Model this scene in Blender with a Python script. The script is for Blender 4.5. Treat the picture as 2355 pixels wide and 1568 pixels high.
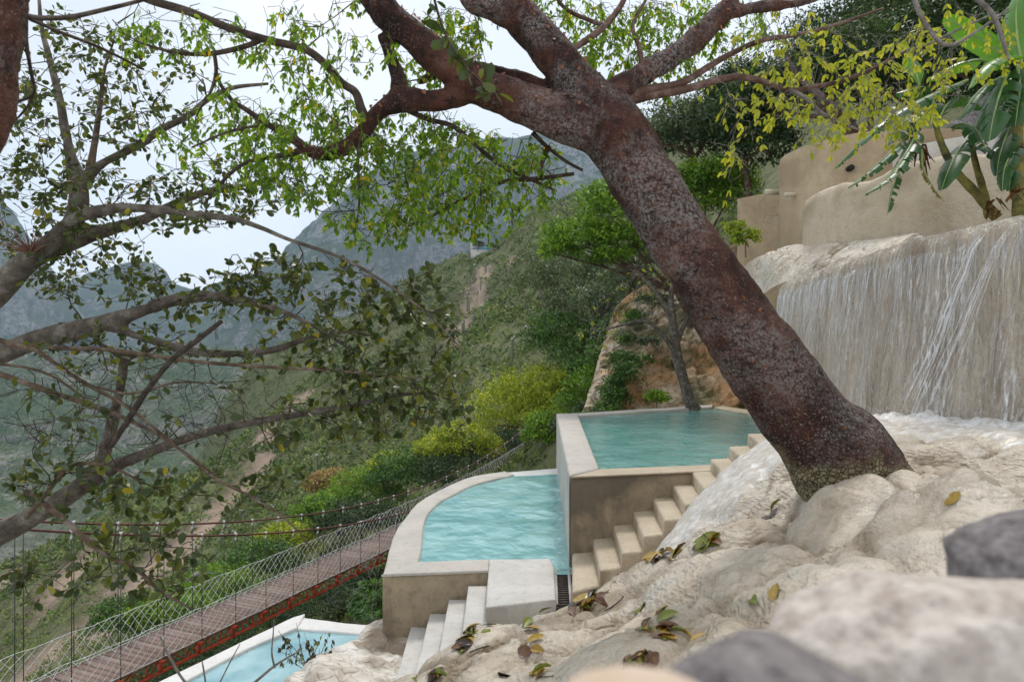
import bpy, bmesh, math, random, os
import numpy as np
from mathutils import Vector, Matrix

for o in list(bpy.data.objects):
    bpy.data.objects.remove(o)
SC = bpy.context.scene
COL = SC.collection
RNG = np.random.default_rng(7)
random.seed(7)

# ------------------------------------------------------------------ camera
# level camera, 24 mm lens, eye at the origin; +Y is the view direction
cam = bpy.data.cameras.new('camera')
cam.lens = 24.0
cam.sensor_width = 36.0
cam.shift_y = 16.0 / 2355.0
cam.clip_start = 0.02
cam.clip_end = 20000.0
cam.dof.use_dof = True
cam.dof.focus_distance = 9.0
cam.dof.aperture_fstop = 2.8
camo = bpy.data.objects.new('camera', cam)
COL.objects.link(camo)
camo.location = (0, 0, 0)
camo.rotation_euler = (math.radians(90), 0, 0)
SC.camera = camo

# ------------------------------------------------------------------ sky, sun, exposure
SUN_EL, SUN_AZ = math.radians(58), math.radians(18)      # azimuth from +Y towards +X
world = bpy.data.worlds.new('World')
SC.world = world
world.use_nodes = True
wn = world.node_tree
wn.nodes.clear()
w_out = wn.nodes.new('ShaderNodeOutputWorld')
w_bg = wn.nodes.new('ShaderNodeBackground')
w_sky = wn.nodes.new('ShaderNodeTexSky')
w_sky.sky_type = 'NISHITA'
w_sky.sun_disc = False
w_sky.sun_elevation = SUN_EL
w_sky.sun_rotation = SUN_AZ
w_tc = wn.nodes.new('ShaderNodeTexCoord')
w_no = wn.nodes.new('ShaderNodeTexNoise')
w_no.inputs['Scale'].default_value = 2.2
w_no.inputs['Detail'].default_value = 5
w_no.inputs['Roughness'].default_value = 0.5
w_rp = wn.nodes.new('ShaderNodeValToRGB')
w_rp.color_ramp.elements[0].position = 0.3
w_rp.color_ramp.elements[0].color = (0.62, 0.65, 0.69, 1)
w_rp.color_ramp.elements[1].position = 0.68
w_rp.color_ramp.elements[1].color = (0.90, 0.91, 0.92, 1)
w_sc = wn.nodes.new('ShaderNodeVectorMath')
w_sc.operation = 'SCALE'
w_sc.inputs['Scale'].default_value = 10.0
w_mx = wn.nodes.new('ShaderNodeMix')
w_mx.data_type = 'RGBA'
w_mx.inputs[0].default_value = 0.9
wn.links.new(w_tc.outputs['Generated'], w_no.inputs['Vector'])
wn.links.new(w_no.outputs['Fac'], w_rp.inputs['Fac'])
wn.links.new(w_rp.outputs['Color'], w_sc.inputs[0])
wn.links.new(w_sky.outputs['Color'], w_mx.inputs[6])
wn.links.new(w_sc.outputs[0], w_mx.inputs[7])
wn.links.new(w_mx.outputs[2], w_bg.inputs['Color'])
w_bg.inputs['Strength'].default_value = 0.10
wn.links.new(w_bg.outputs[0], w_out.inputs['Surface'])

sun = bpy.data.lights.new('sun', 'SUN')
sun.energy = 1.5
sun.angle = math.radians(10)
sun.color = (1.0, 0.95, 0.88)
suno = bpy.data.objects.new('sun', sun)
COL.objects.link(suno)
_d = Vector((math.cos(SUN_EL) * math.sin(SUN_AZ), math.cos(SUN_EL) * math.cos(SUN_AZ), math.sin(SUN_EL)))
suno.rotation_euler = _d.to_track_quat('Z', 'Y').to_euler()
suno.location = (0, 0, 60)

SC.view_settings.view_transform = 'Standard'
SC.view_settings.look = 'None'
SC.view_settings.gamma = 1.0
SC.view_settings.exposure = 0.52
SC.render.engine = 'CYCLES'
cy = SC.cycles
cy.use_denoising = True
cy.denoiser = 'OPENIMAGEDENOISE'
cy.use_adaptive_sampling = True
cy.adaptive_threshold = 0.012
SC.render.filter_size = 1.2
cy.max_bounces = 5
cy.diffuse_bounces = 2
cy.glossy_bounces = 2
cy.transmission_bounces = 4
cy.transparent_max_bounces = 8
cy.volume_bounces = 1
cy.caustics_reflective = False
cy.caustics_refractive = False
cy.sample_clamp_indirect = 6.0
SC.render.film_transparent = False
# ------------------------------------------------------------------ helpers
F = 1570.0


def P(px, py, Y):
    """a point seen at (px, py) of a 2355 x 1568 view of the photograph, Y metres away"""
    return np.array(((px - 1177.5) / F * Y, Y, -(py - 800.0) / F * Y))


def G(px, py, z):
    """the point of the level plane z seen at (px, py)"""
    return P(px, py, F * -z / (py - 800.0))


def hash3(ix, iy, iz, seed=0):
    h = (ix * 374761393 + iy * 668265263 + iz * 2147483647 + seed * 1274126177) & 0xFFFFFFFF
    h = ((h ^ (h >> 13)) * 1274126177) & 0xFFFFFFFF
    h = ((h ^ (h >> 16)) * 2246822519) & 0xFFFFFFFF
    h = h ^ (h >> 15)
    return (h & 0xFFFFFF) / float(0xFFFFFF)


def vnoise(p, seed=0):
    p = np.asarray(p, float)
    i = np.floor(p).astype(np.int64)
    f = p - i
    u = f * f * f * (f * (f * 6 - 15) + 10)
    r = 0
    for dx in (0, 1):
        wx = u[:, 0] if dx else 1 - u[:, 0]
        for dy in (0, 1):
            wy = u[:, 1] if dy else 1 - u[:, 1]
            for dz in (0, 1):
                wz = u[:, 2] if dz else 1 - u[:, 2]
                r = r + wx * wy * wz * hash3(i[:, 0] + dx, i[:, 1] + dy, i[:, 2] + dz, seed)
    return r * 2 - 1


def fbm(p, octv=4, gain=0.5, lac=2.03, seed=0):
    p = np.asarray(p, float)
    a, r, t = 1.0, 0, 0
    for k in range(octv):
        r = r + a * vnoise(p, seed + k * 17)
        t += a
        a *= gain
        p = p * lac + 11.3
    return r / t


def ridged(p, octv=4, gain=0.5, lac=2.1, seed=0):
    p = np.asarray(p, float)
    a, r, t = 1.0, 0, 0
    for k in range(octv):
        r = r + a * (1 - np.abs(vnoise(p, seed + k * 31)))
        t += a
        a *= gain
        p = p * lac + 5.7
    return r / t


def worley(p, seed=0, second=False):
    p = np.asarray(p, float)
    i = np.floor(p).astype(np.int64)
    d1 = np.full(len(p), 9.0)
    d2 = np.full(len(p), 9.0)
    for dx in (-1, 0, 1):
        for dy in (-1, 0, 1):
            for dz in (-1, 0, 1):
                c = i + np.array((dx, dy, dz))
                q = np.stack([c[:, k] + hash3(c[:, 0], c[:, 1], c[:, 2], seed + 101 * (k + 1)) for k in range(3)], 1)
                d = np.sqrt(((q - p) ** 2).sum(1))
                n = d < d1
                d2 = np.where(n, d1, np.minimum(d2, d))
                d1 = np.where(n, d, d1)
    return (d1, d2) if second else d1


def tps(pts, smooth=0.0):
    """thin-plate surface z(x, y) through control points (x, y, z)"""
    pts = np.asarray(pts, float)
    c, z = pts[:, :2], pts[:, 2]
    s = np.abs(c - c.mean(0)).max()
    m = c.mean(0)
    q = (c - m) / s

    def phi(d2):
        return 0.5 * d2 * np.log(d2 + 1e-12)
    n = len(q)
    K = phi(((q[:, None] - q[None]) ** 2).sum(2)) + np.eye(n) * smooth
    Pm = np.hstack([np.ones((n, 1)), q])
    A = np.block([[K, Pm], [Pm.T, np.zeros((3, 3))]])
    w = np.linalg.solve(A, np.concatenate([z, np.zeros(3)]))

    def ev(x, y):
        x, y = np.broadcast_arrays(np.asarray(x, float), np.asarray(y, float))
        e = (np.stack([x.ravel(), y.ravel()], 1) - m) / s
        out = np.empty(len(e))
        for a in range(0, len(e), 60000):
            b = e[a:a + 60000]
            out[a:a + 60000] = phi(((b[:, None] - q[None]) ** 2).sum(2)) @ w[:n] + w[n] + b @ w[n + 1:]
        return out.reshape(x.shape)
    return ev


WL = {}


def link(o, parent=None, at=(0, 0, 0)):
    """link o (whose own origin stands at world point at) and hang it under its parent without moving it"""
    COL.objects.link(o)
    WL[o.name] = Vector(at)
    if parent is not None:
        o.parent = parent
        o.matrix_parent_inverse = Matrix.Translation(-WL[parent.name])
    return o


def tag(o, label=None, cat=None, group=None, kind=None):
    if label:
        o['label'] = label
    if cat:
        o['category'] = cat
    if group:
        o['group'] = group
    if kind:
        o['kind'] = kind
    return o


def thing(name, label, cat, loc=(0, 0, 0), group=None):
    o = bpy.data.objects.new(name, None)
    o.empty_display_size = 0.2
    o.location = loc
    link(o, None, loc)
    return tag(o, label, cat, group, 'thing')


def mesh_np(name, V, Fc, smooth=True):
    """V (n,3); Fc a (m,k) array or a list of such arrays"""
    V = np.asarray(V, np.float32).reshape(-1, 3)
    if not isinstance(Fc, (list, tuple)):
        Fc = [Fc]
    Fc = [np.asarray(f, np.int32) for f in Fc if len(f)]
    me = bpy.data.meshes.new(name)
    me.vertices.add(len(V))
    me.vertices.foreach_set('co', V.ravel())
    idx = np.concatenate([f.ravel() for f in Fc])
    tot = np.concatenate([np.full(len(f), f.shape[1], np.int32) for f in Fc])
    st = np.concatenate([[0], np.cumsum(tot)[:-1]]).astype(np.int32)
    me.loops.add(len(idx))
    me.loops.foreach_set('vertex_index', idx)
    me.polygons.add(len(tot))
    me.polygons.foreach_set('loop_start', st)
    me.polygons.foreach_set('loop_total', tot)
    if smooth:
        me.polygons.foreach_set('use_smooth', np.ones(len(tot), bool))
    me.update(calc_edges=True)
    me.validate()
    return me


def obj(name, V, Fc, mat, parent=None, smooth=True, origin=None):
    V = np.asarray(V, float).reshape(-1, 3)
    if origin is not None:
        V = V - np.asarray(origin, float)
    me = mesh_np(name, V, Fc, smooth)
    if mat is not None:
        me.materials.append(mat)
    o = bpy.data.objects.new(name, me)
    if origin is not None:
        o.location = origin
    return link(o, parent, origin if origin is not None else (0, 0, 0))


def inst(name, me, M, parent=None):
    o = bpy.data.objects.new(name, me)
    link(o, parent, M.translation)
    o.matrix_basis = M
    return o


class MB:
    """collects pieces that belong to one part"""
    def __init__(s):
        s.V, s.F3, s.F4, s.n = [], [], [], 0

    def add(s, V, Fc):
        V = np.asarray(V, float).reshape(-1, 3)
        if not isinstance(Fc, (list, tuple)):
            Fc = [Fc]
        for f in Fc:
            f = np.asarray(f, np.int64)
            if not len(f):
                continue
            (s.F3 if f.shape[1] == 3 else s.F4).append(f + s.n)
        s.V.append(V)
        s.n += len(V)
        return s

    def build(s, name, mat, parent=None, smooth=True, origin=None):
        Fc = []
        if s.F3:
            Fc.append(np.concatenate(s.F3))
        if s.F4:
            Fc.append(np.concatenate(s.F4))
        return obj(name, np.concatenate(s.V), Fc, mat, parent, smooth, origin)


def catmull(pts, n):
    """smooth polyline through pts (any dimension), n samples per span"""
    p = np.asarray(pts, float)
    if len(p) < 3:
        t = np.linspace(0, 1, n + 1)[:, None]
        return p[0] * (1 - t) + p[-1] * t
    q = np.vstack([2 * p[0] - p[1], p, 2 * p[-1] - p[-2]])
    out = []
    for i in range(1, len(q) - 2):
        t = np.linspace(0, 1, n, endpoint=False)[:, None]
        a, b, c, d = q[i - 1], q[i], q[i + 1], q[i + 2]
        out.append(0.5 * (2 * b + (c - a) * t + (2 * a - 5 * b + 4 * c - d) * t * t + (3 * b - a - 3 * c + d) * t ** 3))
    out.append(p[-1:])
    return np.vstack(out)


def tube(path, rad, seg=8, cap=True):
    p = np.asarray(path, float)
    n = len(p)
    rad = np.broadcast_to(np.asarray(rad, float), (n,))
    t = np.gradient(p, axis=0)
    t /= np.linalg.norm(t, axis=1, keepdims=True) + 1e-12
    u = np.cross(t[0], (0.31, 0.17, 0.93))
    if np.linalg.norm(u) < 1e-3:
        u = np.cross(t[0], (1, 0, 0))
    U = []
    for k in range(n):
        u = u - t[k] * (u @ t[k])
        u = u / (np.linalg.norm(u) + 1e-12)
        U.append(u)
    U = np.array(U)
    Wv = np.cross(t, U)
    a = np.linspace(0, 2 * np.pi, seg, endpoint=False)
    V = p[:, None] + rad[:, None, None] * (U[:, None] * np.cos(a)[None, :, None] + Wv[:, None] * np.sin(a)[None, :, None])
    V = V.reshape(-1, 3)
    k = np.arange(n - 1)[:, None] * seg
    j = np.arange(seg)[None]
    j2 = (j + 1) % seg
    Q = np.stack([k + j, k + j2, k + seg + j2, k + seg + j], 2).reshape(-1, 4)
    Fc = [Q]
    if cap:
        V = np.vstack([V, p[0], p[-1]])
        a0, a1 = n * seg, n * seg + 1
        jj = np.arange(seg)
        Fc.append(np.vstack([np.stack([np.full(seg, a0), (jj + 1) % seg, jj], 1),
                             np.stack([np.full(seg, a1), (n - 1) * seg + jj, (n - 1) * seg + (jj + 1) % seg], 1)]))
    return V, Fc


def box8(c8):
    """box from 8 corners: 4 bottom ring, 4 top ring (same order, counter-clockwise from above)"""
    return np.asarray(c8, float), np.array([[0, 3, 2, 1], [4, 5, 6, 7], [0, 1, 5, 4], [1, 2, 6, 5], [2, 3, 7, 6], [3, 0, 4, 7]])


def bar(a, b, w, h, up=(0, 0, 1)):
    a, b = np.asarray(a, float), np.asarray(b, float)
    t = (b - a) / np.linalg.norm(b - a)
    s = np.cross(t, up)
    s /= np.linalg.norm(s)
    u = np.cross(s, t)
    c = [a - s * w / 2 - u * h / 2, a + s * w / 2 - u * h / 2, b + s * w / 2 - u * h / 2, b - s * w / 2 - u * h / 2,
         a - s * w / 2 + u * h / 2, a + s * w / 2 + u * h / 2, b + s * w / 2 + u * h / 2, b - s * w / 2 + u * h / 2]
    return box8(c)


def grid_faces(nu, nv):
    i = np.arange(nu - 1)[:, None] * nv + np.arange(nv - 1)[None]
    return np.stack([i, i + nv, i + nv + 1, i + 1], 2).reshape(-1, 4)


def slab(poly, z0, z1, rough=0.0, bev=0.03, seed=0, step=0.25):
    """solid slab over a plan polygon (counter-clockwise), with a rounded, slightly wavy upper edge"""
    poly = np.asarray(poly, float)[:, :2]
    pts = []
    for a, b in zip(poly, np.roll(poly, -1, 0)):
        m = max(1, int(np.linalg.norm(b - a) / step))
        for k in range(m):
            pts.append(a + (b - a) * k / m)
    pts = np.array(pts)
    n = len(pts)
    tan = np.roll(pts, -1, 0) - np.roll(pts, 1, 0)
    tan /= np.linalg.norm(tan, axis=1, keepdims=True) + 1e-9
    nin = np.stack([-tan[:, 1], tan[:, 0]], 1)
    rings = []
    hs = np.linspace(0, 1, max(3, int((z1 - z0) / step) + 1))
    for h in hs:
        rings.append((0.0, z0 + (z1 - bev - z0) * h))
    rings += [(bev * 0.3, z1 - bev * 0.3), (bev, z1)]
    V = []
    for ins, z in rings:
        q = pts + nin * ins
        p3 = np.column_stack([q, np.full(n, z)])
        if rough:
            d = fbm(p3 * 2.6 + seed, 4, 0.55) * rough
            p3[:, :2] += nin * d[:, None]
            p3[:, 2] += fbm(p3 * 1.7 + seed + 40, 3) * rough * (0.7 if z > z1 - bev * 2 else 0.0)
        V.append(p3)
    V = np.vstack(V)
    m = len(rings)
    k = np.arange(m - 1)[:, None] * n
    j = np.arange(n)[None]
    j2 = (j + 1) % n
    Q = np.stack([k + j, k + j2, k + n + j2, k + n + j], 2).reshape(-1, 4)
    return V, Q, np.arange((m - 1) * n, m * n)


def slab_obj(name, poly, z0, z1, mat, parent=None, rough=0.012, bev=0.03, seed=0, step=0.25):
    V, Q, top = slab(poly, z0, z1, rough, bev, seed, step)
    bm = bmesh.new()
    vs = [bm.verts.new(v) for v in V]
    for q in Q:
        bm.faces.new([vs[i] for i in q])
    f = bm.faces.new([vs[i] for i in top])
    bmesh.ops.triangulate(bm, faces=[f])
    bmesh.ops.recalc_face_normals(bm, faces=bm.faces)
    me = bpy.data.meshes.new(name)
    bm.to_mesh(me)
    bm.free()
    me.polygons.foreach_set('use_smooth', np.ones(len(me.polygons), bool))
    me.set_sharp_from_angle(angle=math.radians(50))
    me.materials.append(mat)
    o = bpy.data.objects.new(name, me)
    return link(o, parent)


# leaf template: along +X, facing +Z, folded a little at the rib, length 1
def leaf_template(width=0.45, fold=0.12, droop=0.12, widest=0.45, stalk=0.0, shape=(0.0, 0.78, 1.0, 0.62, 0.0)):
    xs = np.array([0.0, widest * 0.45, widest, 0.82, 1.0])
    ws = np.array(shape) * width * 0.5
    V = [(0, 0, 0)]
    for x, w in zip(xs[1:-1], ws[1:-1]):
        z = -droop * x * x
        V += [(x, w, z + fold * w * 2), (x, 0, z), (x, -w, z + fold * w * 2)]
    V.append((1, 0, -droop))
    V = np.array(V)
    V[:, 0] += stalk
    F3 = np.array([(0, 2, 1), (0, 3, 2), (7, 8, 10), (8, 9, 10)])
    F3[2] = (7, 8, 10)
    F4 = np.array([(1, 2, 5, 4), (2, 3, 6, 5), (4, 5, 8, 7), (5, 6, 9, 8)])
    return V, [F3, F4]


def leaf_frames(d, nrm):
    d = d / (np.linalg.norm(d, axis=1, keepdims=True) + 1e-9)
    s = np.cross(nrm, d)
    s /= np.linalg.norm(s, axis=1, keepdims=True) + 1e-9
    n = np.cross(d, s)
    return d, s, n


def leaf_batch(tpl, pos, d, nrm, size):
    V0, Fc = tpl
    d, s, n = leaf_frames(d, nrm)
    V = pos[:, None] + size[:, None, None] * (V0[None, :, 0:1] * d[:, None] + V0[None, :, 1:2] * s[:, None] + V0[None, :, 2:3] * n[:, None])
    k = np.arange(len(pos))[:, None, None] * len(V0)
    return V.reshape(-1, 3), [(k + f[None]).reshape(-1, f.shape[1]) for f in Fc]


def leaf_matrix(p, d, n, s):
    d, sv, nn = leaf_frames(d[None], n[None])
    M = np.eye(4)
    M[:3, 0], M[:3, 1], M[:3, 2], M[:3, 3] = d[0] * s, sv[0] * s, nn[0] * s, p
    return Matrix(M.tolist())


def rdir(n, rng=RNG):
    v = rng.normal(size=(n, 3))
    return v / np.linalg.norm(v, axis=1, keepdims=True)
# ------------------------------------------------------------------ materials
class NB:
    def __init__(s, name):
        s.m = bpy.data.materials.new(name)
        s.m.use_nodes = True
        s.t = s.m.node_tree
        s.t.nodes.clear()
        s.out = s.t.nodes.new('ShaderNodeOutputMaterial')
        s.tc = s.t.nodes.new('ShaderNodeTexCoord')
        s.co = s.tc.outputs['Object']

    def n(s, ty, **kw):
        x = s.t.nodes.new(ty)
        for k, v in kw.items():
            setattr(x, k, v)
        return x

    def set(s, sock, v):
        if hasattr(v, 'is_output'):
            s.t.links.new(v, sock)
        elif isinstance(v, (tuple, list)) and len(v) == 3 and sock.type == 'RGBA':
            sock.default_value = (*v, 1)
        else:
            sock.default_value = v

    def mapping(s, scale=(1, 1, 1), loc=(0, 0, 0), rot=(0, 0, 0), vec=None):
        x = s.n('ShaderNodeMapping')
        s.set(x.inputs['Vector'], vec or s.co)
        x.inputs['Scale'].default_value = scale
        x.inputs['Location'].default_value = loc
        x.inputs['Rotation'].default_value = rot
        return x.outputs[0]

    def noise(s, scale=1, detail=4, rough=0.5, vec=None, dist=0.0):
        x = s.n('ShaderNodeTexNoise')
        s.set(x.inputs['Vector'], vec or s.co)
        x.inputs['Scale'].default_value = scale
        x.inputs['Detail'].default_value = min(detail, 4)
        x.inputs['Roughness'].default_value = rough
        x.inputs['Distortion'].default_value = dist
        return x.outputs['Fac']

    def vor(s, scale=1, feature='F1', vec=None, out='Distance', rand=1.0):
        x = s.n('ShaderNodeTexVoronoi', feature=feature)
        s.set(x.inputs['Vector'], vec or s.co)
        x.inputs['Scale'].default_value = scale
        x.inputs['Randomness'].default_value = rand
        return x.outputs[out]

    def ramp(s, fac, stops, mode='LINEAR'):
        x = s.n('ShaderNodeValToRGB')
        x.color_ramp.interpolation = mode
        e = x.color_ramp.elements
        while len(e) < len(stops):
            e.new(0.5)
        for k, (p, c) in enumerate(stops):
            e[k].position = p
            e[k].color = (c, c, c, 1) if isinstance(c, (int, float)) else (*c, 1)
        s.set(x.inputs['Fac'], fac)
        return x.outputs['Color']

    def mix(s, fac, a, b, mode='MIX'):
        x = s.n('ShaderNodeMix', data_type='RGBA', blend_type=mode)
        s.set(x.inputs[0], fac)
        s.set(x.inputs[6], a)
        s.set(x.inputs[7], b)
        return x.outputs[2]

    def math(s, op, a, b=0.0, clamp=False):
        x = s.n('ShaderNodeMath', operation=op, use_clamp=clamp)
        s.set(x.inputs[0], a)
        s.set(x.inputs[1], b)
        return x.outputs[0]

    def sep(s, vec=None):
        x = s.n('ShaderNodeSeparateXYZ')
        s.set(x.inputs[0], vec or s.co)
        return x.outputs

    def geo(s, out):
        return s.n('ShaderNodeNewGeometry').outputs[out]

    def rand(s):
        """a random number per leaf: per loose island plus per object"""
        a = s.geo('Random Per Island')
        b = s.n('ShaderNodeObjectInfo').outputs['Random']
        return s.math('FRACT', s.math('ADD', a, b))

    def bump(s, h, strength=0.5, dist=0.02, normal=None):
        x = s.n('ShaderNodeBump')
        s.set(x.inputs['Height'], h)
        x.inputs['Strength'].default_value = strength
        x.inputs['Distance'].default_value = dist
        if normal is not None:
            s.set(x.inputs['Normal'], normal)
        return x.outputs[0]

    def bsdf(s, color, rough=0.6, normal=None, spec=0.5, coat=0.0, metal=0.0, **kw):
        x = s.n('ShaderNodeBsdfPrincipled')
        s.set(x.inputs['Base Color'], color)
        s.set(x.inputs['Roughness'], rough)
        s.set(x.inputs['Specular IOR Level'], spec)
        s.set(x.inputs['Metallic'], metal)
        if coat:
            s.set(x.inputs['Coat Weight'], coat)
            x.inputs['Coat Roughness'].default_value = 0.12
        for k, v in kw.items():
            s.set(x.inputs[k], v)
        if normal is not None:
            s.set(x.inputs['Normal'], normal)
        return x.outputs[0]

    def done(s, sh):
        s.t.links.new(sh, s.out.inputs['Surface'])
        return s.m


MAT = {}


def leaf_mat(name, stops, trans=0.45, rough=0.4, tcol=None, patch=0.0, spec=0.35):
    b = NB(name)
    c = b.ramp(b.rand(), stops)
    if patch:
        c = b.mix(b.ramp(b.noise(patch, 2), [(0.42, 0.0), (0.58, 1.0)]), c, b.mix(0.75, c, stops[0][1]))  # dark gaps between leaf clumps, shade put into the colour as noise patches
    p = b.bsdf(c, rough, spec=spec)
    t = b.n('ShaderNodeBsdfTranslucent')
    b.set(t.inputs['Color'], b.mix(1.0, c, tcol or (1.6, 1.5, 0.6), 'MULTIPLY'))
    x = b.n('ShaderNodeMixShader')
    x.inputs[0].default_value = trans
    b.t.links.new(p, x.inputs[1])
    b.t.links.new(t.outputs[0], x.inputs[2])
    return b.done(x.outputs[0])


MAT['bursera_leaf'] = leaf_mat('bursera_leaf', [(0, (0.05, 0.10, 0.015)), (0.45, (0.10, 0.18, 0.02)), (0.86, (0.16, 0.24, 0.03)), (0.97, (0.26, 0.29, 0.03)), (1.0, (0.42, 0.26, 0.02))], 0.58, 0.4, (2.3, 2.3, 0.7))
MAT['yellow_leaf'] = leaf_mat('yellow_leaf', [(0, (0.22, 0.28, 0.03)), (0.5, (0.36, 0.40, 0.04)), (1.0, (0.50, 0.48, 0.05))], 0.45, 0.4, (1.6, 1.5, 0.6))
MAT['fig_leaf'] = leaf_mat('fig_leaf', [(0, (0.028, 0.048, 0.012)), (0.45, (0.055, 0.078, 0.018)), (0.85, (0.105, 0.125, 0.026)), (0.97, (0.15, 0.17, 0.03)), (1.0, (0.38, 0.30, 0.03))], 0.35, 0.35, (1.7, 1.7, 0.6), spec=0.5)


def crown_mat(name, dark, mid, light, trans=0.18):
    return leaf_mat(name, [(0, dark), (0.5, mid), (1.0, light)], min(trans, 0.28), 0.5, (1.5, 1.5, 0.6), patch=1.1)


MAT['crown_bright'] = crown_mat('crown_bright', (0.07, 0.16, 0.010), (0.17, 0.31, 0.018), (0.34, 0.47, 0.03), 0.28)
MAT['crown_yellow'] = crown_mat('crown_yellow', (0.17, 0.24, 0.010), (0.38, 0.44, 0.02), (0.62, 0.60, 0.05), 0.28)
MAT['crown_green'] = crown_mat('crown_green', (0.035, 0.09, 0.012), (0.075, 0.17, 0.02), (0.14, 0.26, 0.03))
MAT['crown_dark'] = crown_mat('crown_dark', (0.02, 0.045, 0.012), (0.04, 0.08, 0.018), (0.075, 0.13, 0.03), 0.3)
MAT['crown_olive'] = crown_mat('crown_olive', (0.06, 0.09, 0.045), (0.11, 0.15, 0.075), (0.20, 0.24, 0.13), 0.25)
MAT['crown_dry'] = crown_mat('crown_dry', (0.25, 0.15, 0.06), (0.38, 0.27, 0.10), (0.5, 0.42, 0.14), 0.3)


def m_scrub():
    b = NB('scrub')
    a = b.ramp(b.noise(0.035, 4, 0.55), [(0.35, (0.055, 0.11, 0.016)), (0.55, (0.12, 0.185, 0.034)), (0.7, (0.19, 0.23, 0.06))])
    ti = b.n('ShaderNodeAttribute', attribute_name='tint').outputs['Fac']
    a = b.mix(b.ramp(ti, [(0.0, 0.75), (0.45, 0.0)]), a, (0.030, 0.060, 0.012))
    a = b.mix(b.ramp(ti, [(0.6, 0.0), (1.0, 0.8)]), a, (0.26, 0.27, 0.085))
    c = b.mix(b.math('MULTIPLY', b.rand(), 0.35), a, (0.20, 0.23, 0.08))
    c = b.mix(b.ramp(b.noise(0.35, 2), [(0.55, 0.0), (0.75, 0.6)]), c, (0.055, 0.12, 0.02))
    return b.done(b.bsdf(c, 0.8, spec=0.15))


MAT['scrub'] = m_scrub()


def m_hill():
    b = NB('hill_soil')
    n1 = b.noise(0.25, 6, 0.6)
    soil = b.ramp(n1, [(0.3, (0.13, 0.10, 0.075)), (0.55, (0.24, 0.19, 0.145)), (0.75, (0.36, 0.29, 0.23))])
    green = b.ramp(b.noise(0.6, 5), [(0.35, (0.055, 0.085, 0.025)), (0.7, (0.14, 0.165, 0.06))])
    a = b.n('ShaderNodeAttribute', attribute_name='scar').outputs['Fac']
    f = b.math('ADD', a, b.math('MULTIPLY', b.math('SUBTRACT', b.noise(0.12, 5, 0.6), 0.5), 0.9), clamp=True)
    soil = b.mix(b.ramp(a, [(0.3, 0.0), (0.8, 1.0)]), soil, b.mix(b.noise(0.4, 5, 0.6), (0.24, 0.165, 0.12), (0.43, 0.345, 0.265)))
    c = b.mix(b.ramp(f, [(0.12, 0.25), (0.45, 1.0)]), green, soil)
    nb = b.bump(b.noise(0.8, 6, 0.65), 0.8, 0.8)
    return b.done(b.bsdf(c, 0.95, nb, spec=0.1))


MAT['hill'] = m_hill()


def m_mountain(name, veg, rock, sc, bias):
    b = NB(name)
    st = b.mapping((1, 1, 0.35))
    r = b.mix(b.noise(sc * 4, 6, 0.65, st), rock[0], rock[1])
    g = b.mix(b.noise(sc * 6, 5, 0.6), veg[0], veg[1])
    f = b.math('ADD', b.noise(sc, 7, 0.68, st), b.math('MULTIPLY', b.noise(sc * 9, 4, 0.6, st), 0.35))
    slope = b.sep(b.geo('Normal'))[2]
    f = b.math('SUBTRACT', f, b.math('MULTIPLY', slope, 0.35))
    c = b.mix(b.ramp(f, [(bias, 0.0), (bias + 0.09, 1.0)]), g, r)
    c = b.mix(b.ramp(b.vor(sc * 16), [(0.2, 0.85), (0.55, 0.0)]), c, veg[0])
    c = b.mix(b.ramp(b.noise(sc * 0.6, 3, 0.5, b.mapping(loc=(30, 70, 10))), [(0.4, 0.0), (0.6, 0.45)]), c, rock[0])
    nb = b.bump(b.math('ADD', b.noise(sc * 5, 8, 0.7, st), b.noise(sc * 22, 3, 0.6)), 1.0, 1.2 / sc * 0.02)
    return b.done(b.bsdf(c, 0.95, nb, spec=0.05))


MAT['mountain_cliff'] = m_mountain('mountain_cliff', ((0.03, 0.052, 0.025), (0.085, 0.11, 0.05)), ((0.12, 0.115, 0.11), (0.36, 0.345, 0.33)), 0.008, 0.47)
MAT['mountain_green'] = m_mountain('mountain_green', ((0.03, 0.055, 0.018), (0.11, 0.14, 0.055)), ((0.17, 0.155, 0.125), (0.31, 0.285, 0.24)), 0.014, 0.36)


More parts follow.
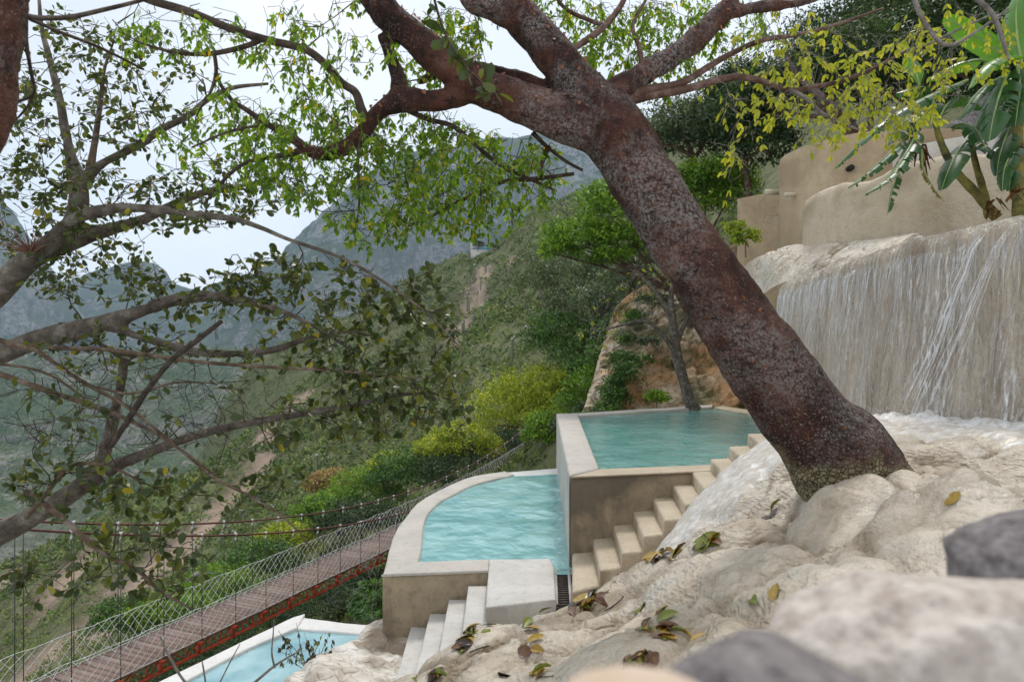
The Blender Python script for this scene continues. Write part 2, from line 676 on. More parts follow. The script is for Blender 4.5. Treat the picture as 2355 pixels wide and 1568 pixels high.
def m_travertine():
    b = NB('travertine')
    big = b.noise(0.9, 4, 0.6)
    c = b.ramp(big, [(0.3, (0.40, 0.32, 0.225)), (0.5, (0.56, 0.48, 0.375)), (0.7, (0.67, 0.605, 0.51))])
    c = b.mix(b.ramp(b.noise(4.2, 4, 0.7), [(0.46, 0.0), (0.66, 0.6)]), c, (0.31, 0.24, 0.165))
    c = b.mix(b.ramp(b.noise(1.7, 4, 0.55, b.mapping(loc=(3, 8, 1))), [(0.52, 0.0), (0.68, 0.6)]), c, (0.46, 0.44, 0.41))
    c = b.mix(b.ramp(b.noise(34, 3, 0.65), [(0.42, 0.0), (0.7, 0.35)]), c, (0.66, 0.61, 0.54))
    c = b.mix(b.ramp(b.noise(70, 2, 0.6), [(0.25, 0.22), (0.45, 0.0)]), c, (0.28, 0.22, 0.15))
    # creases darkened brown: their shade painted into the colour
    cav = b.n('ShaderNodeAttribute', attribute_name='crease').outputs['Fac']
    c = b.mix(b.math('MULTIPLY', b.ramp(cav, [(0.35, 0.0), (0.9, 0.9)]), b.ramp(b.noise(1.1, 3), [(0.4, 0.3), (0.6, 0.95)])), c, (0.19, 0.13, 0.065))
    # crusty pits and rippled micro-terraces
    tv = b.n('ShaderNodeVectorMath', operation='ADD')
    b.set(tv.inputs[0], b.mapping((9, 9, 30)))
    nz = b.n('ShaderNodeTexNoise')
    b.set(nz.inputs['Vector'], b.co)
    nz.inputs['Scale'].default_value = 6
    nz.inputs['Detail'].default_value = 3
    vs = b.n('ShaderNodeVectorMath', operation='SCALE')
    b.set(vs.inputs[0], nz.outputs['Color'])
    vs.inputs['Scale'].default_value = 2.2
    b.set(tv.inputs[1], vs.outputs[0])
    ter = b.vor(1.6, 'SMOOTH_F1', tv.outputs[0])
    tm = b.ramp(b.noise(1.2, 2, vec=b.mapping(loc=(9, 2, 4))), [(0.38, 0.1), (0.56, 1.0)])
    h = b.math('ADD', b.math('MULTIPLY', ter, b.math('MULTIPLY', tm, 1.3)), b.math('MULTIPLY', b.noise(20, 4, 0.7), 1.1))
    nb = b.bump(h, 0.85, 0.03)
    wet = b.ramp(b.noise(1.6, 3, vec=b.mapping(loc=(1, 1, 7))), [(0.35, 0.2), (0.6, 0.6)])
    return b.done(b.bsdf(c, wet, nb, spec=0.45))


MAT['travertine'] = m_travertine()


def m_rubble():
    b = NB('rubble')
    c = b.ramp(b.noise(1.6, 5, 0.6), [(0.3, (0.30, 0.24, 0.18)), (0.5, (0.62, 0.57, 0.50)), (0.7, (0.74, 0.71, 0.67))])
    c = b.mix(b.ramp(b.noise(0.7, 3, vec=b.mapping(loc=(5, 5, 5))), [(0.5, 0.0), (0.62, 0.8)]), c, (0.27, 0.19, 0.12))
    d = b.vor(4.5, 'DISTANCE_TO_EDGE', b.mapping((1, 1.4, 1), rot=(0.2, 0.1, 0.5)))
    c = b.mix(b.math('MULTIPLY', b.ramp(d, [(0.0, 0.45), (0.10, 0.0)]), b.ramp(b.noise(1.3, 3), [(0.45, 0.0), (0.6, 1.0)])), c, (0.28, 0.25, 0.22))
    nb = b.bump(b.math('ADD', b.ramp(d, [(0.0, 0.0), (0.12, 1.0)]), b.noise(12, 6, 0.6)), 0.6, 0.03)
    return b.done(b.bsdf(c, 0.8, nb, spec=0.2))


MAT['rubble'] = m_rubble()


def m_plaster(name, c0, c1, stain, rough=0.7, sc=1.0, streak=0.6, bumpd=0.008, grain=1.0):
    b = NB(name)
    c = b.mix(b.ramp(b.noise(1.1 * sc, 4, 0.65, None, 0.6), [(0.36, 0.0), (0.64, 1.0)]), c0, c1)
    up = b.sep(b.geo('Normal'))[2]
    wall = b.ramp(up, [(0.25, 1.0), (0.7, 0.3)])
    # broad damp blotches, and a few thin run marks below the edges
    bl = b.ramp(b.noise(0.75 * sc, 4, 0.6, b.mapping((1, 1, 0.7), loc=(3, 5, 2)), 0.8), [(0.44, 0.0), (0.62, 1.0)])
    c = b.mix(b.math('MULTIPLY', b.math('MULTIPLY', bl, wall), streak), c, stain)
    s_ = b.ramp(b.noise(1.0, 4, 0.7, b.mapping((6.0 * sc, 6.0 * sc, 0.5 * sc)), 0.3), [(0.56, 0.0), (0.72, 1.0)])
    c = b.mix(b.math('MULTIPLY', b.math('MULTIPLY', s_, wall), streak * 0.55), c, stain)
    c = b.mix(b.ramp(b.noise(8 * sc, 4, 0.7), [(0.52, 0.0), (0.72, 0.42)]), c, stain)
    c = b.mix(b.ramp(b.noise(55, 3, 0.65), [(0.3, 0.28 * grain), (0.55, 0.0)]), c, stain)
    h = b.math('ADD', b.noise(5, 4, 0.65), b.math('MULTIPLY', b.noise(40, 4, 0.65), 0.6 * grain))
    return b.done(b.bsdf(c, rough, b.bump(h, 0.7, bumpd * 3.0), spec=0.3))


MAT['pool_wall'] = m_plaster('pool_wall', (0.49, 0.39, 0.26), (0.37, 0.30, 0.205), (0.10, 0.085, 0.07), streak=0.8)
MAT['pool_rim'] = m_plaster('pool_rim', (0.56, 0.52, 0.46), (0.47, 0.44, 0.40), (0.30, 0.28, 0.25), streak=0.55)
MAT['pool_rim_white'] = m_plaster('pool_rim_white', (0.74, 0.73, 0.71), (0.66, 0.65, 0.63), (0.5, 0.48, 0.45), streak=0.3)
MAT['step'] = m_plaster('step', (0.57, 0.48, 0.36), (0.49, 0.41, 0.30), (0.27, 0.21, 0.14), streak=0.75, rough=0.5)
MAT['step_grey'] = m_plaster('step_grey', (0.62, 0.60, 0.56), (0.52, 0.50, 0.46), (0.32, 0.30, 0.27), streak=0.6)
MAT['ochre_wall'] = m_plaster('ochre_wall', (0.55, 0.43, 0.285), (0.48, 0.37, 0.24), (0.32, 0.225, 0.13), sc=0.6, streak=0.75, bumpd=0.02)
MAT['ochre_wall_pale'] = m_plaster('ochre_wall_pale', (0.62, 0.53, 0.40), (0.53, 0.44, 0.31), (0.35, 0.27, 0.17), sc=0.7, streak=0.7, bumpd=0.03)
MAT['white_wall'] = m_plaster('white_wall', (0.60, 0.58, 0.54), (0.50, 0.47, 0.42), (0.40, 0.30, 0.2), sc=0.6, streak=0.5)


def m_water(name, deep, shal, wave, rough=0.04, cloud=1.2):
    b = NB(name)
    c = b.mix(b.ramp(b.noise(cloud, 4, 0.55), [(0.35, 0.0), (0.65, 1.0)]), deep, shal)
    v = b.mapping((1.0, 0.8, 1.0), rot=(0, 0, 0.3))
    h = b.math('ADD', b.noise(wave, 3, 0.5, v, 0.6), b.math('MULTIPLY', b.noise(wave * 3.2, 2, 0.5, v), 0.22))
    return b.done(b.bsdf(c, rough, b.bump(h, 0.45, 0.10), spec=0.55, IOR=1.33))


MAT['water_blue'] = m_water('water_blue', (0.16, 0.37, 0.375), (0.30, 0.52, 0.51), 1.7)
MAT['water_teal'] = m_water('water_teal', (0.12, 0.31, 0.29), (0.20, 0.40, 0.375), 3.0)
MAT['water_low'] = m_water('water_low', (0.15, 0.33, 0.38), (0.36, 0.54, 0.57), 1.1, 0.1, 0.8)


def m_foam(name='foam', lo=(0.50, 0.44, 0.37), hi=(0.86, 0.86, 0.86), cut=0.45, sc=7.0, stretch=(1, 1, 1)):
    b = NB(name)
    v = b.mapping(stretch)
    f = b.ramp(b.noise(sc, 6, 0.7, v, 1.0), [(cut - 0.12, 0.0), (cut + 0.14, 1.0)])
    c = b.mix(f, lo, hi)
    h = b.math('ADD', b.noise(sc * 2, 5, 0.6, v), b.math('MULTIPLY', f, 0.5))
    return b.done(b.bsdf(c, 0.3, b.bump(h, 0.45, 0.03), spec=0.4))


MAT['foam'] = m_foam('foam', (0.50, 0.44, 0.36), (0.74, 0.73, 0.71), 0.53, 7.0, (0.5, 1.8, 1.2))
MAT['foam_white'] = m_foam('foam_white', (0.54, 0.50, 0.45), (0.80, 0.80, 0.80), 0.48, 9)


def m_fallwall():
    b = NB('waterfall_stone')
    v = b.mapping((3.0, 3.0, 0.35))
    c = b.ramp(b.noise(1.0, 6, 0.65, v), [(0.3, (0.25, 0.19, 0.125)), (0.5, (0.41, 0.335, 0.245)), (0.7, (0.55, 0.48, 0.38))])
    v2 = b.mapping((11, 11, 0.8))
    s = b.ramp(b.noise(1.0, 5, 0.75, v2, 0.8), [(0.52, 0.0), (0.66, 1.0)])
    m = b.ramp(b.noise(0.9, 3, vec=b.mapping((1, 1, 0.6), loc=(4, 4, 4))), [(0.44, 0.05), (0.62, 0.8)])
    c = b.mix(b.math('MULTIPLY', s, m), c, (0.78, 0.77, 0.75))
    h = b.math('ADD', b.math('ADD', b.noise(1.0, 5, 0.7, b.mapping((22, 22, 3.0)), 0.5), b.math('MULTIPLY', b.noise(18, 5, 0.65), 0.8)), b.math('MULTIPLY', s, 0.5))
    return b.done(b.bsdf(c, 0.18, b.bump(h, 0.9, 0.035), spec=0.55))


MAT['fallwall'] = m_fallwall()


def m_sheet():
    b = NB('falling_water')
    s = b.ramp(b.noise(1.0, 4, 0.7, b.mapping((26, 26, 1.6)), 0.5), [(0.38, 0.0), (0.66, 1.0)])
    p = b.bsdf((0.90, 0.91, 0.93), 0.08, b.bump(s, 0.7, 0.02), spec=0.7)
    t = b.n('ShaderNodeBsdfTransparent')
    x = b.n('ShaderNodeMixShader')
    b.set(x.inputs[0], b.math('ADD', b.math('MULTIPLY', s, 0.55), 0.22))
    b.t.links.new(t.outputs[0], x.inputs[1])
    b.t.links.new(p, x.inputs[2])
    return b.done(x.outputs[0])


MAT['sheet'] = m_sheet()


def m_veil():
    b = NB('water_veil')
    s = b.ramp(b.noise(1.0, 4, 0.75, b.mapping((20, 20, 1.1)), 0.6), [(0.44, 0.0), (0.64, 1.0)])
    k = b.ramp(b.noise(1.0, 3, 0.6, b.mapping((1.6, 1.6, 0.5), loc=(2, 7, 1))), [(0.36, 0.12), (0.62, 1.0)])
    g = b.ramp(b.noise(24, 2, 0.6, b.mapping((1, 1, 0.35))), [(0.35, 0.25), (0.6, 1.0)])
    p = b.bsdf((0.84, 0.83, 0.81), 0.15, b.bump(b.math('ADD', s, g), 0.6, 0.02), spec=0.6)
    t = b.n('ShaderNodeBsdfTransparent')
    x = b.n('ShaderNodeMixShader')
    b.set(x.inputs[0], b.math('ADD', b.math('MULTIPLY', b.math('MULTIPLY', s, k), b.math('MULTIPLY', g, 0.85)), 0.05))
    b.t.links.new(t.outputs[0], x.inputs[1])
    b.t.links.new(p, x.inputs[2])
    return b.done(x.outputs[0])


MAT['veil'] = m_veil()


def m_bark_red():
    b = NB('bursera_bark')
    n = b.noise(3.0, 7, 0.62)
    c = b.ramp(n, [(0.30, (0.020, 0.011, 0.009)), (0.46, (0.062, 0.026, 0.019)), (0.60, (0.115, 0.046, 0.031)), (0.76, (0.18, 0.082, 0.055))])
    # grey-lilac lichen film, in patches
    pm = b.ramp(b.noise(1.7, 4, 0.65, b.mapping(loc=(7, 1, 3))), [(0.46, 0.0), (0.58, 1.0)])
    pf = b.ramp(b.noise(46, 4, 0.8), [(0.44, 0.0), (0.56, 1.0)])
    c = b.mix(b.math('MULTIPLY', pm, b.math('MULTIPLY', pf, 0.85)), c, (0.27, 0.25, 0.235))
    # white speckles
    sp = b.ramp(b.noise(75, 3, 0.75), [(0.58, 0.0), (0.64, 1.0)])
    sm = b.ramp(b.noise(5, 4, 0.6, b.mapping(loc=(2, 9, 2))), [(0.42, 0.0), (0.6, 1.0)])
    c = b.mix(b.math('MULTIPLY', b.math('MULTIPLY', sp, sm), 0.5), c, (0.46, 0.43, 0.41))
    zz = b.n('ShaderNodeMapRange')
    b.set(zz.inputs[0], b.math('ADD', b.sep()[2], b.math('MULTIPLY', b.math('SUBTRACT', b.noise(1.6, 3, vec=b.mapping(loc=(1, 6, 2))), 0.5), 1.2)))
    zz.inputs[1].default_value = -0.5
    zz.inputs[2].default_value = 0.45
    zz.inputs[3].default_value = 0.62
    zz.inputs[4].default_value = 0.0
    c = b.mix(zz.outputs[0], c, b.mix(1.0, c, (0.42, 0.36, 0.34), 'MULTIPLY'))
    c = b.mix(b.math('MULTIPLY', b.ramp(b.noise(60, 3, 0.75), [(0.585, 0.0), (0.63, 1.0)]), b.math('MULTIPLY', zz.outputs[0], 1.1)), c, (0.42, 0.40, 0.38))
    # dark flakes
    fl = b.ramp(b.noise(13, 6, 0.7, b.mapping((1, 1, 1.7))), [(0.36, 0.85), (0.46, 0.0)])
    c = b.mix(fl, c, (0.022, 0.014, 0.012))
    # peeling orange scales
    sc_ = b.ramp(b.noise(17, 5, 0.7, b.mapping(loc=(4, 4, 9))), [(0.60, 0.0), (0.68, 0.8)])
    c = b.mix(sc_, c, (0.24, 0.10, 0.05))
    # cracked yellow crust low on the trunk
    z = b.sep()[2]
    low = b.n('ShaderNodeMapRange')
    b.set(low.inputs[0], b.math('ADD', z, b.math('MULTIPLY', b.math('SUBTRACT', b.noise(4.5, 4), 0.5), 0.55)))
    low.inputs[1].default_value = -0.74
    low.inputs[2].default_value = -0.86
    ev_ = b.n('ShaderNodeVectorMath', operation='ADD')
    b.set(ev_.inputs[0], b.co)
    en_ = b.n('ShaderNodeTexNoise')
    b.set(en_.inputs['Vector'], b.co)
    en_.inputs['Scale'].default_value = 14
    es_ = b.n('ShaderNodeVectorMath', operation='SCALE')
    b.set(es_.inputs[0], en_.outputs['Color'])
    es_.inputs['Scale'].default_value = 0.05
    b.set(ev_.inputs[1], es_.outputs[0])
    ed = b.vor(30, 'DISTANCE_TO_EDGE', ev_.outputs[0])
    crust = b.mix(b.ramp(ed, [(0.01, 0.0), (0.09, 1.0)]), (0.06, 0.05, 0.03), b.mix(b.noise(9, 4), (0.22, 0.19, 0.11), (0.48, 0.41, 0.24)))
    lowf = b.math('MULTIPLY', low.outputs[0], b.ramp(b.noise(7, 3, 0.6, b.mapping(loc=(5, 3, 8))), [(0.36, 0.25), (0.5, 1.0)]))
    c = b.mix(lowf, c, crust)
    h = b.math('ADD', b.math('MULTIPLY', b.noise(17, 6, 0.7), 1.0), b.math('MULTIPLY', b.noise(60, 4, 0.7), 0.5))
    h = b.math('ADD', h, b.math('MULTIPLY', sc_, 0.35))
    h = b.math('ADD', h, b.math('MULTIPLY', b.math('MULTIPLY', b.ramp(ed, [(0.0, 0.0), (0.12, 1.0)]), low.outputs[0]), 0.7))
    return b.done(b.bsdf(c, b.ramp(n, [(0.3, 0.85), (0.7, 0.6)]), b.bump(h, 1.0, 0.04), spec=0.22))


MAT['bark_red'] = m_bark_red()


def m_bark(name, c0, c1, c2, sc=8.0, bd=0.012):
    b = NB(name)
    c = b.ramp(b.noise(sc, 7, 0.65), [(0.3, c0), (0.5, c1), (0.72, c2)])
    c = b.mix(b.ramp(b.noise(sc * 5, 4, 0.7), [(0.3, 0.6), (0.5, 0.0)]), c, c0)
    return b.done(b.bsdf(c, 0.8, b.bump(b.noise(sc * 4, 6, 0.7), 0.7, bd), spec=0.2))


MAT['bark_fig'] = m_bark('fig_bark', (0.04, 0.033, 0.025), (0.115, 0.097, 0.076), (0.24, 0.22, 0.19))
MAT['bark_twig'] = m_bark('twig_bark', (0.03, 0.022, 0.016), (0.065, 0.048, 0.035), (0.14, 0.11, 0.085), 12)
MAT['bark_twig_grey'] = m_bark('grey_twig_bark', (0.10, 0.09, 0.08), (0.20, 0.18, 0.165), (0.34, 0.31, 0.29), 12)
MAT['bark_limb'] = m_bark('limb_bark', (0.045, 0.026, 0.02), (0.12, 0.07, 0.052), (0.26, 0.19, 0.165), 7)
MAT['bark_brown'] = m_bark('brown_bark', (0.05, 0.035, 0.022), (0.13, 0.09, 0.06), (0.27, 0.23, 0.19), 5, 0.03)
MAT['bark_dead'] = m_bark('dead_bark', (0.025, 0.02, 0.018), (0.06, 0.045, 0.035), (0.12, 0.095, 0.08), 16)


def m_plain(name, c, rough=0.5, metal=0.0, var=0.25, sc=6, spec=0.4, bd=0.004):
    b = NB(name)
    k = b.ramp(b.noise(sc, 5, 0.6), [(0.3, tuple(x * (1 - var) for x in c)), (0.7, tuple(min(1, x * (1 + var)) for x in c))])
    return b.done(b.bsdf(k, rough, b.bump(b.noise(sc * 8, 4), 0.4, bd), spec=spec, metal=metal))


MAT['red_steel'] = m_plain('red_steel', (0.50, 0.062, 0.025), 0.5, var=0.3)
MAT['rust_cable'] = m_plain('rust_cable', (0.10, 0.028, 0.02), 0.6, var=0.6, sc=3)
MAT['steel'] = m_plain('steel', (0.06, 0.06, 0.062), 0.45, 0.6)
MAT['clamp'] = m_plain('clamp', (0.5, 0.5, 0.5), 0.4, 0.7)
MAT['rope'] = m_plain('rope', (0.68, 0.68, 0.66), 0.85)


def m_plank():
    b = NB('plank')
    o = b.n('ShaderNodeObjectInfo').outputs['Random']
    c = b.ramp(o, [(0.0, (0.14, 0.085, 0.068)), (0.5, (0.195, 0.128, 0.105)), (1.0, (0.26, 0.19, 0.16))])
    c = b.mix(b.ramp(b.noise(3, 5, 0.65, b.mapping((1, 9, 1))), [(0.4, 0.0), (0.7, 0.5)]), c, (0.34, 0.27, 0.24))
    return b.done(b.bsdf(c, 0.75, b.bump(b.noise(20, 4), 0.4, 0.006), spec=0.2))


MAT['plank'] = m_plank()


def m_cactus():
    b = NB('cactus')
    c = b.mix(b.noise(1.5, 4), (0.10, 0.13, 0.07), (0.19, 0.22, 0.13))
    return b.done(b.bsdf(c, 0.7, spec=0.2))


MAT['cactus'] = m_cactus()
MAT['cactus_tip'] = m_plain('cactus_wool', (0.50, 0.49, 0.46), 0.9)


def m_outcrop():
    b = NB('outcrop')
    c = b.ramp(b.noise(0.9, 6, 0.6), [(0.3, (0.20, 0.14, 0.08)), (0.46, (0.42, 0.32, 0.20)), (0.58, (0.52, 0.43, 0.31)), (0.72, (0.60, 0.54, 0.45))])
    c = b.mix(b.ramp(b.noise(0.45, 4, 0.5, b.mapping(loc=(3, 1, 2))), [(0.5, 0.0), (0.62, 0.8)]), c, (0.50, 0.26, 0.10))
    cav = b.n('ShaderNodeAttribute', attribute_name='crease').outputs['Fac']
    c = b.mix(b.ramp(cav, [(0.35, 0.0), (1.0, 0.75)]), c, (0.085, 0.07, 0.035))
    c = b.mix(b.ramp(b.noise(0.7, 5, 0.6, b.mapping(loc=(6, 6, 6))), [(0.52, 0.0), (0.62, 0.8)]), c, (0.055, 0.07, 0.016))
    return b.done(b.bsdf(c, 0.6, b.bump(b.noise(6, 6, 0.65), 0.6, 0.06), spec=0.3))


MAT['outcrop'] = m_outcrop()


def m_stone(name, c0, c1, sc=22, hole=None):
    b = NB(name)
    c = b.ramp(b.noise(sc, 6, 0.6), [(0.32, c0), (0.68, c1)])
    h = b.vor(sc * 1.5, 'SMOOTH_F1')
    if hole:
        c = b.mix(b.ramp(b.math('ADD', h, b.math('MULTIPLY', b.noise(sc * 0.5, 3), 0.6)), [(0.40, 0.55), (0.60, 0.0)]), c, hole)
    return b.done(b.bsdf(c, 0.85, b.bump(b.math('ADD', b.noise(sc * 2, 5, 0.6), h), 0.5, 0.012), spec=0.15))


MAT['stone_pale'] = m_stone('stone_pale', (0.36, 0.30, 0.26), (0.62, 0.57, 0.51), 34, (0.30, 0.26, 0.245))
MAT['stone_grey'] = m_stone('stone_grey', (0.12, 0.105, 0.105), (0.27, 0.245, 0.24), 40)
MAT['stone_orange'] = m_stone('stone_orange', (0.50, 0.38, 0.28), (0.62, 0.50, 0.40), 14)


def m_banana(name, c0, c1, trans=0.3):
    b = NB(name)
    c = b.mix(b.noise(2.5, 4, 0.6), c0, c1)
    p = b.bsdf(c, 0.35, spec=0.5)
    t = b.n('ShaderNodeBsdfTranslucent')
    b.set(t.inputs['Color'], b.mix(1.0, c, (1.7, 1.7, 0.6), 'MULTIPLY'))
    x = b.n('ShaderNodeMixShader')
    x.inputs[0].default_value = trans
    b.t.links.new(p, x.inputs[1])
    b.t.links.new(t.outputs[0], x.inputs[2])
    return b.done(x.outputs[0])


MAT['banana_leaf'] = m_banana('banana_leaf', (0.022, 0.075, 0.02), (0.05, 0.13, 0.035))
MAT['banana_light'] = m_banana('banana_light', (0.07, 0.20, 0.025), (0.13, 0.29, 0.04), 0.35)
MAT['banana_dry'] = m_banana('banana_dry', (0.30, 0.22, 0.03), (0.10, 0.06, 0.03), 0.25)
MAT['banana_rib'] = m_plain('banana_rib', (0.26, 0.33, 0.12), 0.45)
MAT['banana_stem'] = m_bark('banana_stem', (0.05, 0.035, 0.02), (0.20, 0.19, 0.06), (0.36, 0.30, 0.08), 4)
MAT['house_block'] = m_plain('house_block', (0.52, 0.48, 0.45), 0.9, var=0.15, sc=1.2)
MAT['house_blue'] = m_plain('house_blue', (0.16, 0.50, 0.68), 0.8, var=0.1, sc=1.0)
MAT['house_frame'] = m_plain('house_frame', (0.72, 0.72, 0.72), 0.7, var=0.1)
MAT['house_glass'] = m_plain('house_glass', (0.05, 0.05, 0.055), 0.2, var=0.2)
MAT['house_red'] = m_plain('house_red', (0.35, 0.14, 0.10), 0.8, var=0.2)
MAT['white_post'] = m_plain('post_paint', (0.50, 0.50, 0.48), 0.8, var=0.3)
MAT['bromeliad'] = m_plain('bromeliad', (0.16, 0.075, 0.05), 0.5, var=0.4, sc=12)
MAT['grate'] = m_plain('grate', (0.055, 0.04, 0.03), 0.6, var=0.4, sc=20)
MAT['pipe'] = m_plain('pipe', (0.52, 0.45, 0.33), 0.6)
MAT['hole'] = m_plain('drain_hole', (0.02, 0.018, 0.015), 0.9)


def m_fallen(name, stops):
    b = NB(name)
    c = b.ramp(b.noise(18, 5, 0.65), stops)
    return b.done(b.bsdf(c, 0.25, b.bump(b.noise(30, 4), 0.4, 0.004), spec=0.5))


MAT['fallen_brown'] = m_fallen('fallen_brown', [(0.3, (0.03, 0.018, 0.012)), (0.5, (0.12, 0.05, 0.02)), (0.7, (0.26, 0.12, 0.03))])
MAT['fallen_yellow'] = m_fallen('fallen_yellow', [(0.3, (0.14, 0.06, 0.015)), (0.5, (0.36, 0.22, 0.03)), (0.7, (0.42, 0.32, 0.04))])
MAT['fallen_green'] = m_fallen('fallen_green', [(0.3, (0.06, 0.08, 0.012)), (0.5, (0.17, 0.20, 0.025)), (0.7, (0.28, 0.30, 0.04))])
MAT['fallen_dark'] = m_fallen('fallen_dark', [(0.3, (0.015, 0.012, 0.011)), (0.55, (0.05, 0.032, 0.026)), (0.75, (0.10, 0.06, 0.045))])
MAT['flake'] = m_plain('bark_flake', (0.20, 0.075, 0.035), 0.6, var=0.6, sc=9)
# ------------------------------------------------------------------ far mountains (setting)
def interp(profile, x):
    p = np.array(profile, float)
    return np.interp(x, p[:, 0], p[:, 1])


def mountain(name, prof, Yc, Yb, zb, mat, nu=260, nv=110, rough=40.0, seed=0, back=500.0, steep=1.0, freq=0.006, ydip=None):
    """a ridge: crest along prof (pixel profile seen Yc away), front face falling towards the camera to (Yb, zb), back face behind"""
    px = np.linspace(prof[0][0], prof[-1][0], nu)
    yc = interp(ydip, px) if ydip else np.full(nu, Yc)
    cz = np.array([P(a, interp(prof, a), y)[2] for a, y in zip(px, yc)])
    cx = (px - 1177.5) / F * yc
    bx = (px - 1177.5) / F * Yc
    t = np.concatenate([np.linspace(-1, 0, nv // 4, endpoint=False), np.linspace(0, 1, nv)])
    V = np.zeros((nu, len(t), 3))
    for j, v in enumerate(t):
        if v < 0:
            V[:, j, 0] = cx
            V[:, j, 1] = yc - v * back
            V[:, j, 2] = cz + v * (cz - zb) * 0.8
        else:
            w = v ** steep
            V[:, j, 0] = cx * (1 - v) + bx * v
            V[:, j, 1] = yc * (1 - v) + Yb * v
            V[:, j, 2] = cz * (1 - w) + zb * w
    fl = V.reshape(-1, 3)
    tt = np.tile(t, nu)
    amp = np.clip(1 - np.abs(tt), 0, 1) * 0.25 + 0.75 * np.sin(np.clip(np.abs(tt), 0, 1) * np.pi)
    g = fl * np.array((freq, freq * 0.45, freq * 0.35))
    r = ridged(g, 6, 0.55, seed=seed) - 0.62
    r2 = fbm(fl * freq * 4.5, 5, 0.6, seed=seed + 5)
    fl[:, 1] -= (r * 3.2 * rough + r2 * rough * 0.5) * amp
    fl[:, 2] += (r * 1.2 * rough + r2 * rough * 0.3) * amp + fbm(fl * freq * 9, 3, seed=seed + 9) * rough * 0.10
    fl[:, 0] += fbm(fl * freq * 2 + 50, 3, seed=seed) * rough * amp
    o = obj(name, fl, grid_faces(nu, len(t)), mat)
    return tag(o, kind='structure')


mountain('mountain', [(560, 640), (600, 615), (650, 580), (700, 535), (760, 480), (800, 430), (850, 395), (900, 372), (960, 350), (1040, 336), (1120, 322), (1200, 318), (1300, 305), (1420, 290), (1560, 280)],
         2000, 1050, -330, MAT['mountain_cliff'], 250, 140, 62, seed=3, steep=0.85, freq=0.0042)
mountain('mountain', [(-260, 380), (-120, 400), (-40, 440), (10, 470), (40, 500), (70, 545), (110, 600), (140, 650), (180, 720)],
         1900, 1300, -350, MAT['mountain_cliff'], 120, 90, 40, seed=11, steep=0.9, freq=0.005)
mountain('mountain', [(60, 690), (140, 655), (220, 625), (280, 608), (330, 600), (360, 606), (385, 628), (400, 652), (440, 665), (470, 668), (520, 645), (560, 632), (600, 640), (700, 720)],
         2500, 1500, -350, MAT['mountain_cliff'], 220, 120, 45, seed=21, steep=0.9, freq=0.005)
# the opposite canyon side, lower and nearer
canyon = mountain('canyon_side', [(-700, 560), (-450, 640), (-200, 735), (-60, 770), (60, 790), (200, 812), (330, 800), (440, 790), (560, 800), (660, 830), (760, 880), (900, 960)],
         1150, 520, -200, MAT['mountain_green'], 260, 150, 26, seed=33, steep=0.9, freq=0.008,
         ydip=[(-700, 1000), (0, 1050), (300, 1150), (900, 1300)])
vf = obj('valley_floor', [(-4000, 100, -204), (4000, 100, -204), (4000, 4000, -352), (-4000, 4000, -352)], np.array([[0, 1, 2, 3]]), MAT["mountain_green"], smooth=False)
tag(vf, kind='structure')

# ------------------------------------------------------------------ near hillside (setting)
HC = [P(*a) for a in [
    (1285, 1125, 62), (1200, 1075, 72), (1130, 1160, 52), (1400, 1010, 31), (1500, 700, 60), (1250, 800, 110), (1250, 700, 160),
    (1100, 800, 150), (1000, 800, 190), (1100, 650, 240), (1250, 560, 240), (1380, 480, 220), (930, 642, 330), (1090, 578, 290),
    (1200, 520, 270), (850, 705, 345), (800, 780, 300), (700, 900, 240), (800, 950, 180), (950, 1000, 110), (1000, 1080, 80),
    (600, 1000, 200), (500, 1150, 140), (700, 1150, 100), (800, 1180, 70), (300, 1300, 120), (100, 1450, 110), (400, 1450, 70),
    (600, 1400, 50), (300, 1590, 50), (0, 1590, 90), (150, 1255, 155), (20, 1330, 150), (-120, 1420, 145), (560, 860, 330), (640, 810, 350)]]
HC += [np.array(a, float) for a in [
    (-175, 150, -95), (-150, 300, -95), (-100, 420, -30), (-20, 420, 10), (60, 400, 60), (-8, 14, -14), (-4, 12, -10), (-15, 9, -21), (-7, 3, -11),
    (0, 25, -10.5), (0, 14, -9), (3, 30, -8.5), (9, 29, -4.6), (14, 24, -1), (20, 26, 7), (30, 40, 18), (50, 60, 36), (20, 60, 12), (40, 120, 38), (70, 200, 75),
    (12, 40, 3.5), (60, 30, 40), (30, 22, 18), (22, 14, 9), (30, 8, 10), (-30, 20, -26), (-50, 30, -44), (-60, 60, -48), (-100, 80, -75), (-60, 5, -50)]]
hill_z0 = tps(HC, 1e-4)


def scar_mask(x, y):
    """bare eroded earth: the gullies across the slope"""
    p = np.stack([x, y, np.zeros_like(x)], 1)
    px = 1177.5 + x / np.maximum(y, 1) * F
    return p, px


SCARS = [(625, 990, 195, 3.2, 22), (585, 1050, 170, 3.0, 18), (545, 1150, 140, 3.0, 13), (480, 1240, 122, 2.8, 12), (600, 1130, 150, 2.2, 10), (350, 1310, 112, 4, 12), (230, 1400, 104, 5, 10), (140, 1480, 98, 5, 9),
         (290, 1390, 95, 3.5, 8), (60, 1550, 90, 5, 8), (1085, 690, 222, 5, 17), (1055, 760, 190, 3, 15), (1110, 640, 245, 4, 10), (1180, 610, 235, 3, 9), (60, 1270, 150, 5, 14), (420, 1310, 112, 2.6, 9), (180, 1330, 130, 4, 12), (700, 960, 200, 2.5, 10)]
SCP = np.array([P(a, b, c) for a, b, c, d, e in SCARS])
SCR = np.array([(d, e) for a, b, c, d, e in SCARS])


def scar(x, y):
    s = np.zeros(np.shape(x))
    for (cx, cy_, cz), (rx, ry) in zip(SCP, SCR):
        s = np.maximum(s, np.exp(-((x - cx) / rx) ** 2 - ((y - cy_) / ry) ** 2))
    return s


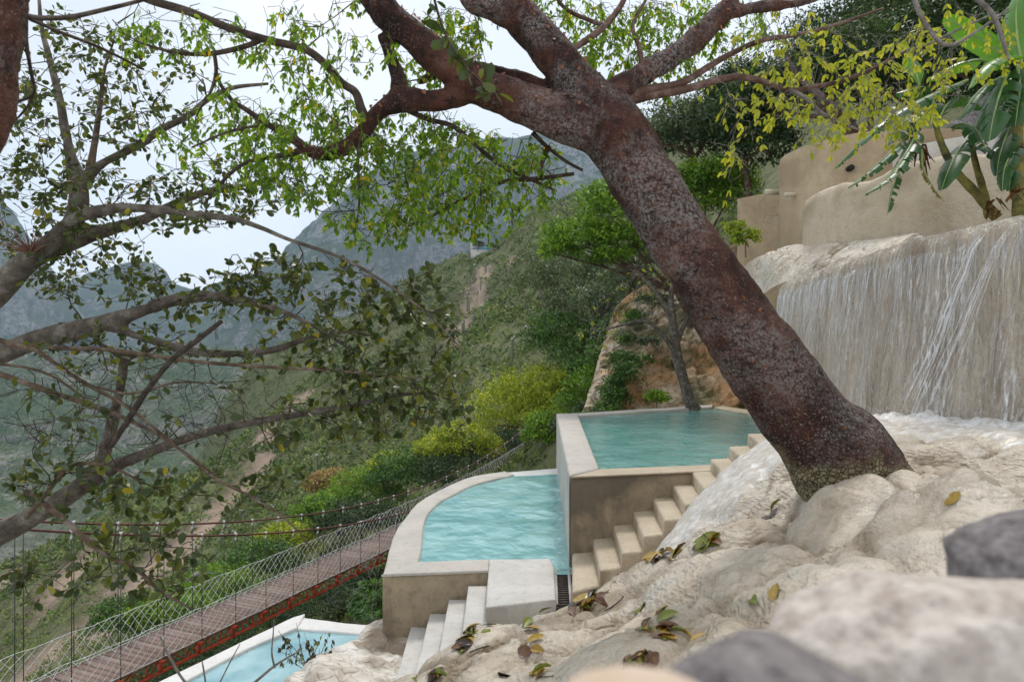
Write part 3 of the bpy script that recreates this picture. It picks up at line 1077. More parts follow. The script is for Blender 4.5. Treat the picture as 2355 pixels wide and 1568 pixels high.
def hill_z(x, y):
    x = np.asarray(x, float)
    y = np.asarray(y, float)
    z = hill_z0(x, y)
    p = np.stack([x.ravel(), y.ravel(), np.zeros(x.size)], 1)
    d = np.clip((y.ravel() - 20) / 120, 0.04, 1)
    n = fbm(p * 0.03, 4, seed=2) * 5.0 + (ridged(p * np.array((0.05, 0.018, 1)), 3, seed=4) - 0.6) * 7
    n = n + fbm(p * 0.3, 4, 0.55, seed=8) * 0.7
    dip = 8.0 * np.exp(-((x + 8) / 16) ** 2 - ((y - 297) / 42) ** 2)
    return z + (n * d).reshape(x.shape) - dip


def ray_hill(px, py, y0=20, y1=420):
    """where the line of sight through (px, py) meets the hillside"""
    ys = np.geomspace(y0, y1, 500)
    x = (px - 1177.5) / F * ys
    z = -(py - 800.0) / F * ys
    h = hill_z(x, ys)
    k = np.nonzero(h >= z)[0]
    if not len(k):
        return None
    k = k[0]
    return np.array((x[k], ys[k], h[k]))


nu, nv = 310, 310
gy = 2.0 + 420 * np.linspace(0, 1, nv) ** 2.0
gu = np.linspace(-1, 1, nu)
GX = np.sign(gu)[:, None] * (np.abs(gu)[:, None] ** 1.5) * (70 + 150 * np.linspace(0, 1, nv)[None]) - 15 * np.linspace(0, 1, nv)[None]
GY = np.broadcast_to(gy[None], GX.shape)
GZ = hill_z(GX, GY)
SM = scar(GX, GY)
hv = np.stack([GX, GY, GZ], 2).reshape(-1, 3)
hv[:, 2] -= SM.ravel() * (0.6 + 2.2 * ridged(hv * 0.16, 3, seed=6)) * np.clip(hv[:, 1] / 120, 0, 1)
hill = obj('hillside', hv, grid_faces(nu, nv), MAT['hill'])
at = hill.data.attributes.new('scar', 'FLOAT', 'POINT')
at.data.foreach_set('value', SM.ravel().astype(np.float32))
tag(hill, kind='structure')

# ------------------------------------------------------------------ travertine ground by the tree (setting)
TC = [P(*a) for a in [
    (920, 1600, 4.2), (1200, 1568, 3.6), (1450, 1520, 3.0), (1870, 1150, 5.0), (2060, 1050, 5.6), (2200, 1005, 6.5), (2350, 1005, 6.3),
    (2350, 1100, 4.5), (2200, 1085, 5), (2050, 1130, 4.6), (1950, 1180, 4.5), (1800, 1190, 5.2), (1710, 1205, 6.3), (1640, 1250, 6.9), (1690, 1150, 7.6), (1610, 1215, 7.6),
    (1760, 1020, 8.5), (1660, 1095, 8.3), (1555, 1215, 8.1), (1700, 1280, 4.6), (1550, 1330, 4.6), (1450, 1400, 4.5), (1850, 1290, 3.8),
    (2000, 1250, 3.5), (2150, 1205, 3.5), (2300, 1160, 3.4), (1650, 1400, 3.4), (1550, 1500, 2.9), (1300, 1500, 4.0), (915, 1580, 4.7),
    (1019, 1492, 5.3), (1119, 1458, 5.6), (1279, 1418, 6.0), (1379, 1385, 6.3), (1440, 1352, 6.5), (1490, 1305, 6.8), (1650, 1230, 5.6), (1580, 1270, 6.2)]]
TC += [np.array(a, float) for a in [
    (-1.15, 7, -4.1), (-1.5, 10, -5.4), (-0.5, 8.6, -4.9), (0.3, 9.0, -4.6), (1.0, 8.9, -4.0), (1.6, 9.2, -3.4), (2.4, 9.9, -2.85), (3.3, 10.6, -2.2),
    (4.3, 11.3, -1.75), (4.6, 9.5, -1.15), (5.3, 8.5, -0.95), (6.5, 7, -0.9), (-1.6, 5, -3.4), (-2.6, 4.5, -5), (-2.6, 8, -6.2), (-2.0, 2.0, -3.2), (-0.8, 2.2, -2.0),
    (0.3, 1.8, -1.45), (1.2, 1.8, -1.0), (2.4, 2.0, -0.85), (4.0, 2.2, -0.75), (6.0, 3.0, -0.7), (-3.5, 3, -7), (5.3, 12.5, -1.6), (6.3, 12, -1.3)]]
trav_z0 = tps(TC, 2e-5)


def trav_lumps(x, y, z):
    p = np.stack([x, y, z], 1)
    wp = p + np.stack([fbm(p * 1.3, 3, seed=1), fbm(p * 1.3 + 9, 3, seed=2), fbm(p * 1.3 + 19, 3, seed=3)], 1) * 0.28
    a1, a2 = worley(wp * np.array((1.35, 1.05, 1.2)), 5, True)
    b1, b2 = worley(wp * np.array((3.1, 2.7, 3.0)) + 3, 9, True)
    c1, c2 = worley(wp * 8.5 + 7, 13, True)
    def pil(f1, f2):
        return np.clip((f2 - f1) / 0.55, 0, 1) ** 0.5
    big, med, sml = pil(a1, a2), pil(b1, b2), pil(c1, c2)
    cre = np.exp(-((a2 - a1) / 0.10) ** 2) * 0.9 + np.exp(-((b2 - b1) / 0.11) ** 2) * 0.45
    mod = 0.45 + 0.55 * np.clip(vnoise(p * 0.8 + 31) + 0.5, 0, 1)
    h = (big - 0.6) * 0.17 + (med - 0.6) * 0.075 * mod + (sml - 0.6) * 0.014 * mod + fbm(p * 14, 3, seed=6) * 0.008
    return h, np.clip(cre, 0, 1)


MOUNDS = [(1990, 1115, 4.55, 0.42, 0.30, 0.15), (1830, 1120, 5.9, 0.26, 0.30, 0.12), (1720, 1185, 6.0, 0.34, 0.4, 0.12), (1810, 1185, 5.2, 0.26, 0.22, 0.14), (2010, 1235, 3.7, 0.20, 0.16, 0.12), (2150, 1205, 3.6, 0.34, 0.2, 0.14),
          (2280, 1170, 3.5, 0.34, 0.22, 0.12), (1830, 1290, 3.9, 0.26, 0.2, 0.08), (1620, 1300, 4.9, 0.5, 0.34, 0.10), (1500, 1340, 5.6, 0.34, 0.4, 0.07), (1880, 1200, 4.4, 0.22, 0.18, 0.08), (1420, 1345, 6.5, 0.24, 0.3, 0.08), (2120, 1060, 5.6, 0.3, 0.2, 0.09), (2250, 1110, 4.6, 0.35, 0.2, 0.07), (1560, 1420, 3.7, 0.4, 0.25, 0.06)]
DT = 0.0275
xs = np.arange(-3.4, 7.2, DT)
ys = np.arange(1.2, 12.6, DT)
TX, TY = np.meshgrid(xs, ys, indexing='ij')
TZ = trav_z0(TX, TY)
hh, cre = trav_lumps(TX.ravel(), TY.ravel(), TZ.ravel())
damp = np.clip((TY.ravel() - 1.5) / 1.5, 0.15, 1)
SL = np.array([(6.3, 5.6, 0.75), (5.2, 6.3, 0.95), (4.75, 7.3, 1.0), (4.2, 8.2, 0.85), (3.5, 8.5, 0.7), (2.8, 8.2, 0.55), (2.3, 8.0, 0.5), (1.9, 8.1, 0.42), (1.55, 8.5, 0.35)])
_sd = np.full(TX.size, 9.0)
for _c in catmull(SL, 8)[10:]:
    _sd = np.minimum(_sd, np.hypot(TX.ravel() - _c[0], TY.ravel() - _c[1]) / _c[2])
damp = damp * (1 - 0.85 * np.exp(-(_sd / 0.9) ** 4))
TZf = TZ.ravel() + hh * damp
for _px, _py, _Y, _rx, _ry, _h in MOUNDS:
    _c = P(_px, _py, _Y)
    _q = ((TX.ravel() - _c[0]) / _rx) ** 2 + ((TY.ravel() - _c[1]) / _ry) ** 2
    TZf += _h * np.sqrt(np.clip(1 - _q, 0, 1)) * (0.9 + 0.2 * vnoise(np.stack([TX.ravel(), TY.ravel(), TZ.ravel()], 1) * 3))
trav = obj('travertine_ground', np.stack([TX.ravel(), TY.ravel(), TZf], 1), grid_faces(len(xs), len(ys)), MAT['travertine'])
at = trav.data.attributes.new('crease', 'FLOAT', 'POINT')
at.data.foreach_set('value', cre.astype(np.float32))
tag(trav, kind='structure')
TZg = TZf.reshape(TX.shape)


def trav_z(x, y):
    i = np.clip(np.rint((np.asarray(x) - xs[0]) / DT).astype(int), 0, len(xs) - 1)
    j = np.clip(np.rint((np.asarray(y) - ys[0]) / DT).astype(int), 0, len(ys) - 1)
    return TZg[i, j]


def ray_trav(px, py, y0=1.5, y1=12):
    yy = np.linspace(y0, y1, 3000)
    x = (px - 1177.5) / F * yy
    z = -(py - 800.0) / F * yy
    k = np.nonzero(trav_z(x, yy) >= z)[0]
    if not len(k):
        return None
    k = k[0]
    return np.array((x[k], yy[k], trav_z(x[k], yy[k])))


# ------------------------------------------------------------------ rubble slope beside the lower stair (setting)
RC = [P(*a) for a in [(881, 1420, 12), (835, 1455, 11.8), (780, 1507, 11), (725, 1535, 10.3), (664, 1568, 9.5), (870, 1500, 10.9), (860, 1568, 9.5)]]
RC += [np.array(a, float) for a in [(-1.6, 11.8, -4.85), (-1.6, 9.5, -4.8), (-1.4, 8, -4.6), (-2.6, 8, -4.6), (-3.4, 8.4, -5.2), (-3.6, 10.5, -6.3), (-3.3, 12, -6.6), (-2.6, 13, -6.2), (-4.6, 9, -8.2),
                                    (-4.9, 11, -8.9), (-4.2, 13, -8.8), (-1.5, 14, -6.5), (-1.5, 16, -8.5), (-3.2, 16, -9)]]
rz = tps(RC, 1e-4)
rx = np.arange(-5.0, -1.2, 0.03)
ry = np.arange(7.4, 16, 0.03)
RX, RY = np.meshgrid(rx, ry, indexing='ij')
RZ = rz(RX, RY)
p = np.stack([RX.ravel(), RY.ravel(), RZ.ravel()], 1)
w1, w2 = worley(p * 1.8, 3, True)
RZf = RZ.ravel() + fbm(p * 1.4, 5, 0.6, seed=3) * 0.16 + np.clip(w2 - w1, 0, 0.35) * 0.22 + fbm(p * 9, 3, seed=4) * 0.02
rub = obj('rock_slope', np.column_stack([p[:, :2], RZf]), grid_faces(len(rx), len(ry)), MAT['rubble'])
tag(rub, kind='structure')


# ------------------------------------------------------------------ orange travertine outcrop behind the upper pool (setting)
def outcrop(name, quad, nu, nv, depth, sc, mat, seed):
    """lumpy rock face over a patch given by its bottom and top lines (px, py, Y)"""
    bot = catmull([P(*a) for a in quad[0]], 12)
    top = catmull([P(*a) for a in quad[1]], 12)
    u = np.linspace(0, 1, nu)
    bp = np.stack([np.interp(u, np.linspace(0, 1, len(bot)), bot[:, k]) for k in range(3)], 1)
    tp = np.stack([np.interp(u, np.linspace(0, 1, len(top)), top[:, k]) for k in range(3)], 1)
    v = np.linspace(0, 1, nv)[None, :, None]
    V = bp[:, None] * (1 - v) + tp[:, None] * v
    bulge = np.sin(v * np.pi) * 0.5
    V[..., 1:2] -= bulge
    fl = V.reshape(-1, 3)
    wp = fl + np.stack([fbm(fl * 0.6, 3, seed=k) for k in (1, 2, 3)], 1) * 0.5
    wp = wp + np.stack([fbm(fl * 2.2 + k, 3, seed=k + 5) for k in (1, 2, 3)], 1) * 0.35
    q = wp * np.array((1.0, 1.0, 0.7))
    a1, a2 = worley(q * sc * 0.5, seed, True)
    b1, b2 = worley(q * sc * 1.7 + 5, seed + 1, True)
    c1, c2 = worley(q * sc * 4.5 + 9, seed + 2, True)
    rid = ridged(fl * np.array((0.9, 0.9, 0.45)) * sc, 4, 0.55, seed=seed)
    h = np.sqrt(np.clip(1 - a1 ** 2, 0, 1)) * depth * 0.7 + np.sqrt(np.clip(1 - b1 ** 2, 0, 1)) * depth * 0.4 + np.sqrt(np.clip(1 - c1 ** 2, 0, 1)) * depth * 0.14 + fbm(fl * 0.35, 3, seed=seed) * depth * 1.2 + (rid - 0.6) * depth * 0.9
    fl[:, 1] -= h
    fl[:, 0] -= h * 0.25
    fl[:, 2] += h * 0.25
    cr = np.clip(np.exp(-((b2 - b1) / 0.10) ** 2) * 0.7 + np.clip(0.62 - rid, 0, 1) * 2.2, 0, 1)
    o = obj(name, fl, grid_faces(nu, nv), mat)
    at = o.data.attributes.new('crease', 'FLOAT', 'POINT')
    at.data.foreach_set('value', cr.astype(np.float32))
    return tag(o, kind='structure')


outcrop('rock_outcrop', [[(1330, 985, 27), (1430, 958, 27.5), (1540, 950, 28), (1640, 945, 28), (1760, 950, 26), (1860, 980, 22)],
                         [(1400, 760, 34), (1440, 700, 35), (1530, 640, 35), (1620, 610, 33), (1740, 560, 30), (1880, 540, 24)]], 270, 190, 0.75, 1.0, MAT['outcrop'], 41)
outcrop('travertine_lip', [[(1700, 760, 18.5), (1745, 690, 17.2), (1800, 660, 15.6), (1900, 640, 14.4), (2080, 580, 12.8)],
                           [(1690, 640, 19), (1740, 598, 17.8), (1835, 572, 16.5), (1930, 570, 14.8), (2090, 545, 13.2)]], 220, 70, 0.20, 2.2, MAT['travertine'], 77)
# ------------------------------------------------------------------ upper pool
RIM_U, RIM_M, RIM_L = -2.25, -3.75, -7.5
up = thing('upper_pool', 'tall concrete pool of teal water above the blue pool, behind the cream stair', 'pool', (4, 17, -4))
fo = [(1.02, 11.9), (3.05, 12.35), (5.2, 12.8), (6.4, 13.1)]          # outer line of the front wall
fi = [(1.62, 12.62), (3.2, 12.95), (5.2, 13.4), (6.4, 13.7)]
slab_obj('front_wall', fo + fi[::-1], -5.4, RIM_U, MAT['pool_wall'], up, seed=1, bev=0.05)
slab_obj('rim', [(a, b - 0.035) for a, b in fo] + [(a + 0.02, b) for a, b in fi[::-1]], RIM_U - 0.012, RIM_U + 0.018, MAT['step'], up, rough=0.006, bev=0.015, seed=2)
slab_obj('side_wall', [(1.0, 11.93), (1.62, 12.66), (2.19, 22.5), (2.3, 23.3), (1.5, 23.1)], -5.6, RIM_U + 0.03, MAT['pool_rim'], up, seed=3, bev=0.05)
slab_obj('back_wall', [(2.2, 22.55), (7.6, 25.9), (7.9, 26.9), (2.25, 23.4)], -4.5, RIM_U + 0.02, MAT['pool_rim'], up, seed=4)
slab_obj('end_wall', [(7.62, 25.8), (8.5, 21), (8.8, 15.5), (6.4, 13.65), (6.4, 13.0), (9.6, 15), (9.4, 21), (8.2, 26.6)], -4.5, RIM_U + 0.01, MAT['step'], up, seed=5)


def water_sheet(name, poly, z, mat, amp=0.012, freq=1.6, step=0.09, seed=0):
    """rippled water surface inside a plan polygon"""
    poly = np.asarray(poly, float)
    x0, y0 = poly.min(0)
    x1, y1 = poly.max(0)
    gx = np.arange(x0, x1 + step, step)
    gy_ = np.arange(y0, y1 + step, step)
    X, Y = np.meshgrid(gx, gy_, indexing='ij')
    c = np.stack([X.ravel(), Y.ravel()], 1)
    ins = np.zeros(len(c), bool)
    a = poly
    b = np.roll(poly, -1, 0)
    for (ax, ay), (bx_, by_) in zip(a, b):
        k = ((ay > c[:, 1]) != (by_ > c[:, 1])) & (c[:, 0] < (bx_ - ax) * (c[:, 1] - ay) / (by_ - ay + 1e-12) + ax)
        ins ^= k
    p3 = np.column_stack([c, np.zeros(len(c))])
    wp = p3 + np.stack([fbm(p3 * 0.7, 2, seed=3), fbm(p3 * 0.7 + 7, 2, seed=4), p3[:, 0] * 0], 1) * 0.6
    h = vnoise(wp * freq * np.array((0.8, 1.3, 1)), seed) * 1.0 + vnoise(wp * freq * 2.3 * np.array((0.8, 1.3, 1)) + 5, seed + 1) * 0.45 + vnoise(wp * freq * 5 + 9, seed + 2) * 0.14
    V = np.column_stack([c, z + amp * h])
    Q = grid_faces(len(gx), len(gy_))
    Q = Q[ins[Q].any(1)]
    used = np.unique(Q)
    mp = np.full(len(V), -1)
    mp[used] = np.arange(len(used))
    o = obj(name, V[used], mp[Q], mat)
    return tag(o, kind='structure')


water_sheet('pool_water', [(1.58, 12.5), (3.2, 12.8), (6.2, 13.5), (8.7, 15.6), (8.6, 21), (7.7, 25.95), (2.15, 22.6)], RIM_U - 0.07, MAT['water_teal'], 0.007, 1.5, 0.08, seed=5)

# ------------------------------------------------------------------ middle pool
mp_ = thing('middle_pool', 'curved concrete pool of bright blue water beside the wire grate', 'pool', (-0.5, 15, -5))
O = [G(a, b, RIM_M)[:2] for a, b in [(880, 1322), (895, 1262), (909, 1222), (932, 1188), (965, 1152), (1019, 1122), (1072, 1099), (1119, 1089), (1162, 1083)]]
I = [G(a, b, RIM_M)[:2] for a, b in [(962, 1294), (970, 1259), (974, 1212), (985, 1179), (1012, 1152), (1045, 1135), (1085, 1115), (1139, 1100), (1182, 1090)]]
Oc = catmull(O, 5)
Ic = catmull(I, 5)
slab_obj('rim_wall', list(Ic) + list(Oc[::-1]), -8.5, RIM_M, MAT['pool_rim'], mp_, seed=6, bev=0.04, rough=0.014)
E1, E2 = Oc[-1], Ic[-1]
slab_obj('overflow_wall', [tuple(E2), (1.55, 20.6), (1.6, 21.6), tuple(E1 + np.array((0.0, 0.05)))], -6.5, RIM_M - 0.045, MAT['pool_rim_white'], mp_, seed=7, rough=0.02)
f0 = O[0]
f1 = G(1124, 1312, RIM_M)[:2]
g0 = I[0]
g1 = G(1125, 1288, RIM_M)[:2]
fw = slab_obj('front_wall', [tuple(f0 + np.array((0.0, -0.004))), tuple(f1), tuple(g1), tuple(g0)], -8.5, RIM_M + 0.003, MAT['pool_wall'], mp_, seed=8, bev=0.04)
slab_obj('front_rim', [tuple(f0 + np.array((-0.012, -0.03))), tuple(f1 + np.array((0.0, -0.03))), tuple(g1), tuple(g0)], RIM_M - 0.02, RIM_M + 0.022, MAT['pool_rim'], mp_, rough=0.006, bev=0.015, seed=9)
l = [G(a, b, RIM_M)[:2] for a, b in [(1117, 1397), (1279, 1379), (1274, 1300), (1264, 1285), (1125, 1287)]]
slab_obj('landing', l, -6.0, RIM_M + 0.012, MAT['step_grey'], mp_, seed=10, rough=0.01)
water_sheet('pool_water', list(Ic) + [(1.4, 20.9), (1.15, 12.2), (0.98, 11.5), (0.5, 11.5), (-0.3, 11.9), (-1.2, 11.85)], RIM_M - 0.06, MAT['water_blue'], 0.016, 1.05, 0.06, seed=15)
# wire grate beside the lowest step
gr = thing('drain_grate', 'rusty wire grate set between the grey landing and the lowest cream step', 'grate', (0.8, 10.6, -3.9))
ga, gb, gc, gd = [G(a, b, -3.84) for a, b in [(1280, 1391), (1314, 1391), (1308, 1312), (1277, 1312)]]
for k in range(17):
    t = k / 16.0
    m = MB()
    a = ga + (gd - ga) * t
    b = gb + (gc - gb) * t
    m.add(*bar(a, b, 0.03, 0.035))
    m.build('slat', MAT['grate'], gr, smooth=False)
for a, b in ((ga, gd), (gb, gc)):
    m = MB()
    m.add(*bar(a + np.array((0, 0, -0.01)), b + np.array((0, 0, -0.01)), 0.05, 0.07))
    m.build('frame', MAT['step_grey'], gr, smooth=False)
slab_obj('channel_floor', [tuple(ga[:2] + (-0.03, -0.1)), tuple(gb[:2] + (0.03, -0.1)), tuple(gc[:2] + (0.03, 0.5)), tuple(gd[:2] + (-0.03, 0.5))], -4.6, -3.90, MAT['grate'], gr, seed=3)

# ------------------------------------------------------------------ stairs
st = thing('staircase', 'cream concrete stair climbing beside the upper pool wall', 'staircase', (1.5, 11, -4.5))
for k in range(10):
    za = -3.57 + 0.22 * k
    a = np.array((0.98 + 0.35 * k - (0.10 if k == 0 else 0), 10.19 + 0.12 * k - (0.2 if k == 0 else 0)))
    b = np.array((0.98 + 0.35 * (k + 1.12), 10.19 + 0.12 * (k + 1.12)))
    c = np.array((1.05 + 0.37 * (k + 1.12), 11.93 + 0.085 * (k + 1.12)))
    d = np.array((1.05 + 0.37 * k, 11.93 + 0.085 * k))
    slab_obj('step', [tuple(a), tuple(b), tuple(c), tuple(d)], za - 0.9, za, MAT['step'], st, rough=0.014, bev=0.045, seed=20 + k * 3, step=0.12)
st2 = thing('staircase', 'grey concrete stair going down along the blue pool wall', 'staircase', (-1, 10.5, -6))
zs = [-3.95, -4.18, -4.41, -4.64, -4.87, -5.1]
bx = [1120, 1077, 1032, 989, 945, 885, 820]
fx = [1116, 1067, 1018, 966, 916, 862, 800]
for k in range(6):
    z = zs[k]
    yb = 11.36
    yf = 9.75 - 0.02 * k
    xr_b, xl_b = (bx[k] - 1177.5) / F * yb, (bx[k + 1] - 1177.5) / F * yb
    xr_f, xl_f = (fx[k] - 1177.5) / F * yf, (fx[k + 1] - 1177.5) / F * yf
    slab_obj('step', [(xl_f, yf - 0.9), (xr_f + 0.03, yf - 0.9 * (k > 0)), (xr_b + 0.03, yb), (xl_b, yb)], z - 0.9, z, MAT['step_grey'], st2, rough=0.01, bev=0.02, seed=60 + k * 3, step=0.12)

# ------------------------------------------------------------------ lower pool
lp = thing('lower_pool', 'white rimmed pool of pale blue water below the red bridge truss', 'pool', (-6, 15, -8.5))
slab_obj('left_wall', [(-10.8, 9.5), (-10.1, 9.5), (-7.4, 15.35), (-6.58, 17.14), (-5.77, 18.37), (-5.85, 19.3), (-6.12, 19.05), (-6.79, 17.7), (-7.96, 15.35)], -10.5, RIM_L, MAT['pool_rim_white'], lp, seed=31, bev=0.03)
slab_obj('back_wall', [(-5.8, 18.33), (-3.9, 18.0), (-2.0, 17.6), (-2.0, 18.2), (-3.8, 18.56), (-5.83, 19.1)], -10.5, RIM_L - 0.03, MAT['pool_rim_white'], lp, seed=32, bev=0.05, rough=0.05)
water_sheet('pool_water', [(-10.2, 9.5), (-7.38, 15.3), (-6.55, 17.1), (-5.75, 18.4), (-2, 17.7), (-2, 9.5)], RIM_L - 0.09, MAT['water_low'], 0.014, 0.9, 0.1, seed=25)


# ------------------------------------------------------------------ ochre retaining walls on the terrace above the waterfall
def curved_wall(name, line, zb, zt, thick, mat, parent, seed, rough=0.03, jag=0.0, lean=0.0, step=0.12, zstep=0.16):
    """wall following a plan line (x, y, ztop); outer side to the viewer"""
    pts = catmull(np.array(line, float), 10)
    L = np.concatenate([[0], np.cumsum(np.linalg.norm(np.diff(pts[:, :2], axis=0), axis=1))])
    n = int(L[-1] / step) + 2
    q = np.stack([np.interp(np.linspace(0, L[-1], n), L, pts[:, k]) for k in range(3)], 1)
    tan = np.gradient(q[:, :2], axis=0)
    tan /= np.linalg.norm(tan, axis=1, keepdims=True)
    nrm = np.stack([-tan[:, 1], tan[:, 0]], 1)
    if jag:
        pj = np.column_stack([q[:, :2], np.zeros(n)])
        q[:, 2] += (fbm(pj * 1.2, 4, 0.6, seed=seed) * 1.0 + fbm(pj * 6, 3, 0.6, seed=seed + 1) * 0.5) * jag
    rows = []
    m = max(4, int((zt - zb) / zstep))
    for h in np.linspace(0, 1, m):
        z = zb + (q[:, 2] - zb) * h
        rows.append(np.column_stack([q[:, :2] + nrm * (lean * h), z]))
    rows[-1][:, :2] += nrm * 0.05
    rows[-2][:, 2] -= 0.02
    rows.append(np.column_stack([q[:, :2] + nrm * thick * 0.5, q[:, 2] + (0.03 + jag * 0.5)]))
    rows.append(np.column_stack([q[:, :2] + nrm * thick, q[:, 2]]))
    rows.append(np.column_stack([q[:, :2] + nrm * thick, np.full(n, zb)]))
    V = np.stack(rows, 1).reshape(-1, 3)
    d = fbm(V * 0.9, 4, 0.6, seed=seed) * rough + fbm(V * 5, 3, 0.6, seed=seed + 2) * rough * 0.35
    N3 = np.repeat(np.column_stack([nrm, np.zeros(n)])[:, None], len(rows), 1).reshape(-1, 3)
    V -= N3 * d[:, None]
    o = obj(name, V, grid_faces(n, len(rows)), mat, parent)
    o.data.set_sharp_from_angle(angle=math.radians(55))
    return o


w1 = thing('retaining_wall', 'tall round ochre wall with a dark drain hole behind the banana leaves', 'wall', (9, 18, 2))
line1 = [(9.6, 22.5, 5.5), (8.35, 21.0, 5.5), (7.76, 19.95, 5.5), (7.80, 18.9, 5.5), (8.27, 17.9, 5.5), (9.05, 17.25, 5.5), (10.2, 16.9, 5.45), (11.5, 16.7, 5.4), (13, 16.8, 5.35)]
curved_wall('wall_face', line1, 1.0, 5.5, 0.5, MAT['ochre_wall'], w1, 51, lean=0.05)
hp = P(1962, 384, 17.36)
m = MB()
m.add(*tube([hp + np.array((0, 0.3, 0)), hp + np.array((-0.02, 0.03, 0))], 0.075, 14))
m.build('drain_hole', MAT['hole'], w1)
pp = P(1812, 448, 18.95)
m = MB()
m.add(*tube([pp + np.array((0.4, 0, 0.0)), pp + np.array((-0.12, -0.1, -0.02))], 0.06, 12))
m.build('drain_pipe', MAT['pipe'], w1)
w2 = thing('retaining_wall', 'lower pale wall with a broken crumbling top edge above the waterfall', 'wall', (8, 14, 1))
line2 = [(7.6, 17.4, 3.3), (6.85, 16.2, 3.36), (6.72, 15.55, 3.42), (6.95, 15.05, 3.5), (7.35, 14.3, 3.48), (7.75, 13.7, 3.6), (8.2, 13.1, 3.62), (8.8, 12.6, 3.5), (9.6, 12.2, 3.4), (11, 12, 3.3)]
curved_wall('wall_face', line2, 0.6, 3.5, 0.45, MAT['ochre_wall_pale'], w2, 57, rough=0.05, jag=0.10, lean=0.06)
w3 = thing('retaining_wall', 'short ochre wall with a jutting pipe beyond the round wall', 'wall', (9, 24, 3))
curved_wall('wall_face', [(8.15, 24.7, 5.4), (8.9, 24.4, 5.5), (10.2, 24.1, 5.7)], 1.0, 5.5, 0.4, MAT['ochre_wall'], w3, 61)
pq = P(1776, 441, 22.6)
m = MB()
m.add(*tube([pq + np.array((0.3, 0.1, 0.02)), pq + np.array((-0.22, 0, -0.02))], 0.10, 12))
m.build('drain_pipe', MAT['pipe'], w3)
w4 = thing('retaining_wall', 'whitish wall glimpsed between the banana leaves', 'wall', (12, 15, 3))
curved_wall('wall_face', [(8.7, 15.6, 4.55), (9.6, 15.0, 4.6), (11, 14.6, 4.75), (13.5, 14.4, 4.9)], 2.0, 4.6, 0.4, MAT['white_wall'], w4, 67)

# ------------------------------------------------------------------ waterfall wall
fallline = [(7.4, 15.2, 1.30), (6.15, 14.9, 1.36), (5.72, 14.2, 1.40), (5.38, 12.1, 1.40), (5.26, 10.7, 1.40), (5.14, 9.5, 1.40), (5.08, 8.65, 1.40), (5.12, 8.0, 1.40), (5.3, 7.1, 1.40), (5.75, 5.8, 1.38), (6.6, 4.6, 1.36)]
fp = catmull(np.array(fallline), 14)
fL = np.concatenate([[0], np.cumsum(np.linalg.norm(np.diff(fp[:, :2], axis=0), axis=1))])
nfa = 420
fq = np.stack([np.interp(np.linspace(0, fL[-1], nfa), fL, fp[:, k]) for k in range(3)], 1)
ft = np.gradient(fq[:, :2], axis=0)
ft /= np.linalg.norm(ft, axis=1, keepdims=True)
fn = np.stack([ft[:, 1], -ft[:, 0]], 1)          # outwards, to the viewer
if fn[nfa // 2, 0] > 0:
    fn = -fn
prof = [(-1.6, 0.02), (-0.8, 0.0), (-0.35, -0.005), (-0.15, -0.01), (-0.03, -0.04), (0.04, -0.10), (0.075, -0.2), (0.09, -0.32)]
prof += [(0.09 + 0.26 * t ** 1.3, -0.32 - 2.25 * t) for t in np.linspace(0, 1, 90)[1:]]
prof = np.array(prof)
rel = prof[None, :, 0] + 0 * fq[:, :1]
V = np.stack([fq[:, None, 0] + fn[:, None, 0] * rel, fq[:, None, 1] + fn[:, None, 1] * rel, fq[:, None, 2] + prof[None, :, 1]], 2)
fl = V.reshape(-1, 3)
q = np.stack([np.repeat(np.linspace(0, fL[-1], nfa), len(prof)), fl[:, 2] * 0.30, np.zeros(len(fl))], 1)
dd = fbm(q * np.array((2.4, 1.5, 1)), 4, 0.55, seed=71) * 0.09 + fbm(q * np.array((9, 5, 1)), 3, 0.55, seed=72) * 0.03 + fbm(fl * 16, 3, seed=73) * 0.012
w5 = np.sqrt(np.clip(1 - worley(fl * np.array((5, 5, 4.0)), 7) ** 2, 0, 1)) * 0.035
dd = dd + w5
wgt = np.tile(np.clip((prof[:, 0] + 0.25) * 6, 0, 1), nfa)
FN = np.repeat(np.column_stack([fn, np.zeros(nfa)]), len(prof), 0)
fl = fl + FN * (dd * wgt)[:, None]
fl[:, 2] += np.tile(np.where(prof[:, 1] > -0.06, 1, 0), nfa) * fbm(fl * 2.2, 3, seed=75) * 0.035
ww = thing('waterfall_wall', 'travertine coated wall with a curtain of water pouring over its rounded lip', 'wall', (5.4, 10, -1.2))
obj('stone_face', fl, grid_faces(nfa, len(prof)), MAT['fallwall'], ww)
FL3 = fl.reshape(nfa, len(prof), 3)

# strands of falling water, thickest along the lip, and short white strips as glints
r = np.random.default_rng(5)
m = MB()
npf = len(prof)


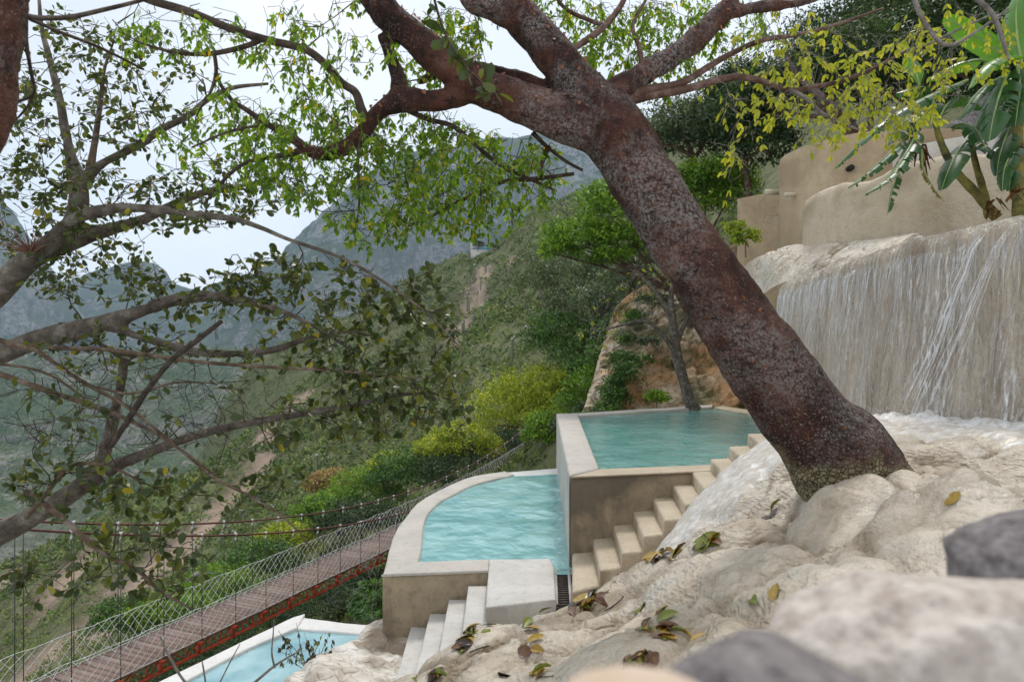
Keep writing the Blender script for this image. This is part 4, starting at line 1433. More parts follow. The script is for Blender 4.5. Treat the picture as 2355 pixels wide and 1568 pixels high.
def strand(s0, j0, j1, wid, off, drift, throw=0.0):
    js = np.arange(j0, j1)
    t = (js - j0) / max(1, (j1 - j0 - 1))
    sx = np.clip(s0 + drift * t * nfa + np.sin(t * r.uniform(2, 7) + r.uniform(0, 6)) * r.uniform(0.1, 0.9), 1, nfa - 2)
    i0 = sx.astype(int)
    fr = (sx - i0)[:, None]
    c = FL3[i0, js] * (1 - fr) + FL3[i0 + 1, js] * fr
    n3 = np.column_stack([fn[i0], np.zeros(len(js))])
    if len(c) > 9:
        pad = np.vstack([np.repeat(c[:1], 5, 0), c, np.repeat(c[-1:], 5, 0)])
        c = np.stack([np.convolve(pad[:, k_], np.ones(11) / 11, 'valid') for k_ in range(3)], 1)
    c = c + n3 * (off + throw * np.sqrt(t))[:, None]
    tg = np.column_stack([ft[i0], np.zeros(len(js))])
    w = wid * (0.35 + 0.65 * np.sin(np.pi * np.clip(t * 0.9 + 0.1, 0, 1))) * (1 + 0.35 * np.sin(js * r.uniform(0.3, 0.9) + r.uniform(0, 6)))
    w = np.clip(w, 0.0012, None)
    A = c - tg * w[:, None]
    B = c + n3 * (w * 0.7)[:, None]
    C = c + tg * w[:, None]
    k = len(js)
    VV = np.stack([A, B, C], 1).reshape(-1, 3)
    m.add(VV, grid_faces(k, 3))


for k in range(1500):  # the short white strips below the lip are glints put into the shape
    s0 = r.uniform(40, nfa - 60)
    lip = r.random() < 0.45
    j0 = int(r.choice([3, 4, 5, 6])) if lip else int(r.uniform(8, npf * 0.8))
    j1 = min(npf - 1, j0 + int(r.uniform(8, 26) if lip else r.uniform(3, 14)))
    strand(s0, j0, j1, r.uniform(0.001, 0.0045), np.full(j1 - j0, 0.016), r.normal(0, 0.004))
pxl = 1177.5 + fq[:, 0] / fq[:, 1] * F
for p_, lg, nn, wd in [(2278, 0.42, 9, 0.012), (2262, 0.15, 5, 0.004), (2338, 0.45, 8, 0.011), (2352, 0.15, 4, 0.004), (2020, 0.10, 7, 0.006), (1965, 0.10, 8, 0.006), (1945, 0.10, 7, 0.006), (1925, 0.08, 8, 0.006), (1900, 0.08, 8, 0.006), (1880, 0.08, 10, 0.006), (1862, 0.08, 10, 0.006), (1848, 0.06, 12, 0.007), (1835, 0.06, 12, 0.007), (1826, 0.06, 12, 0.007), (2110, 0.08, 5, 0.005), (2160, 0.08, 5, 0.005)]:
    s_ = int(np.argmin(np.abs(pxl - p_) + 1000 * (np.arange(nfa) < 60)))
    for k in range(nn):
        j1 = int(npf * r.uniform(0.75, 0.99)) if lg > 0.15 else int(npf * r.uniform(0.15, 0.5))
        strand(s_ + r.normal(0, 0.7), 3, j1, r.uniform(0.2, 1.0) * wd, np.full(j1 - 3, 0.014), r.normal(-0.045, 0.0025) if lg > 0.2 else r.normal(-0.004, 0.003), lg * r.uniform(0.35, 1.0))
vl = FL3[30:nfa - 10, 3:npf]
sm_ = np.stack([np.stack([np.convolve(np.pad(vl[i, :, k_], 4, 'edge'), np.ones(9) / 9, 'valid') for k_ in range(3)], 1) for i in range(len(vl))])
for _ in range(2):
    sm_[1:-1] = (sm_[:-2] + sm_[1:-1] + sm_[2:]) / 3
sm_ = sm_ + np.column_stack([fn[30:nfa - 10], np.zeros(nfa - 40)])[:, None] * 0.035
tag(obj('waterfall_sheet', sm_.reshape(-1, 3), grid_faces(len(vl), npf - 3), MAT['veil']), kind='structure')
fw_ = m.build('waterfall_water_glints', MAT['sheet'])
tag(fw_, kind='structure')
# ------------------------------------------------------------------ suspension footbridge
br = thing('suspension_bridge', 'red steel suspension footbridge with plank deck and white rope netting', 'bridge', (-10, 28, -12))
BU = np.array((0.4009, 0.9161, 0.0))
BV = np.array((0.9161, -0.4009, 0.0))
B0 = np.array((-6.26, 35.5, -10.4))          # on the near edge of the deck
S0, S1, BAY, DW = -24.0, 30.0, 1.56, 2.0


def B(s, v, z=0.0):
    """s along the bridge, v across from the near edge (negative: to the far side), z above the deck"""
    return B0 + BU * s + BV * v + np.array((0, 0, z + 0.0026 * max(0.0, s) ** 2))


R3 = Matrix(((BU[0], BV[0], 0), (BU[1], BV[1], 0), (0, 0, 1)))
rr = np.random.default_rng(3)
# planks
pw = 0.235
pm_V, pm_F = box8([(-pw / 2, -DW - 0.06, -0.025), (pw / 2, -DW - 0.06, -0.025), (pw / 2, 0.06, -0.025), (-pw / 2, 0.06, -0.025),
                   (-pw / 2, -DW - 0.06, 0.025), (pw / 2, -DW - 0.06, 0.025), (pw / 2, 0.06, 0.025), (-pw / 2, 0.06, 0.025)])
pmesh = mesh_np('plank', pm_V, pm_F, False)
pmesh.materials.append(MAT['plank'])
for k in range(int((S1 - S0) / 0.25)):
    s = S0 + k * 0.25
    M = Matrix.Translation(B(s, rr.normal(0, 0.012), rr.normal(0, 0.004))) @ (R3 @ Matrix.Rotation(rr.normal(0, 0.01), 3, 'Z')).to_4x4()
    inst('plank', pmesh, M, br)
TH = 0.5
nb = int((S1 - S0) / BAY)
vert = MB()
vert.add(*bar((0, 0, -0.06), (0, 0, -TH), 0.04, 0.04, (0, 1, 0)))
vme = mesh_np('strut', np.concatenate(vert.V), np.concatenate(vert.F4), False)
vme.materials.append(MAT['red_steel'])
post = MB()
post.add(*bar((0, 0, -0.05), (0, 0, -TH), 0.11, 0.10, (0, 1, 0)))
pome = mesh_np('post', np.concatenate(post.V), np.concatenate(post.F4), False)
pome.materials.append(MAT['red_steel'])
dg = MB()
dg.add(*bar((0.02, 0, -0.08), (BAY / 3 - 0.02, 0, -TH + 0.03), 0.034, 0.034, (0, 1, 0)))
dme = mesh_np('diagonal', np.concatenate(dg.V), np.concatenate(dg.F4), False)
dme.materials.append(MAT['red_steel'])
dg2 = MB()
dg2.add(*bar((0.02, 0, -TH + 0.03), (BAY / 3 - 0.02, 0, -0.08), 0.034, 0.034, (0, 1, 0)))
dme2 = mesh_np('diagonal', np.concatenate(dg2.V), np.concatenate(dg2.F4), False)
dme2.materials.append(MAT['red_steel'])
cbx = MB()
cbx.add(*bar((-0.02, -0.15, -0.03), (-0.02, DW + 0.22, -0.03), 0.10, 0.11))
cme = mesh_np('cross_beam', np.concatenate(cbx.V) * np.array((1, -1, 1)) + np.array((0, 0.02, -0.05)), np.concatenate(cbx.F4), False)
cme.materials.append(MAT['red_steel'])
R4 = R3.to_4x4()
for v in (-0.08, -DW + 0.08):
    for z, nm in ((-0.06, 'top_chord'), (-TH, 'bottom_chord')):
        m = MB()
        m.add(*tube([B(s_, v, z) for s_ in np.linspace(S0, S1, 28)], 0.075, 4))
        m.build(nm, MAT['red_steel'], br, smooth=False)
    for k in range(nb):
        s = S0 + 0.9 + k * BAY
        inst('post', pome, Matrix.Translation(B(s, v)) @ R4, br)
        if v < -1 and s < -2:
            pass
        for j in range(3):
            if j:
                inst('strut', vme, Matrix.Translation(B(s + j * BAY / 3, v)) @ R4, br)
            inst('diagonal', dme if j % 2 else dme2, Matrix.Translation(B(s + j * BAY / 3, v)) @ R4, br)
for k in range(nb):
    inst('cross_beam', cme, Matrix.Translation(B(S0 + 0.9 + k * BAY, 0)) @ R4, br)


# main cables and hangers
def cz(Yv):
    return -8.75 + 0.0075 * (Yv - 42.0) ** 2


hm = MB()
clm = MB()
clm.add(*tube([(0, 0, -0.22), (0, 0, -0.12), (0, 0, -0.1), (0, 0, -0.03), (0, 0, -0.02), (0, 0, 0.08)], [0.045, 0.045, 0.02, 0.02, 0.06, 0.06], 6))
clme = mesh_np('clamp', np.concatenate(clm.V), [np.concatenate(clm.F3), np.concatenate(clm.F4)], False)
clme.materials.append(MAT['clamp'])
for v in (0.12, -DW - 0.12):
    ss = np.linspace(S0, S1, 90)
    pth = np.array([B(s, v) for s in ss])
    dzc = -0.28 if v > 0 else 0.12
    pth[:, 2] = cz(pth[:, 1]) + dzc
    m = MB()
    m.add(*tube(pth, 0.038, 8))
    m.build('main_cable', MAT['rust_cable'], br)
    for k in range(nb):
        s = S0 + 0.9 + k * BAY
        a = B(s, v)
        t = a.copy()
        t[2] = cz(a[1]) + dzc
        m = MB()
        m.add(*tube([a + np.array((0, 0, -0.08)), t], 0.014, 5))
        h = m.build('hanger', MAT['steel'], br)
        inst('clamp', clme, Matrix.Translation(t), h)


# rope netting on both sides
def netting(v, name):
    m = MB()
    step, rows, H = 0.19, 5, 1.12
    n = int((S1 - S0) / step)

    def node(i, j):
        s = S0 + i * step + 0.11 * j / rows * 1.6
        jit = np.random.default_rng(i * 31 + j * 7 + int(abs(v) * 100)).normal(0, 1, 3)
        k = i % 8
        zz = H * j / rows - (0.05 * np.sin(np.pi * ((s / BAY) % 1)) if j == rows else 0)
        b = B(s, v + (0.10 if v > -1 else -0.10) * np.sin(np.pi * j / rows) + jit[0] * 0.012, 0.05 + zz)
        return b + BU * jit[1] * 0.014 + np.array((0, 0, jit[2] * 0.014 * (j > 0)))
    N = np.array([[node(i, j) for j in range(rows + 1)] for i in range(n + 1)])
    for i in range(0, n):
        for j in range(rows):
            # two diagonal families through alternate nodes
            if (i + j) % 2 == 0:
                a, b = N[i, j], N[i + 1, j + 1] if i + 1 <= n else N[i, j + 1]
                m.add(*tube([a, b], 0.011, 3, False))
            else:
                a, b = N[i + 1, j] if i + 1 <= n else N[i, j], N[i, j + 1]
                m.add(*tube([a, b], 0.011, 3, False))
    o8 = np.array([(1, 0, 0), (0, 1, 0), (-1, 0, 0), (0, -1, 0), (0, 0, 1), (0, 0, -1)]) * 0.026
    f8 = np.array([(0, 1, 4), (1, 2, 4), (2, 3, 4), (3, 0, 4), (1, 0, 5), (2, 1, 5), (3, 2, 5), (0, 3, 5)])
    for i in range(n + 1):
        for j in range(rows + 1):
            if (i + j) % 2 == 0:
                m.add(N[i, j] + o8, f8)
    o = m.build(name, MAT['rope'], br)
    o['kind'] = 'stuff'
    for j, nm in ((0, 'bottom_rope'), (rows, 'top_rope')):
        t = MB()
        t.add(*tube(N[::2, j], 0.011, 5))
        t.build(nm, MAT['rope'], br)


netting(0.05, 'netting')
netting(-DW - 0.05, 'netting')
# ------------------------------------------------------------------ limbs traced as lines (px, py, distance, width in px)
def limb(pts, n=6):
    """-> path (n,3), radii"""
    a = np.array(pts, float)
    p = np.array([P(x, y, d) for x, y, d, w in a])
    rad = a[:, 3] * a[:, 2] / F / 2
    q = catmull(np.column_stack([p, rad]), n)
    return q[:, :3], np.clip(q[:, 3], 0.002, None)


def remeshed(name, parts, vox, mat, parent, smooth=4, disp=0.0, seed=0, dsc=6.0):
    """fuse overlapping tubes into one skin"""
    m = MB()
    for pth, rad, seg in parts:
        m.add(*tube(pth, rad, seg))
    tmp = m.build(name + '_raw', None)
    md = tmp.modifiers.new('r', 'REMESH')
    md.mode = 'VOXEL'
    md.voxel_size = vox
    md2 = tmp.modifiers.new('s', 'SMOOTH')
    md2.iterations = smooth
    md2.factor = 0.5
    dg_ = bpy.context.evaluated_depsgraph_get()
    ev = tmp.evaluated_get(dg_)
    me = bpy.data.meshes.new_from_object(ev)
    bpy.data.objects.remove(tmp)
    me.name = name
    n = len(me.vertices)
    co = np.empty(n * 3, np.float32)
    me.vertices.foreach_get('co', co)
    co = co.reshape(-1, 3).astype(float)
    if disp:
        no = np.empty(n * 3, np.float32)
        me.vertices.foreach_get('normal', no)
        no = no.reshape(-1, 3)
        d = fbm(co * dsc * 0.35, 3, seed=seed) * disp * 2.2 + fbm(co * dsc, 4, 0.6, seed=seed + 1) * disp
        co = co + no * d[:, None]
        me.vertices.foreach_set('co', co.astype(np.float32).ravel())
    me.polygons.foreach_set('use_smooth', np.ones(len(me.polygons), bool))
    me.materials.clear()
    me.materials.append(mat)
    me.update()
    o = bpy.data.objects.new(name, me)
    return link(o, parent)


class Grower:
    """twigs that reach from a skeleton of limbs to scattered targets"""
    def __init__(s, limbs, rng, inflate=1.0):
        s.pos = np.vstack([p for p, r in limbs])
        s.rad = np.concatenate([r for p, r in limbs])
        s.dir = np.vstack([np.gradient(p, axis=0) for p, r in limbs])
        s.dir /= np.linalg.norm(s.dir, axis=1, keepdims=True) + 1e-9
        s.rng = rng
        s.mb = MB()
        s.tips = []

    def grow(s, targets, rmin=0.0016, rmax=0.012, wob=0.09, sag=0.0, seg=0.09, maxlen=1.4, sides=4, k=0.010):
        rng = s.rng
        d0 = np.array([np.min(((s.pos - t) ** 2).sum(1)) for t in targets])
        for i in np.argsort(d0 + rng.normal(0, 0.05, len(d0))):
            t = targets[i]
            v = s.pos - t
            d = np.sqrt((v ** 2).sum(1))
            # prefer nodes whose direction points to the target
            al = -(v * s.dir).sum(1) / (d + 1e-6)
            q = int(np.argmin(d * (1.25 - 0.35 * al)))
            L = d[q]
            if L < 0.04:
                continue
            if L > maxlen:
                t = s.pos[q] + (t - s.pos[q]) * maxlen / L
                L = maxlen
            m = max(3, int(L / seg) + 1)
            u = np.linspace(0, 1, m)[:, None]
            a = s.pos[q]
            b = t
            c = a + s.dir[q] * L * 0.45
            pth = (1 - u) ** 2 * a + 2 * u * (1 - u) * c + u * u * b
            w = rng.normal(0, wob * 0.35, (m, 3)) * seg * 2.2
            w[0] = 0
            pth = pth + w * np.minimum(1, u * 3)
            pth[:, 2] -= sag * L * (u[:, 0] ** 2)
            r0 = min(s.rad[q] * 0.75, rmax, rmin + k * L)
            rr_ = r0 + (rmin - r0) * u[:, 0]
            s.mb.add(*tube(pth, rr_, sides, False))
            dr = np.gradient(pth, axis=0)
            dr /= np.linalg.norm(dr, axis=1, keepdims=True) + 1e-9
            s.pos = np.vstack([s.pos, pth[1:]])
            s.rad = np.concatenate([s.rad, rr_[1:]])
            s.dir = np.vstack([s.dir, dr[1:]])
            s.tips.append((pth, rr_))


def zone_targets(zones, rng, mul=1.0):
    """zones: (px, py, rx, ry, Y0, Y1, n)"""
    out = []
    for px, py, rx, ry, y0, y1, n in zones:
        n = int(n * mul)
        a = rng.uniform(0, 2 * np.pi, n)
        r_ = np.sqrt(rng.uniform(0, 1, n))
        Y = rng.uniform(y0, y1, n)
        for k in range(int(n)):
            out.append(P(px + rx * r_[k] * math.cos(a[k]), py + ry * r_[k] * math.sin(a[k]), Y[k]))
    return np.array(out)


def pinnate(tips, rng, per, size, pairs, droop=0.75, keep=1.0):
    """compound leaves along twig ends -> positions, directions, normals, sizes of the leaflets, and stalk lines"""
    Pp, D, N, S, stalks = [], [], [], [], []
    for pth, rad in tips:
        if rng.random() > keep:
            continue
        for q in range(per):
            t = 1 - abs(rng.normal(0, 0.28))
            k = int(np.clip(t, 0.25, 1) * (len(pth) - 1))
            o = pth[k]
            d = rng.normal(size=3)
            d[2] = -abs(d[2]) * 0.5 - droop
            d /= np.linalg.norm(d)
            out = rng.normal(size=3) * 0.7
            L = size * rng.uniform(1.6, 2.6)
            m = int(rng.integers(pairs[0], pairs[1] + 1))
            end = o + d * L
            bend = np.array((out[0], out[1], 0.35)) * L * 0.25
            pts = [o, o + d * L * 0.5 + bend, end]
            stalks.append(np.array(pts))
            side = np.cross(d, rng.normal(size=3))
            side /= np.linalg.norm(side) + 1e-9
            for j in range(m):
                u = (j + 1) / m
                c = (1 - u) ** 2 * pts[0] + 2 * u * (1 - u) * pts[1] + u * u * pts[2]
                for sg in (-1, 1):
                    dd_ = side * sg * 0.75 + d * 0.75 + np.array((0, 0, -0.55)) + rng.normal(0, 0.2, 3)
                    nn = np.cross(dd_, side) * sg + rng.normal(0, 0.35, 3) + np.array((0, 0, 0.5))
                    Pp.append(c)
                    D.append(dd_)
                    N.append(nn)
                    S.append(size * rng.uniform(0.7, 1.15) * (0.8 + 0.3 * u))
            Pp.append(end)
            D.append(d + np.array((0, 0, -0.4)))
            N.append(rng.normal(size=3))
            S.append(size * rng.uniform(0.8, 1.2))
    return np.array(Pp), np.array(D), np.array(N), np.array(S), stalks


def simple_leaves(tips, rng, per, size, keep=1.0, spread=0.35):
    Pp, D, N, S = [], [], [], []
    for pth, rad in tips:
        if rng.random() > keep:
            continue
        tg = np.gradient(pth, axis=0)
        for q in range(per):
            t = 1 - abs(rng.normal(0, spread))
            k = int(np.clip(t, 0.1, 1) * (len(pth) - 1))
            d = tg[k] / (np.linalg.norm(tg[k]) + 1e-9) * 0.6 + rng.normal(0, 0.75, 3) + np.array((0, 0, -0.15))
            d /= np.linalg.norm(d)
            n_ = np.array((0, 0, 0.9)) + rng.normal(0, 0.55, 3)
            s_ = size * rng.uniform(0.6, 1.2)
            Pp.append(pth[k] + d * s_ * 0.12)
            D.append(d)
            N.append(n_)
            S.append(s_)
    return np.array(Pp), np.array(D), np.array(N), np.array(S)


def put_leaves(parent, tpl, leaves, mat, rng, singles=300, name='leaf', mass='foliage'):
    """the leaves that show largest each as a part, the rest joined"""
    Pp, D, N, S = leaves
    px = 1177.5 + Pp[:, 0] / Pp[:, 1] * F
    py = 800 - Pp[:, 2] / Pp[:, 1] * F
    vis = (px > 0) & (px < 2355) & (py > 0) & (py < 1568)
    big = np.where(vis, S / Pp[:, 1], 0)
    order = np.argsort(-big)
    one = order[:singles]
    rest = order[singles:]
    me = mesh_np(name, tpl[0], tpl[1])
    me.materials.append(mat)
    for i in one:
        inst(name, me, leaf_matrix(Pp[i], D[i], N[i], S[i]), parent)
    if len(rest):
        V, Fc = leaf_batch(tpl, Pp[rest], D[rest], N[rest], S[rest])
        o = obj(mass, V, Fc, mat, parent)
        o['kind'] = 'stuff'


T_BUR = leaf_template(0.42, 0.10, 0.10, 0.45)
T_FIG = leaf_template(0.60, 0.10, 0.12, 0.52, 0.06, (0.0, 0.70, 1.0, 0.84, 0.0))
TOP = 4.9

# ------------------------------------------------------------------ the leaning red-barked tree
bt = thing('leaning_tree', 'thick leaning red-barked tree with peeling bark rooted in wet travertine', 'tree', P(1965, 1110, 5.0))
trunk = limb([(2043, 1221, 5.15, 274), (1993, 1155, 5.1, 253), (1962, 1100, 5.05, 239), (1919, 1035, 5.0, 228), (1862, 976, 5, 192), (1788, 879, 5, 188), (1719, 787, 4.95, 181), (1662, 698, 4.95, 165), (1609, 613, 4.9, 152), (1531, 497, 4.9, 145), (1458, 372, 4.9, 146), (1415, 305, 4.9, 149), (1385, 262, 4.9, 143)], 8)
b1 = limb([(1440, 345, 4.9, 130), (1370, 292, 4.9, 122), (1300, 270, 4.88, 112), (1230, 248, 4.85, 98), (1160, 222, 4.8, 92), (1085, 190, 4.75, 82), (1019, 142, 4.7, 78), (960, 88, 4.65, 74), (890, 35, 4.6, 70), (835, -40, 4.5, 64), (780, -130, 4.4, 58)], 7)
b2 = limb([(1400, 290, 4.9, 120), (1362, 235, 4.92, 106), (1325, 190, 4.95, 100), (1270, 120, 5.0, 93), (1215, 55, 5.05, 90), (1170, 0, 5.1, 86), (1120, -70, 5.15, 78)], 7)
b2b = limb([(1190, 30, 5.06, 80), (1130, 12, 5.0, 66), (1085, 0, 4.95, 58), (1070, -50, 4.9, 50)], 6)
b3 = limb([(1390, 262, 4.95, 95), (1420, 210, 4.98, 66), (1480, 168, 5.05, 58), (1575, 112, 5.15, 52), (1640, 55, 5.25, 48), (1672, 15, 5.3, 40), (1700, -40, 5.4, 34)], 7)
b3b = limb([(1645, 52, 5.25, 36), (1690, 28, 5.3, 32), (1750, 16, 5.4, 26), (1830, 8, 5.5, 20), (1905, -10, 5.6, 14)], 6)
b5 = limb([(1350, 235, 5.0, 60), (1270, 212, 5.1, 38), (1195, 178, 5.2, 34), (1120, 162, 5.3, 30), (1060, 150, 5.4, 22), (960, 190, 5.5, 14)], 6)
b6 = limb([(1100, 200, 4.78, 62), (1045, 222, 4.75, 52), (985, 234, 4.7, 48), (925, 230, 4.7, 46), (872, 254, 4.7, 40), (838, 298, 4.7, 36), (802, 333, 4.7, 33), (760, 352, 4.7, 30), (720, 352, 4.7, 27), (687, 330, 4.7, 23), (655, 306, 4.7, 18)], 7)
b6b = limb([(922, 228, 4.7, 40), (912, 170, 4.66, 32), (895, 120, 4.62, 30), (884, 78, 4.6, 34)], 6)
b4 = limb([(1415, 235, 5.0, 48), (1480, 222, 5.05, 24), (1570, 207, 5.1, 19), (1670, 180, 5.15, 16), (1735, 182, 5.2, 15), (1816, 207, 5.3, 12), (1870, 200, 5.3, 11), (1936, 187, 5.35, 10), (2003, 160, 5.4, 8), (2080, 120, 5.4, 6)], 6)
b4b = limb([(1430, 225, 5.0, 40), (1500, 205, 5.05, 22), (1570, 190, 5.1, 17), (1636, 150, 5.15, 15), (1683, 123, 5.2, 13), (1753, 93, 5.3, 12), (1836, 80, 5.35, 9), (1930, 55, 5.4, 7), (2030, 20, 5.5, 5)], 6)
bole = remeshed('trunk', [(*x, 28) for x in (trunk, b1, b2, b2b, b3, b3b, b5, b6, b6b)], 0.016, MAT['bark_red'], bt, 4, 0.013, 3, 8.0)
# thin limbs
mleft = limb([(300, -20, 4.5, 20), (350, 2, 4.5, 19), (433, 27, 4.5, 19), (533, 67, 4.5, 18), (617, 93, 4.55, 18), (700, 113, 4.6, 18), (750, 150, 4.6, 18), (785, 190, 4.65, 18), (817, 213, 4.65, 19), (830, 250, 4.68, 22), (846, 285, 4.7, 24)], 7)
mleft2 = limb([(600, 92, 4.55, 13), (560, 108, 4.5, 12), (483, 124, 4.45, 11), (400, 121, 4.4, 8), (317, 97, 4.35, 5)], 6)
mleft3 = limb([(493, 124, 4.45, 9), (497, 160, 4.5, 9), (492, 190, 4.5, 8), (478, 225, 4.5, 6), (460, 250, 4.5, 5)], 6)
mleft4 = limb([(660, 310, 4.7, 17), (617, 287, 4.7, 14), (570, 255, 4.65, 12), (533, 230, 4.6, 10), (505, 190, 4.55, 8), (495, 150, 4.5, 6)], 6)
mleft5 = limb([(700, 342, 4.7, 18), (660, 356, 4.75, 13), (600, 365, 4.8, 11), (550, 383, 4.85, 9), (500, 430, 4.9, 7), (470, 470, 4.95, 4)], 6)
mleft6 = limb([(669, 318, 4.7, 10), (640, 290, 4.6, 9), (590, 290, 4.5, 7), (520, 305, 4.4, 6), (440, 340, 4.35, 4)], 6)
mlow = limb([(930, 250, 4.72, 14), (985, 275, 4.85, 12), (1040, 290, 4.9, 11), (1090, 330, 5.0, 10), (1150, 380, 5.1, 10), (1215, 410, 5.15, 9), (1280, 440, 5.2, 5)], 6)
mlow2 = limb([(1205, 412, 5.15, 11), (1150, 420, 5.1, 10), (1100, 445, 5.05, 9), (1040, 470, 5.0, 7), (990, 500, 4.95, 5), (940, 520, 4.9, 3)], 6)
mlow3 = limb([(1320, 400, 5.1, 9), (1260, 408, 5.15, 10), (1210, 414, 5.15, 11)], 5)
mlow4 = limb([(1225, 305, 5.1, 12), (1255, 335, 5.1, 9), (1300, 370, 5.1, 8), (1340, 392, 5.1, 6)], 5)
mlow5 = limb([(1240, 410, 5.15, 9), (1245, 380, 5.12, 10), (1262, 335, 5.1, 11)], 5)
mhang = limb([(848, 275, 4.68, 10), (826, 330, 4.65, 7), (824, 400, 4.6, 6), (826, 470, 4.6, 5), (816, 540, 4.6, 3)], 6)
mtop = limb([(1290, 130, 5.0, 14), (1360, 85, 5.2, 16), (1400, 50, 5.25, 15), (1430, 10, 5.3, 13), (1450, -40, 5.3, 11)], 6)
mtop2 = limb([(1392, 60, 5.25, 11), (1350, 45, 5.3, 10), (1300, 20, 5.35, 9), (1270, -20, 5.4, 7)], 6)
mtop3 = limb([(1478, 160, 5.05, 16), (1470, 110, 5.1, 11), (1455, 60, 5.15, 9), (1480, 10, 5.2, 7), (1500, -30, 5.2, 6)], 6)
mr1 = limb([(1816, 207, 5.3, 12), (1850, 225, 5.3, 10), (1890, 260, 5.35, 8), (1950, 290, 5.4, 6), (1990, 300, 5.4, 4)], 5)
mr2 = limb([(2095, -20, 5.2, 12), (2130, 60, 5.2, 10), (2180, 105, 5.2, 8), (2250, 70, 5.2, 6), (2320, 20, 5.2, 5)], 5)
mr3 = limb([(2225, -20, 5.0, 13), (2280, 30, 5.0, 11), (2305, 90, 5.0, 9), (2320, 140, 5.0, 6)], 5)
mr4 = limb([(2080, 120, 5.4, 7), (2140, 100, 5.35, 6), (2200, 70, 5.3, 5), (2290, 30, 5.25, 4)], 5)
thin = [mleft, mleft2, mleft3, mleft4, mleft5, mleft6, mlow, mlow2, mlow3, mlow4, mlow5, mhang, mtop, mtop2, mtop3, mr1, mr2, mr3, mr4, b4, b4b]
for t in thin:
    m = MB()
    m.add(*tube(t[0], t[1], 9))
    m.build('branch', MAT['bark_limb'] if any(t is y for y in (b4, b4b, mtop, mtop2, mtop3)) else MAT['bark_twig_grey'] if any(t is y for y in (mr1, mr2, mr3, mr4)) else MAT['bark_twig'], bt)
rg = np.random.default_rng(21)
gl = Grower([b1, b5, b6, b6b, b2b] + [x for x in thin if not any(x is y for y in (mr1, mr2, mr3, mr4, b4, b4b))], rg)
ZG = [(900, 400, 260, 120, 4.3, 5.4, 250), (1080, 400, 200, 120, 4.7, 5.6, 210), (720, 330, 190, 120, 4.3, 5.2, 190), (640, 210, 170, 110, 4.2, 5.2, 75), (740, 80, 180, 100, 4.2, 5.2, 75),
      (400, 60, 170, 60, 4.2, 5.0, 45), (950, 300, 160, 60, 4.6, 5.6, 80), (1000, 100, 120, 90, 4.8, 5.6, 90), (1080, 480, 150, 60, 4.8, 5.3, 60), (860, 500, 110, 60, 4.4, 5.0, 45), (500, 330, 160, 110, 4.4, 5.2, 70), (1230, 380, 80, 70, 5.0, 5.5, 40)]
gl.grow(zone_targets(ZG, rg, 0.16), 0.0035, 0.015, 0.14, 0.02, 0.1, 2.2, 5, 0.012)
n0 = len(gl.tips)
gl.grow(zone_targets(ZG, rg, 1.4), 0.0022, 0.010, 0.14, 0.03)
gl.tips = gl.tips[n0:]
nL = len(gl.tips)
gt = Grower([b2, b2b, b3, b3b, mtop, mtop2, mtop3], rg)
ZT = [(1330, 60, 120, 80, 5.1, 6.0, 110), (1450, 80, 110, 90, 5.1, 6.0, 110), (1560, 40, 110, 60, 5.2, 6.0, 80), (1520, 150, 90, 50, 5.2, 5.8, 40), (1680, 60, 110, 80, 5.4, 6.2, 60), (1250, 20, 60, 60, 5.2, 6, 30), (1060, 60, 80, 60, 5, 5.8, 30)]
gt.grow(zone_targets(ZT, rg, 1.4), 0.0022, 0.011, 0.12, 0.02)
gr_ = Grower([b4, b4b, b3b, mr1, mr2, mr3, mr4], rg)
ZR = [(1750, 160, 130, 120, 5.0, 5.8, 90), (1900, 170, 140, 140, 5.0, 5.8, 120), (2060, 180, 150, 120, 5.0, 5.7, 120), (2020, 260, 110, 50, 5.0, 5.6, 45), (2200, 80, 130, 100, 5.0, 5.6, 70), (1680, 300, 60, 60, 5.0, 5.5, 12), (1700, 390, 30, 40, 5.0, 5.4, 6), (1870, 300, 60, 40, 5, 5.4, 10)]
gr_.grow(zone_targets(ZR, rg, 0.2), 0.003, 0.012, 0.16, 0.0, 0.1, 2.2, 5, 0.011)
gr_.tips = []
gr_.grow(zone_targets(ZR, rg, 1.2), 0.0022, 0.010, 0.13, 0.0)
m = MB()
m.V, m.F3, m.F4, m.n = gl.mb.V, gl.mb.F3, gl.mb.F4, gl.mb.n
o = gl.mb.build('twigs', MAT['bark_twig'], bt)
o['kind'] = 'stuff'
o = gt.mb.build('twigs', MAT['bark_twig'], bt)
o['kind'] = 'stuff'
o = gr_.mb.build('twigs', MAT['bark_twig_grey'], bt)
o['kind'] = 'stuff'
L1 = pinnate(gl.tips + gt.tips, rg, 1, 0.048, (2, 4), 0.8, 0.94)
put_leaves(bt, T_BUR, L1[:4], MAT['bursera_leaf'], rg, 190)
L2 = pinnate(gr_.tips, rg, 1, 0.058, (2, 3), 0.8, 0.62)
put_leaves(bt, T_BUR, L2[:4], MAT['yellow_leaf'], rg, 110)
sm = MB()
for q in L1[4] + L2[4]:
    sm.add(*tube(catmull(q, 2), 0.0009, 3, False))
o = sm.build('leaf_stalks', MAT['banana_rib'], bt)
o['kind'] = 'stuff'

